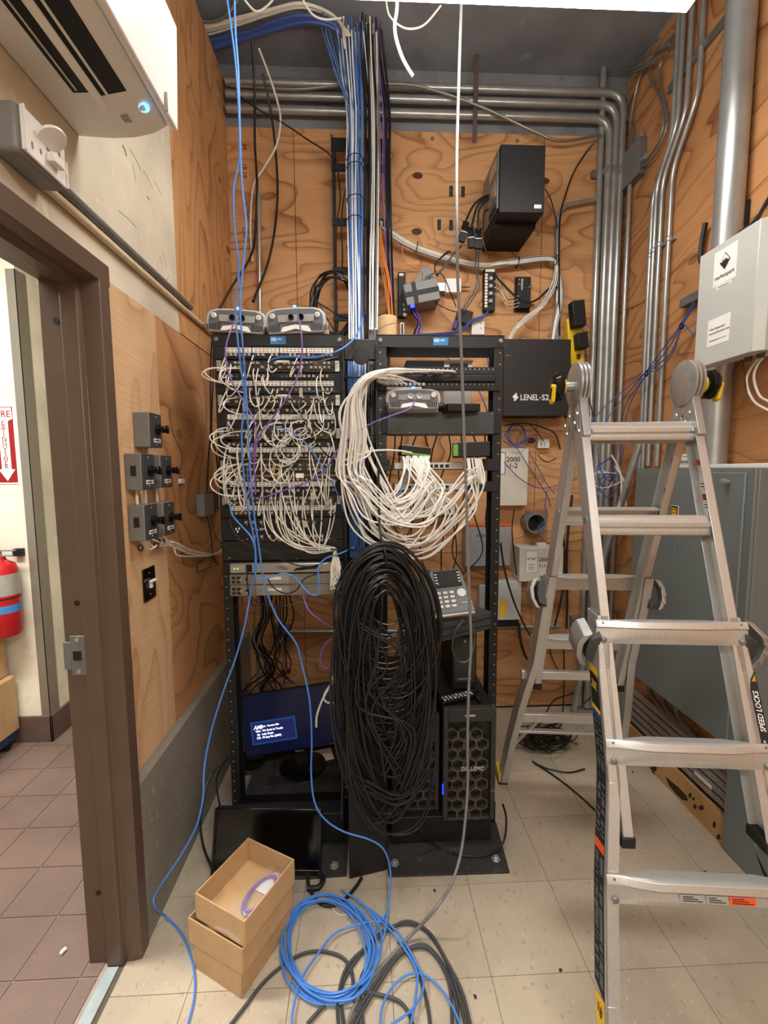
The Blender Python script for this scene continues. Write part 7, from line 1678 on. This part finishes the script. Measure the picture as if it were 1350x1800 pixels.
part('glow_box', MB(MM @ Matrix.Translation((gx_, gy_, .0004))).bb(-.112, .112, -.054, .054, 0, .0003), mat('screen_glow_blue', (30, 70, 130), .4, emit=.35), scn, .02)
part('text_panel', MB(MM @ Matrix.Translation((gx_, gy_, .0008))).bb(-.104, .104, -.046, .046, 0, .0003), mat('screen_panel_blue', (24, 30, 84), .4, emit=.5), scn, .012)
M_scrT = mat('screen_text', (200, 215, 255), .4, emit=2.2)
for s_, x, y, sz in (('AMI', -.082, .026, .026), ('Style:  Country Mix', -.045, .028, .012), ('Title:  We Rode In Trucks', -.075, .008, .0135), ('By:  Luke Bryan', -.068, -.008, .0135), ("CD:  I'll Stay Me (2007)", -.072, -.024, .0135)):
    text('screen_text', s_, sz, M_scrT, scn, MM @ Matrix.Translation((gx_+x-.015, gy_+y, .0014)), .0001, .95, 'LEFT', .2 if s_ == 'AMI' else 0)
text('maker_text', 'ViewSonic', .011, M_silvT, mo, MM @ Matrix.Translation((.02, -MHt/2-.004, .0024)), .0002)
neck = MM @ Vector((.03, -MHt/2, -.02))
part('neck', MB().bb(neck.x-.03, neck.x+.03, neck.y-.012, neck.y+.012, zs2, neck.z+.03), M_blackM, mo, .004)
part('stand', MB().lathe((neck.x, neck.y, zs2), (0, 0, 1), [(.115, 0), (.112, .008), (.06, .014), (.03, .018)], 28), M_blackG, mo)
pw = onZ(568, 1330, zs2+.002)
single('paper_sheet', MB(frame((pw.x, pw.y, zs2+.004), (1, .3, 0), (-.3, 1, .1))).bb(-.05, .05, -.035, .05, 0, .001), M_whiteM, 'white paper sheet lying beside the lit monitor', 'paper')
pw = onZ(556, 1312, zs2+.002)
single('cardboard_scrap', MB(frame((pw.x, pw.y+.06, zs2+.004), (1, .1, 0), (0, .2, 1))).bb(-.05, .05, 0, .05, 0, .003), M_card, 'small cardboard scrap standing behind the white paper', 'scrap')
single('black_dish', MB().lathe((onZ(440, 1340, zs2).x, onZ(440, 1340, zs2).y, zs2+.0005), (0, 0, 1), [(.07, 0), (.08, .012), (.074, .012), (.066, .003), (0, .003)], 24), M_blackG, 'shallow black dish on the dusty cabinet left of the monitor stand', 'dish')
# --- television leaning in front
q0, q1 = onZ(370, 1536, .012), onZ(563, 1537, .012)
xd = Vector((q1.x-q0.x, q1.y-q0.y, 0)); TW = xd.length; c_ = (q0+q1)/2
zt7 = onY(468, 1418, 1.70).z
TMt = frame((c_.x, c_.y, .004), xd, (0, .30, 1)); TH = (onY(468, 1416, 1.66).z-.004)*1.05
tv = thing('flat_television', 'black flat television leaning against the foot of the left rack', 'television', (c_.x, c_.y, 0))
part('housing', MB(TMt).bb(-TW/2, TW/2, 0, TH, -.035, -.006), M_blackM, tv, .006)
part('bezel', MB(TMt).bb(-TW/2, TW/2, 0, .022, -.006, .003).bb(-TW/2, TW/2, TH-.012, TH, -.006, .003).bb(-TW/2, -TW/2+.012, .022, TH-.012, -.006, .003).bb(TW/2-.012, TW/2, .022, TH-.012, -.006, .003), M_blackG, tv, .002)
part('screen', MB(TMt).bb(-TW/2+.012, TW/2-.012, .022, TH-.012, -.006, .0), mat('dark_glass', (6, 5, 5), .12), tv)
part('foot_bar', MB().tube([onZ(560, 1535, .02), onZ(568, 1545, .02), onZ(560, 1560, .016), onZ(540, 1562, .014)], .010, 8), M_blackM, tv)
cable('black_cable', [onY(383, 1345, 1.72), onY(366, 1372, 1.66), onY(357, 1410, 1.6), onY(352, 1450, 1.58), onZ(358, 1490, .06), onZ(372, 1525, .012)], .005, M_cblack, 'black power lead bulging left of the television', 'cable', n=8)
cable('black_cable', [onY(402, 1330, 1.80), onY(388, 1350, 1.74), onY(380, 1372, 1.70), onY(384, 1404, 1.69), onY(388, 1420, 1.685)], .004, M_cblack, 'short black lead behind the top of the television', 'cable')
cable('black_cable', [onZ(540, 1535, .03), onZ(544, 1562, .012), onZ(560, 1586, .008), onZ(582, 1592, .008), onZ(605, 1582, .008), onZ(625, 1560, .008), onZ(636, 1543, .012)], .0062, M_cblack, 'black power lead curving over the floor from the television', 'cable', n=8)
cable('black_cable', [onY(884, 1414, 1.75), onY(890, 1440, 1.68), onZ(885, 1480, .03), onZ(860, 1502, .016), onZ(815, 1504, .016), onZ(770, 1490, .016), onY(735, 1452, 1.62)], .0045, M_cblack, 'black lead looping round the foot of the right rack', 'cable', n=8)
# --- floor coils
bc = thing('blue_floor_coil', 'loose coil of blue cable lying on the floor in front of the racks', 'cable coil', onZ(590, 1680, 0))
def fl_(u, v, z): return onZ(u, v, z)
rf = random.Random(5)
for k in range(8):
    a, b = 74+rf.uniform(-7, 8), 88+rf.uniform(-9, 7); c0, d0 = 578+rf.uniform(-6, 7), 1668+rf.uniform(-7, 8)
    part('loop', MB().tube([fl_(c0+a*math.cos(t)+rf.uniform(-3, 3)+8*math.sin(t), d0+b*math.sin(t)+rf.uniform(-3, 3), .004+.0035*k+rf.uniform(0, .002)) for t in [i*2*math.pi/12 for i in range(12)]], .0034, 7, closed=True, sub=5), M_cblue, bc)
L2 = [[(600, 1564), (640, 1592), (670, 1640), (664, 1690), (640, 1725), (600, 1745)], [(628, 1586), (660, 1605), (700, 1640), (730, 1690), (745, 1730), (728, 1770), (690, 1800), (660, 1815)], [(655, 1605), (690, 1640), (730, 1700), (732, 1745), (720, 1815)],
      [(668, 1620), (640, 1622), (590, 1640), (556, 1680), (530, 1720), (516, 1770), (512, 1815)], [(668, 1815), (672, 1770), (690, 1735), (720, 1712), (750, 1716), (780, 1745), (805, 1790), (812, 1815)], [(684, 1600), (668, 1625), (655, 1650), (652, 1690), (635, 1740), (590, 1766), (540, 1752), (515, 1725)]]
for k, w in enumerate(L2): part('loop', MB().tube([fl_(u, v, .026-.003*k) for u, v in w], .0034, 7, sub=6), M_cblue, bc)
kc = thing('dark_floor_coil', 'loose coil of dark grey cable spread on the floor beside the blue coil', 'cable coil', onZ(700, 1740, 0))
L3 = [[(395, 1815), (430, 1770), (470, 1720), (520, 1682), (560, 1672), (600, 1682), (618, 1708), (622, 1750), (632, 1790), (640, 1815)], [(540, 1800), (580, 1760), (630, 1745), (690, 1755), (715, 1775), (730, 1815)],
      [(596, 1815), (594, 1760), (610, 1700), (650, 1660), (690, 1630), (720, 1620), (755, 1640), (785, 1690), (812, 1745), (830, 1815)], [(606, 1815), (600, 1740), (625, 1690), (670, 1640), (710, 1624), (745, 1634), (775, 1672), (800, 1730), (822, 1815)],
      [(612, 1815), (640, 1760), (690, 1690), (740, 1660), (775, 1690), (800, 1750), (808, 1815)], [(618, 1815), (650, 1755), (700, 1682), (738, 1664), (765, 1680), (790, 1730), (796, 1815)], [(700, 1655), (725, 1690), (745, 1740), (755, 1790), (756, 1815)], [(640, 1815), (634, 1760), (634, 1722), (650, 1690)]]
for k, w in enumerate(L3): part('loop', MB().tube([fl_(u, v, .007+.002*(k % 3)) for u, v in w], .0052, 7, sub=6), M_cdgrey, kc)
single('white_thread', MB().tube([onZ(585, 1596, .003), onZ(590, 1604, .003), onZ(598, 1608, .003), onZ(610, 1608, .003)], .0012, 5), M_whiteM, 'thin white twist tie lying on the floor at the blue coil', 'debris')
for k, (u, v) in enumerate(((764, 1566), (835, 1752), (985, 1706), (1240, 1533), (1112, 1357))):
    p = onZ(u, v, .0005); a = rf.uniform(0, 6)
    single('floor_debris', MB(Matrix.Translation(p) @ Matrix.Rotation(a, 4, 'Z')).prism([(-.006, -.003), (.004, -.004), (.007, .002), (-.002, .005)], 0, .002), M_rot, ('dark crumb on the floor in front of the right rack plate', 'dark crumb on the floor right of the dark coil', 'dark crumb on the floor left of the ladder foot', 'dark crumb on the floor by the low grey box', 'dark crumb on the floor behind the ladder')[k], 'debris')
# --- cable pile behind the ladder
rg = random.Random(9)
for k in range(20):
    c0, d0 = 955+rg.uniform(-22, 22), 1302+rg.uniform(-14, 12); a, b = rg.uniform(18, 46), rg.uniform(8, 20)
    w = [onZ(max(900, min(1040, c0+a*math.cos(t+k)+rg.uniform(-6, 6))), max(1262, d0+b*math.sin(t+k)+rg.uniform(-4, 4)), .01+.002*k+rg.uniform(0, .012)) for t in [i*.75 for i in range(8)]]
    cable('pile_cable', w, rg.choice((.003, .004, .005)), M_cblack, 'black cable in the heap on the floor behind the ladder', 'cable', 'black cable heap behind the ladder')
PC = [[onZ(936, 1338, .01), onZ(980, 1368, .006), onZ(1020, 1400, .006), onZ(1058, 1436, .006), onZ(1090, 1470, .006)], [onZ(940, 1342, .01), onZ(965, 1352, .006), onZ(1000, 1358, .006), onZ(1028, 1352, .006)],
      [onY(990, 1120, 2.66), onY(992, 1180, 2.66), onY(990, 1240, 2.64), onZ(985, 1275, .02), onZ(965, 1296, .02)], [onY(1032, 1200, 2.66), onY(1010, 1218, 2.66), onY(975, 1230, 2.64), onZ(955, 1262, .03), onZ(935, 1290, .02)],
      [onY(1040, 1225, 2.6), onY(1010, 1250, 2.6), onZ(975, 1272, .02), onZ(940, 1286, .02)]]
for k, w in enumerate(PC): cable('black_cable', w, .0042, M_cblack, ('black cable trailing from the heap across the floor to the ladder', 'short black cable end lying in front of the heap', 'black cable dropping down the wall into the heap', 'black cable slanting down the wall into the heap, the upper one', 'black cable slanting down the wall into the heap, the lower one')[k], 'cable')
